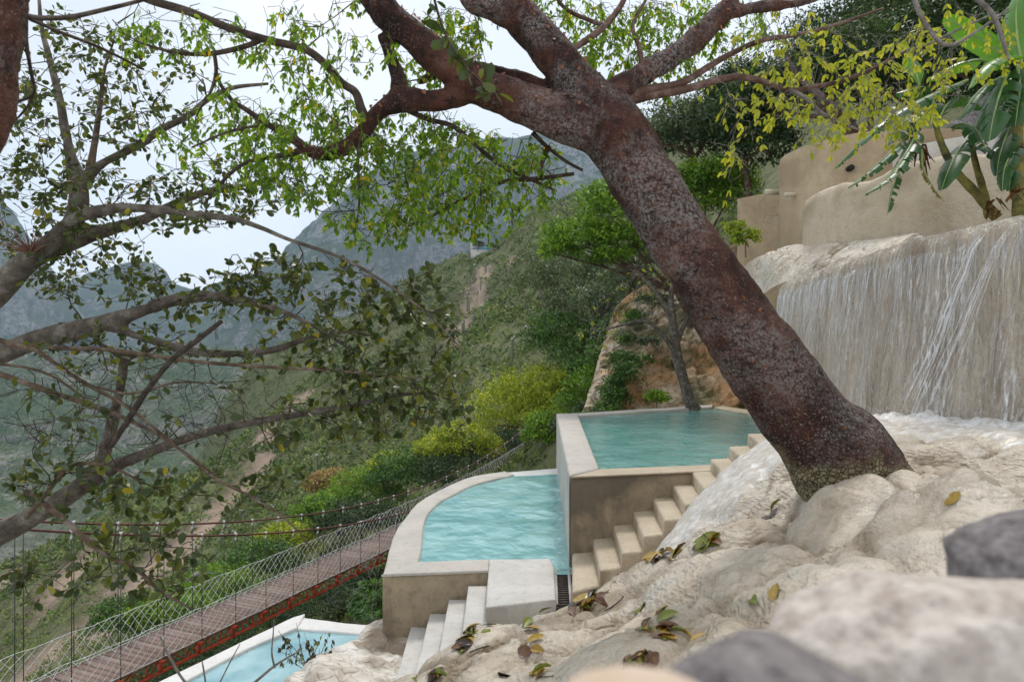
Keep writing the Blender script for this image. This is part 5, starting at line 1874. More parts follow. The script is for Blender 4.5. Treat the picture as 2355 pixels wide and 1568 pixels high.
# curled flakes of peeling bark, thickest along the upper sides
fk = MB()
for (pth, rad), n in ((trunk, 70), (b1, 200), (b2, 110), (b3, 70), (b6, 60)):
    tg = np.gradient(pth, axis=0)
    for k in range(n):
        i = int(rg.integers(2, len(pth) - 1))
        t_ = tg[i] / np.linalg.norm(tg[i])
        d_ = rg.normal(size=3) * np.array((1, 1, 0.8)) + np.array((0.35, -0.1, 1.1))
        d_ -= t_ * (d_ @ t_)
        d_ /= np.linalg.norm(d_)
        c_ = pth[i] + t_ * rg.normal(0, 0.04) + d_ * rad[i] * 0.985
        a_ = np.cross(t_, d_)
        ang = rg.uniform(0, 6.28)
        e1 = t_ * math.cos(ang) + a_ * math.sin(ang)
        e2 = np.cross(d_, e1)
        L_ = rg.uniform(0.006, 0.022)
        w_ = L_ * rg.uniform(0.4, 0.9)
        lift = rg.uniform(0.3, 1.1)
        fk.add([c_ - e2 * w_, c_ + e2 * w_, c_ + e1 * L_ + e2 * w_ * 0.8 + d_ * L_ * lift * 0.5, c_ + e1 * L_ - e2 * w_ * 0.7 + d_ * L_ * lift * 0.5,
                c_ + e1 * L_ * 1.4 + d_ * L_ * lift * 1.1], [np.array([[0, 1, 2, 3]]), np.array([[3, 2, 4]])])
o = fk.build('bark_flakes', MAT['flake'], bt)
o['kind'] = 'stuff'

# dark trunk at the corner of the view, another of the same kind
ct = thing('corner_tree', 'dark red trunk of another peeling tree, cut by the picture corner', 'tree', (-4.5, 2.6, -3.2))
cl = limb([(-1500, 2200, 2.9, 420), (-700, 1300, 2.9, 330), (-330, 700, 2.9, 260), (-130, 330, 2.9, 200), (-40, 90, 2.9, 160), (0, -40, 2.9, 140), (30, -200, 2.9, 120)], 9)
remeshed('trunk', [(*cl, 24)], 0.032, MAT['bark_red'], ct, 3, 0.014, 9, 8.0)
for ln in [[(58, 36, 2.9, 12), (95, 42, 3.2, 12), (160, 40, 3.4, 11), (230, 25, 3.6, 10), (330, 0, 3.8, 8), (420, -30, 4, 6)],
           [(55, 40, 2.9, 10), (62, 110, 3.0, 9), (72, 170, 3.1, 8), (78, 215, 3.2, 7), (40, 235, 3.2, 6), (0, 250, 3.2, 5)],
           [(78, 215, 3.2, 6), (60, 250, 3.2, 5), (30, 280, 3.2, 4), (-20, 310, 3.2, 3)],
           [(70, 45, 3.0, 9), (140, 75, 3.6, 8), (230, 110, 4.0, 7), (330, 160, 4.4, 5)]]:
    t = limb(ln, 6)
    m = MB()
    m.add(*tube(t[0], t[1], 8))
    m.build('branch', MAT['bark_twig'], ct)

# ------------------------------------------------------------------ fig tree
ft_ = thing('fig_tree', 'spreading fig tree with pale grey limbs and dark oval leaves over the canyon', 'tree', (-6.2, 5.6, -9))
YF = 5.6
stem = limb([(-700, 2600, 5.8, 260), (-560, 1900, 5.8, 220), (-430, 1350, 5.8, 180), (-330, 1000, 5.8, 140), (-220, 860, 5.8, 110), (-90, 760, 5.75, 85)], 7)
f1 = limb([(-110, 770, 5.75, 82), (-40, 700, 5.7, 66), (0, 662, 5.7, 60), (50, 613, 5.6, 54), (117, 560, 5.5, 42), (150, 520, 5.4, 30), (200, 492, 5.3, 27), (300, 478, 5.2, 24), (433, 492, 5.1, 19), (533, 503, 5.0, 14), (600, 524, 4.9, 11), (667, 552, 4.8, 9), (785, 593, 4.7, 8), (879, 646, 4.6, 7), (969, 710, 4.6, 5), (1019, 757, 4.6, 4), (1072, 813, 4.6, 3)], 6)
f1b = limb([(85, 590, 5.6, 48), (140, 565, 5.7, 44), (200, 542, 5.8, 38), (260, 526, 5.9, 30), (340, 500, 6.0, 22), (400, 470, 6.1, 18), (480, 440, 6.2, 16), (560, 430, 6.2, 14), (640, 405, 6.2, 8)], 6)
f2 = limb([(150, 560, 5.75, 46), (172, 500, 5.8, 42), (182, 455, 5.85, 44), (176, 415, 5.9, 42), (160, 350, 5.95, 24), (148, 290, 6, 20), (138, 230, 6, 17), (114, 135, 6.1, 14), (96, 65, 6.2, 10), (90, 0, 6.2, 7)], 6)
f2b = limb([(180, 430, 5.88, 40), (205, 402, 5.9, 28), (235, 377, 5.95, 22), (290, 348, 6, 20), (333, 326, 6, 19), (367, 300, 6, 17), (433, 267, 6.1, 14), (473, 233, 6.1, 12), (533, 203, 6.2, 10), (617, 193, 6.2, 6)], 6)
f2c = limb([(205, 402, 5.9, 22), (214, 350, 5.95, 15), (222, 300, 6, 13), (233, 220, 6, 10), (240, 160, 6.1, 7), (260, 100, 6.1, 4)], 6)
f3 = limb([(-200, 880, 5.75, 80), (-90, 845, 5.65, 62), (0, 814, 5.6, 50), (100, 776, 5.5, 46), (200, 754, 5.4, 44), (300, 724, 5.3, 34), (400, 690, 5.2, 28), (500, 682, 5.1, 24), (600, 700, 5.0, 16), (667, 723, 4.9, 11), (733, 756, 4.9, 8), (800, 800, 4.9, 5)], 6)
f4 = limb([(250, 748, 5.35, 30), (310, 770, 5.3, 21), (433, 806, 5.2, 20), (533, 814, 5.15, 19), (633, 803, 5.1, 16), (700, 780, 5.1, 12), (785, 763, 5.05, 8), (850, 770, 5, 5)], 6)
f5 = limb([(-420, 1330, 5.75, 110), (-150, 1290, 5.6, 72), (0, 1225, 5.5, 56), (60, 1195, 5.5, 50), (150, 1142, 5.4, 46), (217, 1100, 5.4, 42), (265, 1072, 5.35, 32), (333, 1043, 5.3, 24), (433, 1006, 5.2, 21), (533, 980, 5.1, 19), (667, 956, 5.0, 16), (785, 937, 4.9, 13), (919, 908, 4.9, 8), (1000, 905, 4.9, 4)], 6)
f5b = limb([(200, 1110, 5.4, 36), (235, 1050, 5.45, 30), (252, 1000, 5.5, 26), (270, 923, 5.6, 23), (282, 860, 5.6, 22), (290, 823, 5.6, 22), (320, 815, 5.65, 14), (380, 790, 5.7, 9)], 6)
f5c = limb([(290, 830, 5.6, 18), (262, 808, 5.65, 14), (230, 790, 5.7, 10), (190, 740, 5.75, 7)], 5)
f7 = limb([(-40, 770, 5.4, 14), (33, 790, 5.3, 11), (133, 800, 5.2, 11), (233, 803, 5.1, 10), (333, 815, 5.0, 10), (433, 830, 4.9, 9), (600, 843, 4.8, 8), (785, 853, 4.7, 6), (900, 866, 4.7, 4), (979, 871, 4.7, 3)], 6)
f8 = limb([(-60, 840, 5.2, 15), (0, 860, 5.1, 14), (133, 906, 5.0, 13), (233, 940, 4.9, 11), (333, 983, 4.8, 8), (440, 1050, 4.8, 5), (500, 1100, 4.8, 4)], 6)
f8b = limb([(20, 790, 5.1, 12), (83, 806, 5.0, 10), (140, 845, 5, 9), (200, 883, 4.9, 9), (300, 940, 4.8, 8), (417, 1036, 4.7, 6), (500, 1102, 4.6, 6), (583, 1145, 4.6, 6), (667, 1202, 4.6, 4), (720, 1265, 4.6, 3)], 6)
f9 = limb([(60, 1130, 5.0, 13), (117, 1170, 4.8, 13), (175, 1220, 4.7, 13), (233, 1268, 4.6, 12), (317, 1312, 4.5, 10), (367, 1358, 4.5, 7), (440, 1400, 4.5, 4)], 6)
f10 = limb([(60, 1190, 4.9, 10), (110, 1130, 4.8, 10), (165, 1070, 4.7, 9), (250, 1072, 4.7, 8), (330, 1110, 4.7, 5)], 6)
f11 = limb([(-30, 835, 5.3, 7), (60, 845, 5.3, 6), (130, 870, 5.2, 6), (210, 930, 5.1, 5), (260, 970, 5, 4)], 6)
f12 = limb([(225, 890, 5.0, 6), (300, 905, 5.0, 6), (400, 880, 5.0, 5), (480, 880, 5, 4)], 5)
remeshed('trunk', [(*x, 20) for x in (stem, f1, f1b, f2, f2b, f3, f4, f5, f5b)], 0.024, MAT['bark_fig'], ft_, 2, 0.006, 15, 9.0)
for t in (f1, f1b, f2, f2b, f3, f4, f5):
    k_ = len(t[0]) // 2
    m = MB()
    m.add(*tube(t[0][k_:], t[1][k_:], 9))
    m.build('branch', MAT['bark_fig'], ft_)
fthin = [f2c, f5c, f7, f8, f8b, f9, f10, f11, f12]
for t in fthin:
    m = MB()
    m.add(*tube(t[0], t[1], 9))
    m.build('branch', MAT['bark_brown'], ft_)
ds = limb([(510, 738, 4.4, 11), (450, 785, 4.4, 13), (400, 823, 4.4, 13), (350, 880, 4.45, 13), (317, 930, 4.5, 14), (285, 980, 4.5, 13), (258, 1025, 4.5, 10)], 5)
m = MB()
m.add(*tube(ds[0] + fbm(ds[0] * 9, 2)[:, None] * 0.006, ds[1], 10))
m.build('dead_branch', MAT['bark_dead'], ft_)
rf = np.random.default_rng(33)
gf = Grower([f1, f1b, f2, f2b, f2c, f3, f4, f5, f5b, f5c] + fthin, rf)
ZF = [(180, 230, 170, 220, 5.3, 6.6, 210), (330, 200, 150, 150, 5.4, 6.6, 110), (80, 480, 120, 130, 5.2, 6.2, 110), (250, 470, 200, 80, 5.1, 6.2, 110), (500, 430, 180, 70, 5.4, 6.3, 90), (480, 480, 160, 50, 5.0, 5.6, 40),
      (200, 620, 180, 80, 5.2, 6.2, 130), (450, 680, 160, 50, 4.9, 5.6, 60), (700, 680, 180, 100, 4.7, 5.4, 95), (870, 770, 200, 130, 4.6, 5.3, 120), (920, 890, 170, 90, 4.6, 5.2, 80), (960, 680, 80, 60, 4.6, 5, 30),
      (600, 640, 120, 60, 4.8, 5.5, 60), (280, 800, 220, 70, 5.0, 5.8, 100), (560, 830, 120, 60, 4.9, 5.4, 40), (820, 960, 180, 60, 4.6, 5.2, 60), (300, 950, 270, 110, 4.4, 5.6, 210), (120, 930, 150, 120, 4.6, 5.4, 70), (560, 960, 150, 90, 4.5, 5.2, 60), (1000, 950, 90, 50, 4.7, 5.0, 24),
      (150, 1110, 150, 70, 4.6, 5.4, 70), (330, 1290, 150, 90, 4.4, 4.8, 75), (120, 1330, 120, 60, 4.5, 4.9, 24), (400, 1130, 150, 60, 4.6, 5.0, 36), (620, 1120, 120, 60, 4.5, 4.8, 16), (860, 860, 220, 150, 4.7, 5.3, 60), (40, 300, 80, 200, 5.4, 6.4, 70)]
gf.grow(zone_targets(ZF, rf, 0.22), 0.0035, 0.015, 0.16, 0.01, 0.1, 2.4, 5, 0.012)
gf.tips = []
gf.grow(zone_targets(ZF, rf, 1.5), 0.0023, 0.010, 0.14, 0.02)
o = gf.mb.build('twigs', MAT['bark_twig'], ft_)
o['kind'] = 'stuff'
# leaves thin out over the bare middle limbs
tips = [(p_, r_) for p_, r_ in gf.tips if not (830 < 800 - p_[-1, 2] / p_[-1, 1] * F < 1060 and 1177.5 + p_[-1, 0] / p_[-1, 1] * F < 640 and rf.random() < 0.88)]
LF = simple_leaves(tips, rf, 3, 0.080, 0.97, 0.42)
LF[3][:] *= np.interp(LF[0][:, 1], [4.6, 5.2, 6.2], [0.95, 0.82, 0.74])
put_leaves(ft_, T_FIG, LF, MAT['fig_leaf'], rf, 262)
# hanging big-leaved spray in front of the leaning tree
sp = limb([(990, -40, 4.2, 6), (1010, 40, 4.2, 6), (1040, 110, 4.2, 5), (1085, 170, 4.2, 4), (1150, 220, 4.2, 3)], 6)
m = MB()
m.add(*tube(sp[0], sp[1], 6))
m.build('hanging_spray', MAT['bark_twig'], ft_)
lv = simple_leaves([(sp[0], sp[1])] * 12, rf, 3, 0.10, 1.0, 0.5)
me = mesh_np('leaf', T_FIG[0], T_FIG[1])
me.materials.append(MAT['fig_leaf'])
for i in range(len(lv[0])):
    inst('leaf', me, leaf_matrix(lv[0][i], lv[1][i], lv[2][i], lv[3][i]), ft_)

# spiky air plant on the limb
ap = thing('air_plant', 'spiky reddish air plant growing on the pale fig limb', 'plant', P(60, 580, 5.4))
c0 = P(70, 585, 5.35)
for k in range(46):
    d = rdir(1, rf)[0]
    d[2] = abs(d[2]) * 0.8 + 0.15
    d[0] -= 0.25
    d /= np.linalg.norm(d)
    L = rf.uniform(0.16, 0.34)
    pts = np.array([c0, c0 + d * L * 0.5, c0 + d * L + np.array((0, 0, -0.04))])
    m = MB()
    m.add(*tube(catmull(pts, 3), np.linspace(0.006, 0.0008, 7), 4))
    m.build('leaf_blade', MAT['bromeliad'], ap)
# ------------------------------------------------------------------ trees of the slope: crowns of many small leaves
def crown(blobs, rng, n, size, clump=0.55, flat=0.75, drop=0.2):
    """blobs: (px, py, rx, ry, Y, depth) ellipsoids -> leaf batch arrays"""
    Pp, S = [], []
    w = np.array([b[2] * b[3] for b in blobs], float)
    w /= w.sum()
    D, N = [], []
    for (px, py, rx, ry, Y, dp), wi in zip(blobs, w):
        c = P(px, py, Y)
        R = np.array((rx * Y / F, dp, ry * Y / F))
        k = max(5, int(n * wi))
        nc = max(5, int(k / 42))
        cd = rdir(nc, rng)
        cd[:, 2] = np.where(cd[:, 2] < -0.35, -cd[:, 2], cd[:, 2])
        cc = c + cd * R * rng.uniform(0.45, 1.0, (nc, 1)) ** 0.6
        cr = R.mean() * clump * rng.uniform(0.5, 1.1, nc)
        i = rng.integers(0, nc, k)
        g = rng.normal(size=(k, 3)) * 0.45
        g[:, 2] *= flat * 0.6
        p = cc[i] + g * cr[i][:, None]
        Pp.append(p)
        out = (p - c) / R
        d = rdir(k, rng) + np.array((0, 0, -drop))
        D.append(d)
        N.append(out * 0.5 + np.array((0, 0, 0.8)) + rng.normal(0, 0.5, (k, 3)))
        S.append(size * rng.uniform(0.6, 1.3, k))
    return np.vstack(Pp), np.vstack(D), np.vstack(N), np.concatenate(S)


T_CARD = (np.array([(0, 0, 0), (0.45, 0.24, 0.05), (1, 0, -0.06), (0.45, -0.24, 0.05)], float), [np.array([(0, 1, 2), (0, 2, 3)])])


def tree(name, label, base, blobs, mat, n, size, bark, rng, trunk_r=0.12, group=None, fork=0.45, clump=0.55, drop=0.2, lean=None, cat='tree'):
    base = np.asarray(base, float)
    t = thing(name, label, cat, base, group)
    cen = np.array([P(b[0], b[1], b[4]) for b in blobs])
    wgt = np.array([b[2] * b[3] for b in blobs], float)
    mid = (cen * wgt[:, None]).sum(0) / wgt.sum()
    fk = base + (mid - base) * fork + (np.array(lean) if lean is not None else 0)
    m = MB()
    pth = catmull(np.array([base - np.array((0, 0, 0.4)), base, base * 0.5 + fk * 0.5 + rng.normal(0, 0.1, 3), fk]), 5)
    m.add(*tube(pth, np.linspace(trunk_r, trunk_r * 0.72, len(pth)), 9))
    for c, b in zip(cen, blobs):
        R = np.array((b[2] * b[4] / F, b[5], b[3] * b[4] / F))
        q = catmull(np.array([fk, fk * 0.5 + c * 0.5 + rng.normal(0, 0.12, 3) * R, c + rng.normal(0, 0.2, 3) * R]), 5)
        m.add(*tube(q, np.linspace(trunk_r * 0.6, trunk_r * 0.18, len(q)), 6))
        for k in range(5):
            s_ = q[int(rng.integers(len(q) // 2, len(q)))]
            e = c + rdir(1, rng)[0] * R * rng.uniform(0.5, 0.95)
            w = catmull(np.array([s_, s_ * 0.5 + e * 0.5 + rng.normal(0, 0.1, 3) * R, e]), 4)
            m.add(*tube(w, np.linspace(trunk_r * 0.25, trunk_r * 0.06, len(w)), 4))
    m.build('trunk', bark, t)
    V, Fc = leaf_batch(T_CARD, *crown(blobs, rng, n, size, clump, 0.75, drop))
    o = obj('crown', V, Fc, mat, t)
    o['kind'] = 'stuff'
    return t


rt = np.random.default_rng(50)


def ground(px, py, Y):
    """on the hillside under that point"""
    p = P(px, py, Y)
    p[2] = hill_z(np.array([p[0]]), np.array([p[1]]))[0]
    return p


A = MAT
# behind the trunk
tree('feathery_tree', 'feathery bright green tree showing on both sides of the leaning trunk', P(1590, 760, 30), [(1330, 545, 85, 45, 27, 1.6), (1420, 480, 90, 60, 27.5, 1.8), (1450, 550, 70, 40, 27, 1.5), (1290, 580, 45, 25, 27, 1), (1500, 560, 50, 40, 28, 1.3), (1640, 410, 80, 40, 28, 1.8), (1600, 460, 60, 60, 28.5, 1.6), (1690, 450, 50, 50, 28, 1.2), (1400, 590, 60, 22, 27, 1)],
     A['crown_bright'], 21000, 0.18, A['bark_brown'], rt, 0.16, fork=0.35)
tree('grey_green_tree', 'dense grey-green tree hanging over the slope beside the feathery tree', ground(1330, 700, 52), [(1310, 640, 110, 60, 48, 3), (1400, 640, 90, 70, 44, 3), (1260, 600, 60, 35, 52, 2.5), (1430, 720, 70, 60, 42, 2.5), (1220, 650, 50, 30, 55, 2)],
     A['crown_olive'], 12000, 0.24, A['bark_brown'], rt, 0.2, drop=0.7)
tree('dark_green_tree', 'dark green tree right above the yellow-green crown', ground(1310, 860, 46), [(1290, 760, 75, 45, 46, 3), (1340, 815, 80, 55, 44, 3), (1250, 790, 45, 35, 47, 2), (1380, 780, 50, 50, 42, 2)],
     A['crown_green'], 11000, 0.22, A['bark_brown'], rt, 0.18)
tree('yellow_green_tree', 'broad yellow-green crown on the slope above the far bridge end', ground(1240, 1000, 46), [(1250, 885, 125, 45, 45, 3.2), (1175, 930, 90, 55, 46, 3.2), (1290, 930, 100, 60, 44, 3), (1330, 880, 60, 35, 43, 2.4), (1150, 975, 55, 35, 47, 2), (1230, 960, 80, 40, 44, 2)],
     A['crown_yellow'], 16000, 0.22, A['bark_brown'], rt, 0.2)
tree('light_green_tree', 'light green tree with drooping leaves at the corner of the upper pool', ground(1350, 1000, 36), [(1370, 900, 70, 55, 36, 2), (1400, 850, 50, 40, 36, 1.6), (1320, 930, 45, 40, 36, 1.6), (1420, 920, 45, 40, 33, 1.4)],
     A['crown_bright'], 9000, 0.17, A['bark_brown'], rt, 0.12, drop=0.6)
tree('leafy_sapling', 'leafy green sapling poking up behind the rim between the two pools', ground(1250, 1080, 40), [(1255, 985, 45, 40, 38, 1.2), (1230, 1000, 30, 25, 38, 1), (1275, 1005, 25, 20, 38, 1)],
     A['crown_bright'], 4500, 0.19, A['bark_brown'], rt, 0.07, drop=0.7)
tree('dark_shrub', 'dark green shrub below the yellow-green crown', ground(1130, 1040, 64), [(1150, 1015, 75, 35, 62, 3), (1080, 1045, 70, 40, 60, 3), (1210, 1000, 60, 30, 60, 2.5), (1020, 1085, 60, 40, 56, 2.5)],
     A['crown_dark'], 10000, 0.22, A['bark_brown'], rt, 0.12, cat='shrub')
tree('hillside_tree', 'large olive tree filling the slope left of the bare pool tree', ground(1420, 860, 40), [(1440, 640, 60, 40, 36, 2), (1470, 590, 60, 40, 34, 2), (1380, 700, 70, 50, 40, 2.4), (1300, 700, 60, 40, 46, 2.4), (1450, 720, 40, 40, 36, 1.6)],
     A['crown_olive'], 11000, 0.2, A['bark_brown'], rt, 0.18, drop=0.7)
tree('hillside_tree', 'mid green tree crowding the concrete post above the pool', ground(1400, 960, 36), [(1395, 830, 45, 50, 36, 1.8), (1440, 800, 30, 40, 35, 1.2), (1350, 860, 50, 40, 38, 1.8), (1405, 760, 30, 35, 37, 1.2)],
     A['crown_green'], 9000, 0.19, A['bark_brown'], rt, 0.14)
tree('dark_shrub', 'dark leafy shrub tight behind the rim where the two pools meet', ground(1210, 1050, 66), [(1245, 1005, 60, 35, 64, 3), (1180, 1040, 55, 30, 64, 3), (1115, 1065, 50, 28, 64, 3), (1290, 1000, 30, 30, 62, 2)],
     A['crown_dark'], 8000, 0.17, A['bark_brown'], rt, 0.1, cat='shrub')
tree('dark_shrub', 'deep green shrub between the light green tree and the pool corner', ground(1370, 1000, 33), [(1370, 960, 60, 35, 32, 1.4), (1320, 985, 50, 30, 33, 1.4), (1420, 945, 30, 25, 31, 1.0)],
     A['crown_dark'], 7000, 0.16, A['bark_brown'], rt, 0.1, cat='shrub')
row = [('yellow bushy tree at the top of the row beyond the bridge', 1065, 1015, 62, 40, 58, 'crown_yellow'),
       ('small bright yellow tree left of the dark shrub beyond the bridge', 1010, 1035, 45, 28, 62, 'crown_yellow'),
       ('deep green round tree in the row beyond the bridge', 940, 1080, 70, 45, 62, 'crown_green'),
       ('yellow-green tree glowing beside the deep green round tree', 900, 1075, 40, 30, 66, 'crown_yellow'),
       ('fresh green tree beside the pinkish dry shrub', 830, 1130, 75, 45, 64, 'crown_bright'),
       ('pinkish dry shrub with yellow tips above the bridge cables', 765, 1110, 45, 25, 70, 'crown_dry'),
       ('fresh green tree straddled by the bridge cables', 735, 1180, 50, 35, 60, 'crown_bright'),
       ('yellow tree just above the netting at mid bridge', 660, 1245, 60, 32, 52, 'crown_yellow'),
       ('green bush behind the netting at mid bridge', 600, 1290, 70, 40, 48, 'crown_green'),
       ('light green bush behind the netting left of mid bridge', 500, 1350, 80, 40, 44, 'crown_bright'),
       ('light green bush behind the netting farther down the bridge', 390, 1400, 80, 40, 40, 'crown_bright'),
       ('green bush behind the netting near the picture edge', 290, 1420, 60, 40, 40, 'crown_green'),
       ('dark green bush under the fresh green trees', 830, 1190, 80, 35, 52, 'crown_dark')]
for lab, px, py, rx, ry, Y, mt in row:
    g = ground(px, py + ry * 1.2, Y)
    z_top = P(px, py, Y)
    rx, ry = rx * 1.22, ry * 1.2
    tree('slope_tree', lab, g if g[2] < z_top[2] else P(px, py + ry * 1.5, Y), [(px, py, rx, ry, Y, rx * Y / F * 0.8), (px - rx * 0.6, py + ry * 0.45, rx * 0.6, ry * 0.6, Y, rx * Y / F * 0.5), (px + rx * 0.6, py + ry * 0.3, rx * 0.55, ry * 0.6, Y, rx * Y / F * 0.5)],
         A[mt], 6500, 0.20 * Y / 50 + 0.03, A['bark_brown'], rt, 0.10, 'trees in the row beyond the bridge')
for lab, bl, mt, n in [('dark thicket below the bridge truss beside the middle pool wall', [(850, 1360, 50, 40, 36, 2), (790, 1375, 60, 40, 37, 2), (720, 1400, 60, 30, 36, 2), (660, 1420, 60, 25, 35, 2)], 'crown_dark', 12000),
                       ('low thicket under the bridge beyond the white pool rim', [(590, 1445, 60, 25, 33, 2), (510, 1485, 60, 22, 31, 2), (430, 1525, 60, 22, 29, 2), (350, 1570, 60, 25, 27, 2)], 'crown_dark', 9000),
                       ('leafy green bush against the middle pool corner', [(858, 1372, 24, 34, 16.5, 0.5), (868, 1400, 18, 30, 15.5, 0.4), (835, 1390, 22, 24, 17, 0.5)], 'crown_green', 4200),
                       ('olive bush behind the truss at mid bridge', [(880, 1320, 50, 40, 42, 2), (800, 1345, 50, 25, 42, 2)], 'crown_olive', 6000)]:
    c = P(bl[0][0], bl[0][1] + bl[0][3], bl[0][4])
    c[2] -= 1.2
    tree('thicket', lab, c, bl, A[mt], n, 0.13, A['bark_brown'], rt, 0.06, cat='shrub', clump=0.7)

# dark wood above the terrace
dk = [('tall dark tree with a red stem behind the round ochre wall', (1960, 330, 24), [(1850, 200, 110, 90, 24, 2.2), (1760, 230, 90, 70, 25, 2), (1930, 150, 100, 80, 24, 2)], 'crown_dark'),
      ('dark tree filling the gap above the banana leaves', (2120, 320, 24), [(2080, 130, 110, 100, 25, 2.2), (2180, 180, 90, 80, 25, 2), (2010, 210, 80, 70, 26, 2)], 'crown_dark'),
      ('dark tree above the banana plant at the picture edge', (2330, 300, 22), [(2280, 70, 120, 110, 23, 2.2), (2360, 160, 80, 90, 22, 2), (2200, 40, 90, 80, 24, 2)], 'crown_dark'),
      ('grey-green shrub beside the leaning trunk above the feathery tree', (1600, 420, 29), [(1560, 290, 70, 60, 29, 1.8), (1620, 320, 80, 60, 29, 2), (1520, 330, 50, 50, 29, 1.5), (1650, 260, 70, 50, 30, 1.6)], 'crown_olive'),
      ('dark green tree between the grey-green shrub and the round wall', (1720, 430, 27), [(1700, 300, 80, 80, 27, 2), (1760, 340, 60, 60, 26, 1.6), (1690, 210, 70, 60, 28, 1.8)], 'crown_dark'),
      ('high dark tree against the sky behind the yellow leaf sprays', (2000, 300, 34), [(1990, 60, 120, 80, 33, 3), (2110, 20, 120, 80, 33, 3), (1880, 90, 80, 60, 34, 2.5)], 'crown_dark'),
      ('dark tree just behind the light banana leaves', (2290, 280, 20), [(2250, 130, 90, 70, 20, 1.6), (2330, 200, 60, 60, 19, 1.4), (2190, 150, 60, 60, 20, 1.4)], 'crown_dark'),
      ('highest dark tree at the top edge of the wood', (2260, 250, 34), [(2240, -10, 130, 80, 34, 3), (2340, 30, 120, 100, 33, 3)], 'crown_dark')]
for lab, bs, bl, mt in dk:
    tree('wood_tree', lab, P(*bs), bl, A[mt], 12000, 0.17, A['bark_limb'], rt, 0.17, 'dark trees above the terrace', clump=0.6, drop=0.3)
m = MB()
rsx = limb([(1975, 320, 22, 22), (1955, 285, 22, 22), (1925, 255, 22, 20), (1880, 215, 22, 18), (1840, 180, 22.3, 14), (1800, 120, 22.5, 9)], 5)
rs = thing('red_trunk_tree', 'bare dark red trunk leaning out of the wood over the round wall', 'tree', rsx[0][0])
m.add(*tube(*rsx, 9))
m.build('trunk', A['bark_red'], rs)

# ------------------------------------------------------------------ small bare tree on the far rim of the upper pool
pt = thing('bare_tree', 'small bare grey tree standing on the far rim of the upper pool', 'tree', P(1592, 934, 25.6))
pY = 25.4
t0 = limb([(1598, 945, pY, 34), (1585, 920, pY, 27), (1574, 880, pY, 24), (1562, 840, pY, 26), (1552, 790, pY, 24), (1547, 740, pY, 20), (1543, 690, pY, 14), (1548, 640, pY, 9), (1560, 600, pY, 5)], 6)
t1 = limb([(1560, 835, pY, 16), (1545, 800, pY - 0.2, 12), (1520, 765, pY - 0.4, 11), (1495, 742, pY - 0.5, 10), (1465, 738, pY - 0.5, 8), (1430, 748, pY - 0.6, 6), (1380, 762, pY - 0.6, 3)], 6)
t2 = limb([(1550, 745, pY, 16), (1530, 705, pY, 14), (1505, 672, pY, 12), (1480, 640, pY, 9), (1450, 620, pY, 5)], 6)
t3 = limb([(1556, 790, pY, 14), (1572, 750, pY + 0.2, 11), (1590, 710, pY + 0.3, 9), (1600, 670, pY + 0.4, 6)], 6)
remeshed('trunk', [(*x, 14) for x in (t0, t1, t2, t3)], 0.03, A['bark_fig'], pt, 2)
gp = Grower([t1, t2, t3, t0], rt)
gp.grow(zone_targets([(1420, 720, 90, 50, 24.2, 25.6, 70), (1490, 650, 70, 50, 24.5, 25.6, 60), (1380, 770, 60, 30, 24, 25.4, 36), (1580, 650, 60, 60, 25, 26, 30), (1440, 780, 50, 25, 24.4, 25, 20)], rt), 0.011, 0.035, 0.25, 0.0, 0.3, 4.0, 4, 0.012)
o = gp.mb.build('twigs', A['bark_twig_grey'], pt)
o['kind'] = 'stuff'
lf = simple_leaves(gp.tips, rt, 2, 0.20, 0.25)
V, Fc = leaf_batch(T_CARD, *lf)
o = obj('foliage', V, Fc, A['yellow_leaf'], pt)
o['kind'] = 'stuff'
# plants clinging to the outcrop
for lab, bl, mt, n in [('mossy creeper clump on the rocks left of the bare tree', [(1440, 870, 30, 40, 27.2, 0.5), (1420, 920, 30, 30, 27, 0.5), (1470, 830, 30, 20, 28.5, 0.5)], 'crown_green', 3500),
                       ('trailing plants down the left edge of the rocks', [(1395, 945, 28, 20, 26.6, 0.5), (1408, 895, 24, 30, 27.5, 0.5), (1425, 835, 22, 30, 29, 0.5), (1438, 785, 20, 28, 30.5, 0.5), (1455, 735, 24, 24, 32, 0.5), (1350, 965, 30, 18, 26, 0.5)], 'crown_green', 6000),
                       ('grassy dark tuft hanging from the upper rocks', [(1500, 690, 40, 22, 31, 0.5), (1545, 655, 40, 22, 31.5, 0.5), (1490, 790, 26, 18, 29, 0.4)], 'crown_olive', 3500),
                       ('small leafy plant at the pool rim below the rocks', [(1510, 915, 22, 18, 26, 0.4)], 'crown_bright', 900),
                       ('dry grassy tuft on the terrace beside the trunk', [(1715, 545, 22, 20, 20, 0.4), (1690, 530, 20, 18, 20.4, 0.4)], 'crown_yellow', 1600)]:
    c = P(bl[0][0], bl[0][1] + bl[0][3] * 0.8, bl[0][4])
    tree('creeper', lab, c, bl, A[mt], n, 0.13, A['bark_brown'], rt, 0.02, cat='plant', clump=0.8)
tw = thing('dry_shrub', 'leafless twiggy shrub in front of the round ochre wall', 'shrub', P(1690, 590, 19.5))
gs_ = Grower([limb([(1690, 590, 19.5, 5), (1700, 560, 19.4, 4), (1710, 530, 19.3, 3)], 4)], rt)
gs_.grow(zone_targets([(1740, 480, 60, 50, 18.8, 19.8, 34), (1700, 520, 40, 30, 19, 20, 16)], rt), 0.004, 0.014, 0.3, 0, 0.25, 3.0, 4, 0.008)
gs_.mb.build('branches', A['bark_twig_grey'], tw)

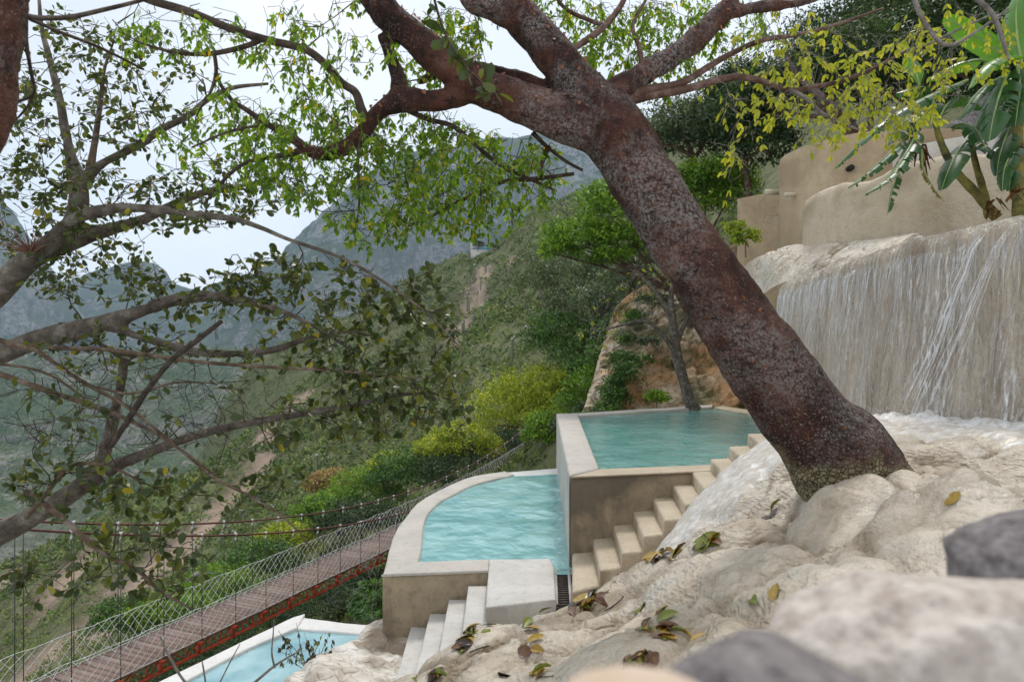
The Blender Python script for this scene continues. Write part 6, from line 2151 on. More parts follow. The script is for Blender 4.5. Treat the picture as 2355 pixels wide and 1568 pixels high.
# ------------------------------------------------------------------ scrub over the hillside
ns = 15500
sx_ = rt.uniform(0, 1, ns * 6)
Yv = 30 + 330 * sx_ ** 1.15
pxv = rt.uniform(-40, 1750, ns * 6)
Xv = (pxv - 1177.5) / F * Yv
Zv = hill_z(Xv, Yv)
pyv = 800 - Zv / Yv * F
sc_v = scar(Xv, Yv)
pn = np.stack([Xv, Yv, np.zeros_like(Xv)], 1)
dens = np.clip(0.95 + 0.7 * fbm(pn * 0.05, 3, seed=77), 0.12, 1) * np.clip(1.1 - 1.55 * sc_v, 0.05, 1)
keep = (pyv < 1600) & (pyv > 380) & (rt.uniform(0, 1, len(Xv)) < dens) & ~((Yv < 40) & (pxv > 1250))
idx = np.nonzero(keep)[0][:ns]
ctr = np.stack([Xv[idx], Yv[idx], Zv[idx]], 1)
rad = rt.uniform(0.5, 1.35, len(idx)) * np.clip(Yv[idx] / 110, 0.55, 1.5)
near = Yv[idx] < 110


def scrub(ctr, rad, per, rng, s):
    k = len(ctr) * per
    i = np.repeat(np.arange(len(ctr)), per)
    d = rdir(k, rng)
    d[:, 2] = np.abs(d[:, 2])
    p = ctr[i] + d * (rad[i] * rng.uniform(0.35, 1.0, k) ** 0.6)[:, None] * np.array((1, 1, 0.85))
    return p, rdir(k, rng) + d * 0.3, d + np.array((0, 0, 0.6)) + rng.normal(0, 0.5, (k, 3)), rad[i] * s * rng.uniform(0.6, 1.3, k)


V1, F1 = leaf_batch(T_CARD, *scrub(ctr[near], rad[near], 32, rt, 0.42))
V2, F2 = leaf_batch(T_CARD, *scrub(ctr[~near], rad[~near], 13, rt, 0.66))
o = obj('hillside_scrub', np.vstack([V1, V2]), [np.vstack([F1[0], F2[0] + len(V1)])], MAT['scrub'])
tint = rt.uniform(0, 1, len(idx))
att = o.data.attributes.new('tint', 'FLOAT', 'POINT')
att.data.foreach_set('value', np.concatenate([np.repeat(tint[near], 32 * 4), np.repeat(tint[~near], 13 * 4)]).astype(np.float32))
tag(o, 'grey-green thorn scrub covering the canyon slope', 'scrub', kind='stuff')

# scrub dotted over the opposite canyon side
n_ = len(canyon.data.vertices)
cc_ = np.empty(n_ * 3, np.float32)
canyon.data.vertices.foreach_get('co', cc_)
cc_ = cc_.reshape(260, -1, 3).astype(float)
ui = rt.uniform(0, 258.9, 60000)
vi = rt.uniform(38, cc_.shape[1] - 1.1, 60000)
i0_, j0_ = ui.astype(int), vi.astype(int)
fu, fv = (ui - i0_)[:, None], (vi - j0_)[:, None]
pc = (cc_[i0_, j0_] * (1 - fu) + cc_[i0_ + 1, j0_] * fu) * (1 - fv) + (cc_[i0_, j0_ + 1] * (1 - fu) + cc_[i0_ + 1, j0_ + 1] * fu) * fv
pxc = 1177.5 + pc[:, 0] / pc[:, 1] * F
kc = (pxc > -30) & (pxc < 720) & (rt.uniform(0, 1, len(pc)) < np.clip(0.62 + 1.1 * fbm(pc * 0.012, 3, seed=91), 0.1, 1))
pc = pc[kc][:13000]
rc = rt.uniform(1.4, 3.4, len(pc)) * np.clip(pc[:, 1] / 800, 0.6, 1.3)
V3, F3_ = leaf_batch(T_CARD, *scrub(pc, rc, 6, rt, 0.9))
o = obj('canyon_scrub', V3, F3_, MAT['scrub'])
att = o.data.attributes.new('tint', 'FLOAT', 'POINT')
att.data.foreach_set('value', np.repeat(rt.uniform(0, 0.6, len(pc)), 6 * 4).astype(np.float32))
tag(o, 'dark scrub dotted over the far canyon side', 'scrub', kind='stuff')

# ------------------------------------------------------------------ columnar cacti
cv, cf = [], None
ribs = 12
zz = [0, 0.15, 0.5, 0.93, 0.975, 1.0]
rr2 = [0.85, 1.0, 1.0, 0.95, 0.7, 0.0]
for z, r_ in zip(zz, rr2):
    for k in range(ribs):
        a = 2 * np.pi * k / ribs
        q = r_ * (1.0 if k % 2 else 0.78)
        cv.append((q * math.cos(a), q * math.sin(a), z))
cf = np.array([(j * ribs + k, j * ribs + (k + 1) % ribs, (j + 1) * ribs + (k + 1) % ribs, (j + 1) * ribs + k) for j in range(5) for k in range(ribs)])
cme_ = mesh_np('column', cv, cf)
cme_.materials.append(A['cactus'])
wool = np.array(cv)[3 * ribs:] * np.array((1.12, 1.12, 1)) + np.array((0, 0, 0.004))
wme = mesh_np('woolly_tip', wool, np.array([(j * ribs + k, j * ribs + (k + 1) % ribs, (j + 1) * ribs + (k + 1) % ribs, (j + 1) * ribs + k) for j in range(2) for k in range(ribs)]))
wme.materials.append(A['cactus_tip'])
C5 = [(970, 655, 110), (868, 580, 120), (879, 590, 90), (745, 610, 80), (738, 600, 60), (903, 680, 60), (912, 690, 80), (922, 680, 70), (838, 755, 100), (847, 750, 110), (831, 750, 80), (1140, 800, 62), (1175, 940, 170), (1165, 910, 90), (1184, 890, 130), (1265, 820, 130), (1257, 790, 90), (1271, 800, 80),
      (1262, 570, 100), (1480, 510, 100), (1445, 490, 80), (1436, 480, 60), (865, 370, 80), (920, 380, 120), (912, 350, 90), (990, 320, 60), (998, 315, 66), (968, 885, 70), (1000, 1060, 80), (1083, 1040, 70), (1020, 1110, 60), (1012, 1100, 40), (1505, 400, 100), (320, 1230, 90), (345, 1370, 90), (410, 1500, 120), (237, 1540, 70), (357, 1560, 50),
      (890, 430, 70), (960, 440, 90), (1155, 520, 40), (828, 930, 90), (855, 850, 50), (795, 740, 50), (757, 790, 40), (765, 800, 44), (750, 780, 50), (680, 870, 60), (1390, 530, 50), (1375, 520, 60), (1300, 640, 70), (1035, 1060, 50), (905, 880, 30), (700, 700, 40), (660, 760, 60), (620, 690, 50), (560, 900, 60), (880, 200, 50), (1110, 130, 70), (1118, 128, 60), (1145, 120, 50)]
C7 = [(2185, 190, 190), (2178, 150, 100), (2265, 100, 80), (2030, 250, 90), (2022, 240, 80), (2040, 255, 70), (1955, 180, 60), (1840, 290, 90), (2080, 330, 60), (1708, 440, 100), (1655, 470, 90), (1665, 465, 80), (1525, 640, 90), (1540, 630, 80), (1532, 600, 50), (1615, 640, 100), (1608, 600, 60), (1625, 620, 90), (1690, 700, 150), (1698, 690, 110), (1770, 680, 120), (1350, 750, 130), (1745, 360, 50), (1885, 430, 70), (1875, 420, 60), (1580, 560, 60), (1795, 330, 50), (1910, 380, 60), (2240, 60, 60), (1640, 380, 40), (1590, 480, 60)]
cac = [(785.5 + x / 3, 522.6 + y / 3, h / 3, 'scattered up the slope below the blue house') for x, y, h in C5] + [(x / 3, 1045.4 + y / 3, h / 3, 'on the slope above the bridge cables') for x, y, h in C7]
for px, py, h, where in cac:
    g = ray_hill(px, py, 40)
    if g is None:
        continue
    H = max(1.6, h * g[1] / F) * 1.05
    w = max(0.13, min(0.26, H * 0.045)) * 1.1
    M = Matrix.Translation(Vector(g) - Vector((0, 0, 0.3))) @ Matrix.Rotation(rt.normal(0, 0.02), 4, 'Y') @ Matrix.Diagonal((w, w, H + 0.3, 1))
    c = bpy.data.objects.new('columnar_cactus', cme_)
    link(c, None, M.translation)
    c.matrix_world = M
    if 'house' in where:
        spot = 'high on the slope under the house' if py < 640 else 'beside the stony gully' if py < 745 else 'in the scrub above the yellow-green crown' if px > 1020 and py < 850 else 'behind the hanging fig sprays' if px < 1010 else 'low beside the yellow-green crown'
    else:
        spot = 'on the slope left of the bare gully' if px < 480 else 'low above the bridge cables' if py > 1235 else 'beside the bare gully' if px < 620 else 'beyond the fresh green trees'
    tag(c, ('tall' if h > 33 else 'short' if h < 19 else 'slim') + ' white-tipped column cactus ' + spot, 'cactus', 'column cacti ' + where, 'thing')
    tp_ = bpy.data.objects.new('woolly_tip', wme)
    COL.objects.link(tp_)
    tp_.parent = c
    WL[tp_.name] = M.translation

# ------------------------------------------------------------------ house on the ridge
hY = 285.0
hs = thing('ridge_house', 'blue and grey block house perched on the ridge line', 'house', P(1112, 585, hY))


def hbox(name, x0, x1, y0, y1, d0, d1, mat, parent=hs):
    """a box seen between pixels x0..x1, y0..y1, from depth d0 to d1"""
    a, b = P(x0, y1, d0), P(x1, y0, d0)
    V, Fq = box8([(a[0], d0, a[2]), (b[0], d0, a[2]), (b[0], d1, a[2]), (a[0], d1, a[2]), (a[0], d0, b[2]), (b[0], d0, b[2]), (b[0], d1, b[2]), (a[0], d1, b[2])])
    return obj(name, V, Fq, mat, parent, smooth=False)


def hpx(zx, zy):
    return (1800 + zx * 350 / 2355) * 2355 / 4096, (850 + zy * 233 / 1568) * 2355 / 4096


for nm, a, b, d0, d1, mt in [('foundation_wall', (560, 1005), (1330, 1120), hY - 1.0, hY + 8, 'house_block'), ('grey_wall', (550, 930), (685, 1010), hY - 0.5, hY + 7, 'house_block'), ('blue_wall', (685, 925), (1100, 1010), hY - 0.4, hY + 7, 'house_blue'),
                             ('upper_wall', (555, 835), (880, 925), hY - 0.3, hY + 7, 'house_block'), ('roof_slab', (540, 922), (890, 938), hY - 0.9, hY + 7.2, 'house_frame'), ('red_shed', (1210, 810), (1370, 930), hY + 1, hY + 6, 'house_red'), ('terrace_wall', (1090, 960), (1330, 1010), hY - 0.7, hY + 7, 'house_block')]:
    x0, y0 = hpx(*a)
    x1, y1 = hpx(*b)
    hbox(nm, x0, x1, y0, y1 + (14 if nm == 'foundation_wall' else 0), d0, d1, MAT[mt])
for zx, zy in [(635, 970), (765, 968), (880, 960), (1070, 945)]:
    x0, y0 = hpx(zx - 18, zy - 20)
    x1, y1 = hpx(zx + 18, zy + 20)
    wf = hbox('window', x0 - 0.8, x1 + 0.8, y0 - 0.8, y1 + 0.8, hY - 0.62, hY - 0.3, MAT['house_frame'])
    hbox('pane', x0, x1, y0, y1, hY - 0.66, hY - 0.4, MAT['house_glass'], wf)
for zx in (640, 820):
    x0, y0 = hpx(zx - 10, 850)
    x1, y1 = hpx(zx + 10, 900)
    hbox('window', x0, x1, y0, y1, hY - 0.42, hY - 0.1, MAT['house_glass'])
for zx in (590, 700, 745, 800):
    x0, y0 = hpx(zx - 5, 838)
    x1, y1 = hpx(zx + 5, 922)
    hbox('pillar', x0, x1, y0, y1, hY - 0.5, hY - 0.1, MAT['house_frame'])
tree('house_tree', 'dark round tree standing in front of the ridge house', P(1098, 574, hY - 2), [(1097, 562, 9, 9, hY - 2, 1.5), (1105, 562, 7, 7, hY - 2, 1.4)], A['crown_dark'], 900, 0.6, A['bark_brown'], rt, 0.2)
tree('house_tree', 'low yellow-tinged tree in front of the red shed of the house', P(1135, 574, hY - 2), [(1128, 566, 10, 6, hY - 2, 1.5), (1140, 566, 7, 5, hY - 2, 1.4)], A['crown_green'], 800, 0.6, A['bark_brown'], rt, 0.2)

# concrete post at the edge of the slope
cp = thing('concrete_post', 'weathered white concrete post at the left edge of the rocks', 'post', P(1416, 850, 33))
m = MB()
a, b = P(1417, 850, 33), P(1414, 772, 33)
m.add(*bar(a, b, 0.19, 0.19, (0, 1, 0)))
m.build('shaft', A['white_post'], cp, smooth=False)
m = MB()
m.add(*bar(b + np.array((-0.25, 0, 0.02)), b + np.array((0.45, 0, 0.1)), 0.2, 0.16))
m.build('arm', A['white_post'], cp, smooth=False)
# ------------------------------------------------------------------ banana plants on the terrace
rb = np.random.default_rng(91)


def banana_leaf(parent, pts, wpx, mat, ragged=0.3, hang=0.5, name='leaf'):
    """pts (px, py, Y) along the rib; blade of narrow strips, torn where ragged"""
    a = np.array([P(*q) for q in pts])
    path = catmull(a, 12)
    n = len(path)
    Lc = np.concatenate([[0], np.cumsum(np.linalg.norm(np.diff(path, axis=0), axis=1))])
    k = int(Lc[-1] / 0.035) + 4
    q = np.stack([np.interp(np.linspace(0, Lc[-1], k), Lc, path[:, j]) for j in range(3)], 1)
    t = np.gradient(q, axis=0)
    t /= np.linalg.norm(t, axis=1, keepdims=True)
    s = np.cross(t, np.array((0.0, 0.15, 1.0)) + 0 * t)
    s /= np.linalg.norm(s, axis=1, keepdims=True) + 1e-9
    up_ = np.cross(s, t)
    W = wpx * pts[len(pts) // 2][2] / F * 0.5
    u = np.linspace(0, 1, k)
    prof_ = np.clip(np.sin(np.pi * np.clip(u * 0.92 + 0.08, 0, 1)) ** 0.55, 0, 1)
    prof_[u < 0.06] *= 0.15
    m = MB()
    for sg in (-1, 1):
        i = 1
        while i < k - 1:
            torn = rb.random() < ragged
            ln = int(rb.integers(1, 3)) if torn else int(rb.integers(3, 7))
            j = min(k - 1, i + ln)
            idx_ = np.arange(i, j + 1)
            dz = hang * rb.uniform(0.7, 1.3) + (rb.uniform(0, 0.6) if torn else 0)
            sweep = 0.35
            cut = rb.uniform(0.65, 1.0) if torn else rb.uniform(0.93, 1.0)
            rows = []
            for f in (0.0, 0.35, 0.7, 1.0):
                w = W * prof_[idx_][:, None] * f * cut
                shr = np.linspace(-1, 1, len(idx_))[:, None] * (-0.012 * f if torn else 0.0)
                rows.append(q[idx_] + s[idx_] * sg * w * math.cos(dz * f * 0.6) - up_[idx_] * w * dz * f * 0.55 + up_[idx_] * w * 0.25 * (1 - f) + t[idx_] * (w * sweep * f + shr))
            V = np.stack(rows, 1).reshape(-1, 3)
            m.add(V, grid_faces(len(idx_), 4))
            i = j if not torn else j + (1 if rb.random() < 0.35 else 0)
    lo = m.build(name, mat, parent)
    rbm = MB()
    rbm.add(*tube(q, np.linspace(0.022, 0.004, k), 6))
    rbm.build('midrib', MAT['banana_rib'], lo)
    return lo


bp1 = thing('banana_plant', 'banana plant with torn leaves arching over the broken pale wall', 'banana plant', P(2286, 492, 9.4))
bp2 = thing('banana_plant', 'upright banana plant with broad light green leaves at the picture edge', 'banana plant', P(2345, 480, 9.0))
BL, BG, BD = MAT['banana_light'], MAT['banana_leaf'], MAT['banana_dry']
for pl, pts, w, mt, rg_, hg in [
    (bp1, [(2225, 185, 9.4), (2150, 215, 9.2), (2080, 250, 9.0), (2000, 305, 8.8), (1920, 388, 8.7)], 62, BG, 0.45, 0.9),
    (bp1, [(2118, 285, 9.5), (2070, 330, 9.4), (2010, 385, 9.3), (1950, 432, 9.2)], 52, BG, 0.7, 0.9),
    (bp1, [(2112, 300, 9.4), (2085, 352, 9.1), (2045, 405, 8.9), (1990, 447, 8.8)], 60, BG, 0.5, 0.8),
    (bp1, [(2118, 310, 9.5), (2078, 365, 9.3), (2055, 430, 9.2), (2040, 495, 9.1)], 34, BG, 0.8, 1.0),
    (bp1, [(2150, 270, 9.6), (2110, 262, 9.6), (2070, 290, 9.5), (2050, 330, 9.4)], 80, BG, 0.5, 0.7),
    (bp1, [(2222, 325, 9.5), (2200, 355, 9.2), (2180, 395, 9.0), (2165, 438, 8.9)], 70, BG, 0.2, 0.5),
    (bp1, [(2240, 340, 9.5), (2275, 345, 9.3), (2310, 365, 9.1), (2340, 395, 9.0)], 60, BG, 0.6, 0.6),
    (bp1, [(2119, 345, 9.3), (2122, 385, 9.2), (2145, 430, 9.1), (2172, 465, 9.0)], 22, BD, 0.8, 1.0),
    (bp1, [(2130, 250, 9.9), (2112, 190, 10.0), (2100, 140, 10.1), (2085, 95, 10.2)], 64, BL, 0.1, 0.3),
    (bp2, [(2345, 142, 9.0), (2300, 120, 9.1), (2240, 80, 9.2), (2172, 38, 9.3)], 92, BL, 0.05, 0.25),
    (bp2, [(2350, 150, 9.0), (2340, 90, 9.1), (2340, 10, 9.2), (2370, -80, 9.3)], 95, BL, 0.1, 0.3),
    (bp2, [(2345, 138, 8.9), (2300, 135, 8.6), (2258, 160, 8.4), (2228, 205, 8.3)], 78, BL, 0.1, 0.7),
    (bp2, [(2340, 150, 8.9), (2345, 200, 8.6), (2340, 250, 8.4), (2335, 290, 8.3)], 85, BG, 0.6, 0.6),
    (bp2, [(2320, 165, 8.9), (2300, 215, 8.6), (2285, 270, 8.4), (2275, 325, 8.3)], 88, BG, 0.5, 0.5),
    (bp2, [(2310, 175, 9.2), (2270, 195, 9.1), (2235, 230, 9.0), (2205, 275, 8.9)], 62, BG, 0.4, 0.6),
    (bp2, [(2320, 155, 9.5), (2260, 140, 9.7), (2200, 150, 9.8), (2130, 185, 9.9)], 60, BL, 0.3, 0.7),
    (bp2, [(2352, 170, 9.4), (2300, 330, 9.4), (2340, 380, 9.2), (2365, 420, 9.0)], 60, BG, 0.3, 0.6),
    (bp1, [(2190, 300, 9.6), (2215, 285, 9.4), (2245, 300, 9.2), (2270, 345, 9.0)], 70, BG, 0.5, 0.6),
    (bp1, [(2160, 275, 9.7), (2185, 235, 9.7), (2225, 225, 9.6), (2260, 250, 9.5)], 66, BG, 0.4, 0.6),
    (bp1, [(2150, 280, 9.8), (2140, 225, 9.9), (2110, 205, 9.9), (2060, 215, 9.9)], 60, BG, 0.3, 0.7),
    (bp2, [(2330, 170, 9.6), (2290, 215, 9.6), (2250, 280, 9.5), (2225, 345, 9.4)], 66, BG, 0.5, 0.6),
    (bp2, [(2345, 260, 9.4), (2320, 300, 9.2), (2300, 355, 9.0), (2292, 405, 8.9)], 62, BG, 0.4, 0.5),
    (bp2, [(2350, 330, 9.3), (2330, 345, 9.0), (2310, 390, 8.8), (2305, 440, 8.7)], 50, BG, 0.3, 0.6),
    (bp2, [(2300, 430, 9.2), (2315, 405, 9.0), (2325, 395, 8.9), (2320, 440, 8.8)], 40, BG, 0.1, 0.6)]:
    banana_leaf(pl, pts, w, mt, rg_, hg)
for pl, ln in [(bp1, [(2292, 500, 9.4, 30), (2250, 450, 9.4, 26), (2195, 390, 9.4, 22), (2165, 330, 9.5, 18), (2150, 280, 9.5, 13)]),
               (bp1, [(2275, 500, 9.6, 24), (2262, 440, 9.6, 20), (2242, 370, 9.5, 16), (2232, 310, 9.5, 11)]),
               (bp2, [(2345, 500, 9.1, 36), (2342, 400, 9.1, 32), (2340, 280, 9.1, 28), (2346, 145, 9.0, 18)])]:
    t = limb(ln, 6)
    m = MB()
    m.add(*tube(t[0], 0.82 * t[1] * (1 + 0.06 * np.sin(np.arange(len(t[1])) * 1.7)), 12))
    m.build('stem', MAT['banana_stem'], pl)
for pl, c, n in [(bp1, (2120, 345, 9.3), 10), (bp1, (2290, 470, 9.2), 9), (bp2, (2335, 430, 8.9), 9)]:
    for k in range(n):
        p0 = P(c[0] + rb.normal(0, 8), c[1] + rb.normal(0, 12), c[2])
        p1 = p0 + np.array((rb.normal(0, 0.08), rb.normal(0, 0.05), -rb.uniform(0.08, 0.3)))
        m = MB()
        w = rb.uniform(0.015, 0.04)
        m.add([p0 + np.array((-w, 0, 0)), p0 + np.array((w, 0.01, 0)), p1 + np.array((w * 0.7, 0.03, 0)), p1 + np.array((-w * 0.6, 0, 0.02))], np.array([[0, 1, 2, 3]]))
        m.build('dry_leaf', MAT['fallen_brown'], pl)

# rubble bank behind the banana plants
sb = MB()
ico = bmesh.new()
bmesh.ops.create_icosphere(ico, subdivisions=1, radius=1)
iv = np.array([v.co[:] for v in ico.verts])
ifc = np.array([[v.index for v in f.verts] for f in ico.faces])
ico.free()
for k in range(900):
    px, py = rb.uniform(2180, 2350), rb.uniform(180, 300)
    if py < 300 - (px - 2180) * 0.9:
        continue
    c = P(px, py, 17.5 + (300 - py) * 0.018)
    r_ = rb.uniform(0.05, 0.17)
    sb.add(c + iv * r_ * rb.uniform(0.6, 1.2, 3) * (1 + 0.25 * rb.normal(size=(len(iv), 1)) * 0.6), ifc)
bank = sb.build('rubble_bank', MAT['stone_grey'], smooth=False)
tag(bank, 'bank of loose grey rubble behind the banana leaves', 'rubble', kind='stuff')


# ------------------------------------------------------------------ foreground stones, close to the lens
def stone(name, label, c, R, mat, pw_=2.8, seed=0, disp=0.08, down=1.0, rot=0.0):
    bm = bmesh.new()
    bmesh.ops.create_icosphere(bm, subdivisions=5, radius=1)
    V = np.array([v.co[:] for v in bm.verts])
    Fq = np.array([[v.index for v in f.verts] for f in bm.faces])
    bm.free()
    V = V / ((np.abs(V) ** pw_).sum(1, keepdims=True) ** (1 / pw_))
    rp = np.random.default_rng(seed)
    for nn_ in rdir(9, rp):
        dd_ = V @ nn_ - rp.uniform(0.80, 0.98)
        V = V - np.clip(dd_, 0, None)[:, None] * nn_ * 0.85
    V = V * (1 + disp * fbm(V * 1.6 + seed, 3, seed=seed)[:, None] + disp * 0.35 * fbm(V * 5 + seed, 4, 0.65, seed=seed)[:, None])
    V[:, 2] = np.where(V[:, 2] < 0, V[:, 2] * down, V[:, 2])
    V = V * np.array(R)
    ca, sa = math.cos(rot), math.sin(rot)
    V = np.stack([V[:, 0] * ca - V[:, 2] * sa, V[:, 1], V[:, 0] * sa + V[:, 2] * ca], 1)
    o = obj(name, V + np.asarray(c), Fq, mat, origin=c)
    return tag(o, label, 'rock', 'stones of the low wall close to the lens', 'thing')


k = 0.78 / F
stone('boulder', 'large pale speckled boulder, blurred, close to the lens', P(2310, 1705, 0.78), (560 * k, 0.12, 396 * k), MAT['stone_pale'], 3.0, 4, 0.06, 2.2, 0.06)
k = 0.6 / F
stone('boulder', 'dull grey stone, blurred, lying against the pale boulder', P(1800, 1735, 0.6), (330 * k, 0.12, 240 * k), MAT['stone_grey'], 2.1, 8, 0.10, 3.0, -0.10)
k = 1.0 / F
stone('boulder', 'dark grey stone behind the pale boulder at the picture edge', P(2440, 1320, 1.0), (215 * k, 0.16, 135 * k), MAT['stone_grey'], 2.3, 13, 0.15, 5.0, 0.12)
k = 0.42 / F
stone('boulder', 'pale orange stone, strongly blurred, under the grey stone', P(1490, 1712, 0.42), (230 * k, 0.08, 112 * k), MAT['stone_orange'], 2.2, 19, 0.05, 5.0, -0.08)

# ------------------------------------------------------------------ stream and foam
SC_ = catmull(SL, 14)
inc = (TX > 1.0) & (TX < 6.9) & (TY > 5.0) & (TY < 10)
ii, jj = np.nonzero(inc)
i0, i1, j0, j1 = ii.min(), ii.max() + 1, jj.min(), jj.max() + 1
sxg, syg, szg = TX[i0:i1, j0:j1], TY[i0:i1, j0:j1], TZg[i0:i1, j0:j1]
c2 = np.stack([sxg.ravel(), syg.ravel()], 1)
best = np.full(len(c2), -9.0)
tpos = np.zeros(len(c2))
for q_i, (cx_, cy_, w_) in enumerate(SC_):
    v_ = 1 - np.hypot(c2[:, 0] - cx_, c2[:, 1] - cy_) / w_
    up2 = v_ > best
    best = np.where(up2, v_, best)
    tpos = np.where(up2, q_i / len(SC_), tpos)
p3 = np.column_stack([c2, np.zeros(len(c2))])
edge = best + fbm(p3 * 3, 3, seed=5) * 0.45
# distance to the foot of the falling water
foot = fq[:, :2] + fn * 0.36
df = np.full(len(c2), 9.0)
for a in range(0, nfa, 6):
    df = np.minimum(df, np.hypot(c2[:, 0] - foot[a, 0], c2[:, 1] - foot[a, 1]))
splash = np.exp(-(df / 0.34) ** 2)
hz_ = 0.035 * np.clip(edge * 3, -1.2, 1) + (fbm(p3 * 5, 4, 0.6, seed=6) * 0.03 + fbm(p3 * 13, 3, 0.6, seed=7) * 0.018) * np.clip(edge * 2, 0.2, 1)
hz_ += splash * (0.05 + 0.09 * np.abs(fbm(p3 * 4, 3, 0.55, seed=8)) + 0.025 * fbm(p3 * 12, 3, 0.6, seed=9))
V = np.column_stack([c2, szg.ravel() + hz_])
Q = grid_faces(sxg.shape[0], sxg.shape[1])
kq = (edge[Q] > -0.25).all(1) | (splash[Q] > 0.12).all(1)
sp_q = splash[Q].mean(1) > 0.3
for nm, sel, mt in [('stream_water', kq & ~sp_q, 'foam'), ('splash_foam', kq & sp_q, 'foam_white')]:
    QQ = Q[sel]
    used = np.unique(QQ)
    mp2 = np.full(len(V), -1)
    mp2[used] = np.arange(len(used))
    tag(obj(nm, V[used], mp2[QQ], MAT[mt]), kind='structure')
# droplets thrown up at the foot and over the stair
dm = MB()
oc = np.array([(1, 0, 0), (0, 1, 0), (-1, 0, 0), (0, -1, 0), (0, 0, 1), (0, 0, -1)], float)
of = np.array([(0, 1, 4), (1, 2, 4), (2, 3, 4), (3, 0, 4), (1, 0, 5), (2, 1, 5), (3, 2, 5), (0, 3, 5)])
for k in range(2600):
    a = int(rb.uniform(30, nfa - 30))
    c = np.array((*(foot[a] + fn[a] * abs(rb.normal(0, 0.22))), trav_z(foot[a][0], foot[a][1]) + 0.05 + abs(rb.normal(0, 0.11))))
    dm.add(c + oc * rb.uniform(0.0015, 0.006) * np.array((1, 1, rb.uniform(0.8, 1.8))), of)
for k in range(260):
    q_ = SC_[int(rb.integers(len(SC_) // 2, len(SC_)))]
    c = np.array((q_[0] + rb.normal(0, 0.3), q_[1] + rb.normal(0, 0.3), 0))
    c[2] = trav_z(c[0], c[1]) + 0.03 + abs(rb.normal(0, 0.12))
    dm.add(c + oc * rb.uniform(0.002, 0.006), of)
tag(dm.build('spray_drops', MAT['foam_white']), 'fine white spray over the foaming water', 'spray', kind='stuff')

# ------------------------------------------------------------------ fallen leaves
rl = np.random.default_rng(17)


def curl_leaf(curl, width, seed):
    r_ = np.random.default_rng(seed)
    nx, ny = 8, 5
    V = []
    for i in range(nx):
        x = i / (nx - 1)
        w = width * 0.5 * np.sin(np.pi * min(1, x * 0.93 + 0.05)) ** 0.75
        for j in range(ny):
            y = (j / (ny - 1) * 2 - 1)
            yy_ = y * w * math.cos(curl * y * 0.8)
            z = abs(y) ** 1.4 * w * curl * 0.9 + 0.10 * curl * math.sin(x * 3.1) + 0.02 * r_.normal() * curl
            V.append((x - 0.5, yy_, z))
    st_ = len(V)
    return np.array(V), grid_faces(nx, ny)


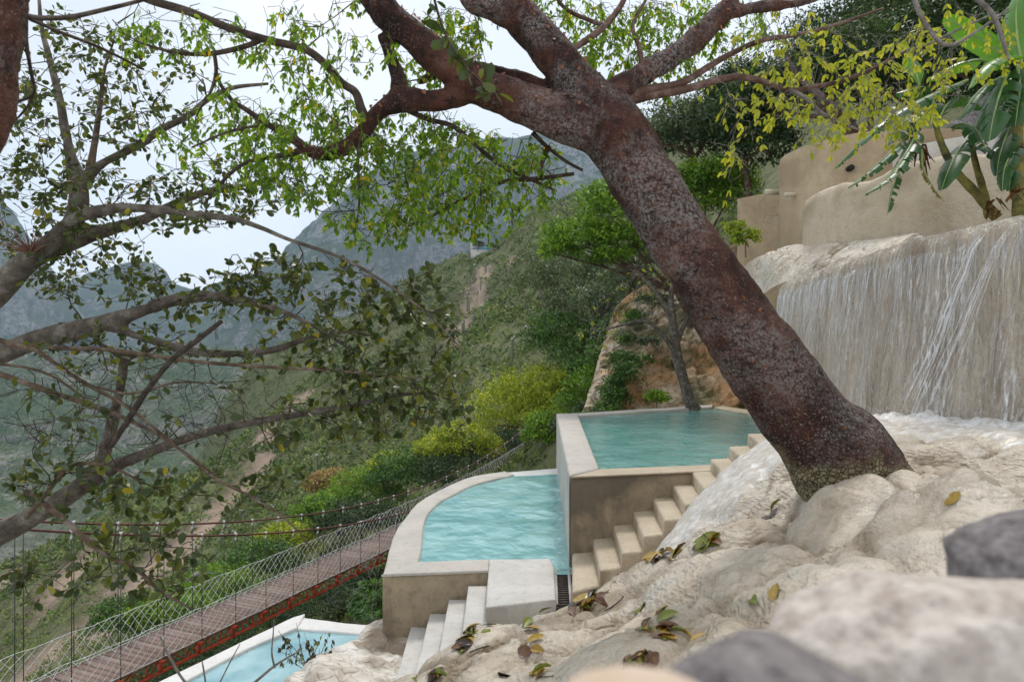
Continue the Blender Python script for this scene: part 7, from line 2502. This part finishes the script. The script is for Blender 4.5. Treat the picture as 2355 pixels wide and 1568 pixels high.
curls = [curl_leaf(c_, w_, s_) for c_, w_, s_ in [(0.15, 0.55, 1), (0.5, 0.5, 2), (0.9, 0.45, 3), (-0.4, 0.5, 4), (0.3, 0.62, 5)]]
LM = {}
for mn in ('brown', 'yellow', 'green', 'dark'):
    for ci, (cv_, cq_) in enumerate(curls):
        me = mesh_np('fallen_leaf', cv_, cq_)
        me.materials.append(MAT['fallen_' + mn])
        LM[mn, ci] = me
WORD = {'brown': 'reddish-brown', 'yellow': 'yellow', 'green': 'olive green', 'dark': 'blackened'}
FL8 = [(1660, 1000, 'yyg', 'beside the wire grate'), (1740, 975, 'ggy', 'beside the wire grate'), (1600, 1085, 'b', 'just below the wire grate'), (1690, 1045, 'gb', 'beside the wire grate'), (1625, 975, 'd', 'beside the wire grate'),
       (1470, 1020, 'b', 'along the edge below the grey landing'), (1520, 1045, 'g', 'along the edge below the grey landing'), (1440, 1045, 'gy', 'along the edge below the grey landing'), (1380, 1075, 'gg', 'along the edge below the grey landing'), (1300, 1105, 'dg', 'along the edge below the grey landing'), (1780, 1050, 'b', 'just below the wire grate'),
       (1200, 1155, 'b', 'lying alone left of the leaf trail'), (1285, 1165, 'g', 'in the trail down the middle of the travertine'), (1315, 1205, 'y', 'in the trail down the middle of the travertine'), (1340, 1275, 'y', 'in the trail down the middle of the travertine'), (1350, 1345, 'y', 'in the trail down the middle of the travertine'), (1265, 1375, 'b', 'in the trail down the middle of the travertine'),
       (900, 1220, 'bgbd', 'in the heap below the lowest grey steps'), (850, 1290, 'bgy', 'in the heap below the lowest grey steps'), (830, 1345, 'bd', 'in the heap below the lowest grey steps'), (950, 1220, 'g', 'in the heap below the lowest grey steps'), (775, 1280, 'd', 'left of the heap below the grey steps'), (780, 1405, 'g', 'under the heap below the grey steps'),
       (640, 1340, 'gygb', 'on the mound edge beside the grey steps'), (570, 1320, 'gb', 'on the mound edge beside the grey steps'), (500, 1370, 'bgy', 'on the mound edge beside the grey steps'), (450, 1400, 'by', 'on the mound edge beside the grey steps'), (385, 1470, 'g', 'hanging over the lowest grey step'), (510, 1450, 'g', 'below the mound edge leaves'),
       (650, 1540, 'byd', 'in the cluster at the bottom edge of the travertine'), (525, 1555, 'g', 'in the cluster at the bottom edge of the travertine'), (1135, 1520, 'd', 'standing alone low on the travertine'), (1370, 1510, 'yy', 'low on the travertine right of the blackened one'), (1410, 1530, 'g', 'low on the travertine right of the blackened one'),
       (950, 1165, 'g', 'at the foot of the grey landing'), (1010, 1180, 'g', 'at the foot of the grey landing'), (2150, 715, 'yg', 'on the bank where the stream meets the stair'), (2220, 690, 'ggy', 'on the bank where the stream meets the stair'), (2300, 670, 'gg', 'on the bank where the stream meets the stair'), (1895, 850, 'd', 'by the foot of the cream stair'),
       (2230, 1100, 'gg', 'above the yellow-brown clump'), (2110, 1210, 'gg', 'beside the yellow-brown clump'), (2240, 1195, 'ybyb', 'in the yellow-brown clump on the bare travertine'), (2230, 1250, 'bb', 'in the yellow-brown clump on the bare travertine'), (2330, 1235, 'g', 'beside the yellow-brown clump'),
       (2000, 1440, 'gd', 'in the dark clump near the grey stone'), (2070, 1410, 'ddb', 'in the dark clump near the grey stone'), (2110, 1425, 'bb', 'in the dark clump near the grey stone'), (2060, 1055, 'g', 'stuck in a travertine fold')]
FL9 = [(120, 630, 'gdg', 'on the wet ledge below the stream'), (220, 605, 'ggg', 'on the wet ledge below the stream'), (650, 375, 'g', 'on the brown stained rock under the trunk'), (585, 405, 'd', 'on the brown stained rock under the trunk'), (650, 960, 'y', 'at the edge of the pale boulder'), (495, 1035, 'g', 'at the edge of the pale boulder'), (20, 1250, 'y', 'above the grey stone'), (115, 1270, 'y', 'above the grey stone'), (1865, 330, 'y', 'stranded on the wet travertine right of the trunk')]
KEY = dict(b='brown', y='yellow', g='green', d='dark')
for lst, ox, oy in ((FL8, 785.5, 1045.4), (FL9, 1569.6, 1045.4)):
    for zx, zy, kinds, where in lst:
        extra = ''.join(rl.choice(list('bygbyd'), 3)) if len(kinds) > 1 else ''
        for kk in kinds + extra:
            px, py = ox + zx / 3 + rl.normal(0, 6 if len(kinds) > 1 else 0), oy + zy / 3 + rl.normal(0, 4 if len(kinds) > 1 else 0)
            g = ray_trav(px, py)
            if g is None or g[1] > 9.5:
                continue
            e = 0.04
            nx_ = -(trav_z(g[0] + e, g[1]) - trav_z(g[0] - e, g[1])) / (2 * e)
            ny_ = -(trav_z(g[0], g[1] + e) - trav_z(g[0], g[1] - e)) / (2 * e)
            nn_ = Vector((nx_, ny_, 1)).normalized()
            d_ = Vector((rl.normal(), rl.normal(), 0)).normalized()
            s_ = nn_.cross(d_).normalized()
            d_ = s_.cross(nn_)
            L = rl.uniform(0.11, 0.175) * float(np.clip(g[1] / 5.0, 0.6, 1.1))
            M = Matrix(((d_.x, s_.x, nn_.x, 0), (d_.y, s_.y, nn_.y, 0), (d_.z, s_.z, nn_.z, 0), (0, 0, 0, 1))) @ Matrix.Rotation(rl.normal(0, 0.25), 4, 'X') @ Matrix.Diagonal((L, L, L, 1))
            M.translation = Vector(g) + nn_ * rl.uniform(0.001, 0.010)
            cname = KEY[kk]
            o = inst('fallen_leaf', LM[cname, int(rl.integers(0, 5))], M)
            tag(o, WORD[cname] + ' fallen leaf ' + where, 'leaf', 'fallen leaves on the travertine', 'thing')
# bare twigs lying on the travertine
for pts, lab in [([(1390, 1408), (1405, 1400), (1425, 1385), (1434, 1376)], 'thin black twig lying below the cream stair'), ([(1080, 1508), (1100, 1495), (1125, 1488)], 'thin brown twig under the leaf heap')]:
    pp_ = [ray_trav(*q) + np.array((0, 0, 0.012)) for q in pts]
    m = MB()
    m.add(*tube(catmull(np.array(pp_), 5), 0.005, 5))
    o = m.build('twig', MAT['bark_dead'])
    tag(o, lab, 'twig', None, 'thing')

# ------------------------------------------------------------------ withered shrub on the rubble
rs_ = np.random.default_rng(61)
ws = thing('withered_shrub', 'withered shrub with shrivelled dark leaves on the rubble above the lower pool', 'shrub', P(716, 1548, 9.9))
st_l = []
b0 = P(716, 1548, 9.9)
for tx, ty in [(682, 1432), (660, 1470), (700, 1455), (722, 1468), (742, 1458), (760, 1452), (765, 1478), (648, 1500), (690, 1490), (735, 1490), (640, 1448), (750, 1505), (668, 1520), (710, 1500)]:
    e = P(tx, ty, 9.9 + rs_.normal(0, 0.25))
    mid_ = b0 * 0.5 + e * 0.5 + rs_.normal(0, 0.05, 3)
    pth = catmull(np.array([b0 + rs_.normal(0, 0.04, 3), mid_, e]), 6)
    st_l.append((pth, np.linspace(0.008, 0.003, len(pth))))
    m = MB()
    m.add(*tube(pth, np.linspace(0.009, 0.003, len(pth)), 5))
    m.build('stem', MAT['bark_twig_grey'], ws)
gw = Grower(st_l, rs_)
gw.grow(zone_targets([(700, 1495, 65, 45, 9.6, 10.2, 60)], rs_), 0.002, 0.005, 0.2, 0, 0.06, 0.5, 4, 0.006)
gw.mb.build('twigs', MAT['bark_twig_grey'], ws)['kind'] = 'stuff'
lw = simple_leaves(gw.tips + st_l, rs_, 3, 0.075, 0.95, 0.5)
lw[1][:, 2] = -np.abs(lw[1][:, 2]) - 1.2
mdk = mesh_np('leaf', *curl_leaf(0.9, 0.4, 6))
mdk.materials.append(MAT['fallen_dark'])
mgn = mesh_np('leaf', *curl_leaf(0.3, 0.5, 7))
mgn.materials.append(MAT['fallen_green'])
for i in range(len(lw[0])):
    inst('leaf', mdk if rs_.random() < 0.72 else mgn, leaf_matrix(lw[0][i], lw[1][i], lw[2][i], lw[3][i]), ws)
# bare branch poking up in front of the lower pool
bb = thing('bare_branch', 'bare grey forked branch sticking up before the lower pool', 'branch', P(560, 1600, 8.5))
for ln in [[(480, 1640, 8.5, 7), (570, 1580, 8.5, 7), (625, 1535, 8.6, 6), (655, 1515, 8.6, 5), (690, 1495, 8.7, 3)], [(632, 1535, 8.6, 5), (625, 1500, 8.6, 4), (628, 1460, 8.6, 3), (630, 1425, 8.6, 2)],
           [(490, 1640, 8.0, 6), (420, 1560, 8.0, 6), (385, 1500, 8.0, 5), (368, 1462, 8.0, 4)], [(480, 1620, 8, 4), (470, 1550, 8, 4), (465, 1520, 8, 3)], [(490, 1600, 8, 4), (530, 1520, 8.1, 3), (552, 1480, 8.2, 2)]]:
    t = limb(ln, 5)
    m = MB()
    m.add(*tube(t[0], t[1], 7))
    m.build('stem', MAT['bark_twig_grey'], bb)

# bleached twiggy bush at the corner of the middle pool
db = thing('dry_bush', 'tangle of bleached bare twigs against the corner of the middle pool', 'shrub', P(860, 1440, 12.6))
gd_ = Grower([limb([(870, 1440, 12.5, 6), (865, 1400, 12.8, 5), (858, 1360, 13.2, 4), (850, 1320, 13.5, 3)], 5)], rs_)
gd_.grow(zone_targets([(845, 1330, 45, 60, 12.4, 14.2, 46), (800, 1360, 60, 50, 12.6, 14.5, 36), (860, 1410, 20, 30, 12.2, 13, 20), (780, 1300, 50, 30, 13.5, 15, 14)], rs_), 0.003, 0.014, 0.25, 0.0, 0.2, 2.5, 4, 0.006)
gd_.mb.build('branches', MAT['bark_twig_grey'], db)

# ------------------------------------------------------------------ alike things told apart by their place
ORD = ['second', 'third', 'fourth', 'fifth', 'sixth', 'seventh', 'eighth', 'ninth', 'tenth', 'eleventh', 'twelfth', 'thirteenth', 'fourteenth', 'fifteenth', 'sixteenth', 'seventeenth', 'eighteenth', 'nineteenth', 'twentieth']
same = {}
for o in bpy.data.objects:
    if o.parent is None and o.get('label') and o.get('group'):
        same.setdefault(o['label'], []).append(o)
for lab, os_ in same.items():
    n = len(os_)
    if n < 2:
        continue
    os_.sort(key=lambda o: WL[o.name][0] / WL[o.name][1])
    for k, o in enumerate(os_):
        w = 'leftmost one' if k == 0 else 'rightmost one' if k == n - 1 else ORD[min(k - 1, 18)] + ' from left'
        o['label'] = lab + ', ' + w

# ------------------------------------------------------------------ the air of the canyon
V, Fq = box8([(-5200, -80, -420), (5200, -80, -420), (5200, 4600, -420), (-5200, 4600, -420), (-5200, -80, 1150), (5200, -80, 1150), (5200, 4600, 1150), (-5200, 4600, 1150)])
hzb = NB('haze')
pv = hzb.n('ShaderNodeVolumePrincipled')
pv.inputs['Color'].default_value = (0.60, 0.79, 1.0, 1)
pv.inputs['Density'].default_value = 0.00013
pv.inputs['Anisotropy'].default_value = 0.15
for _a in ('Density Attribute', 'Color Attribute', 'Temperature Attribute'):
    if _a in pv.inputs:
        pv.inputs[_a].default_value = ''
hzb.m.cycles.homogeneous_volume = True
hzb.t.links.new(pv.outputs[0], hzb.out.inputs['Volume'])
hz = obj('haze', V, Fq, hzb.m, smooth=False)
tag(hz, 'thin blue haze filling the canyon air', 'haze', kind='stuff')
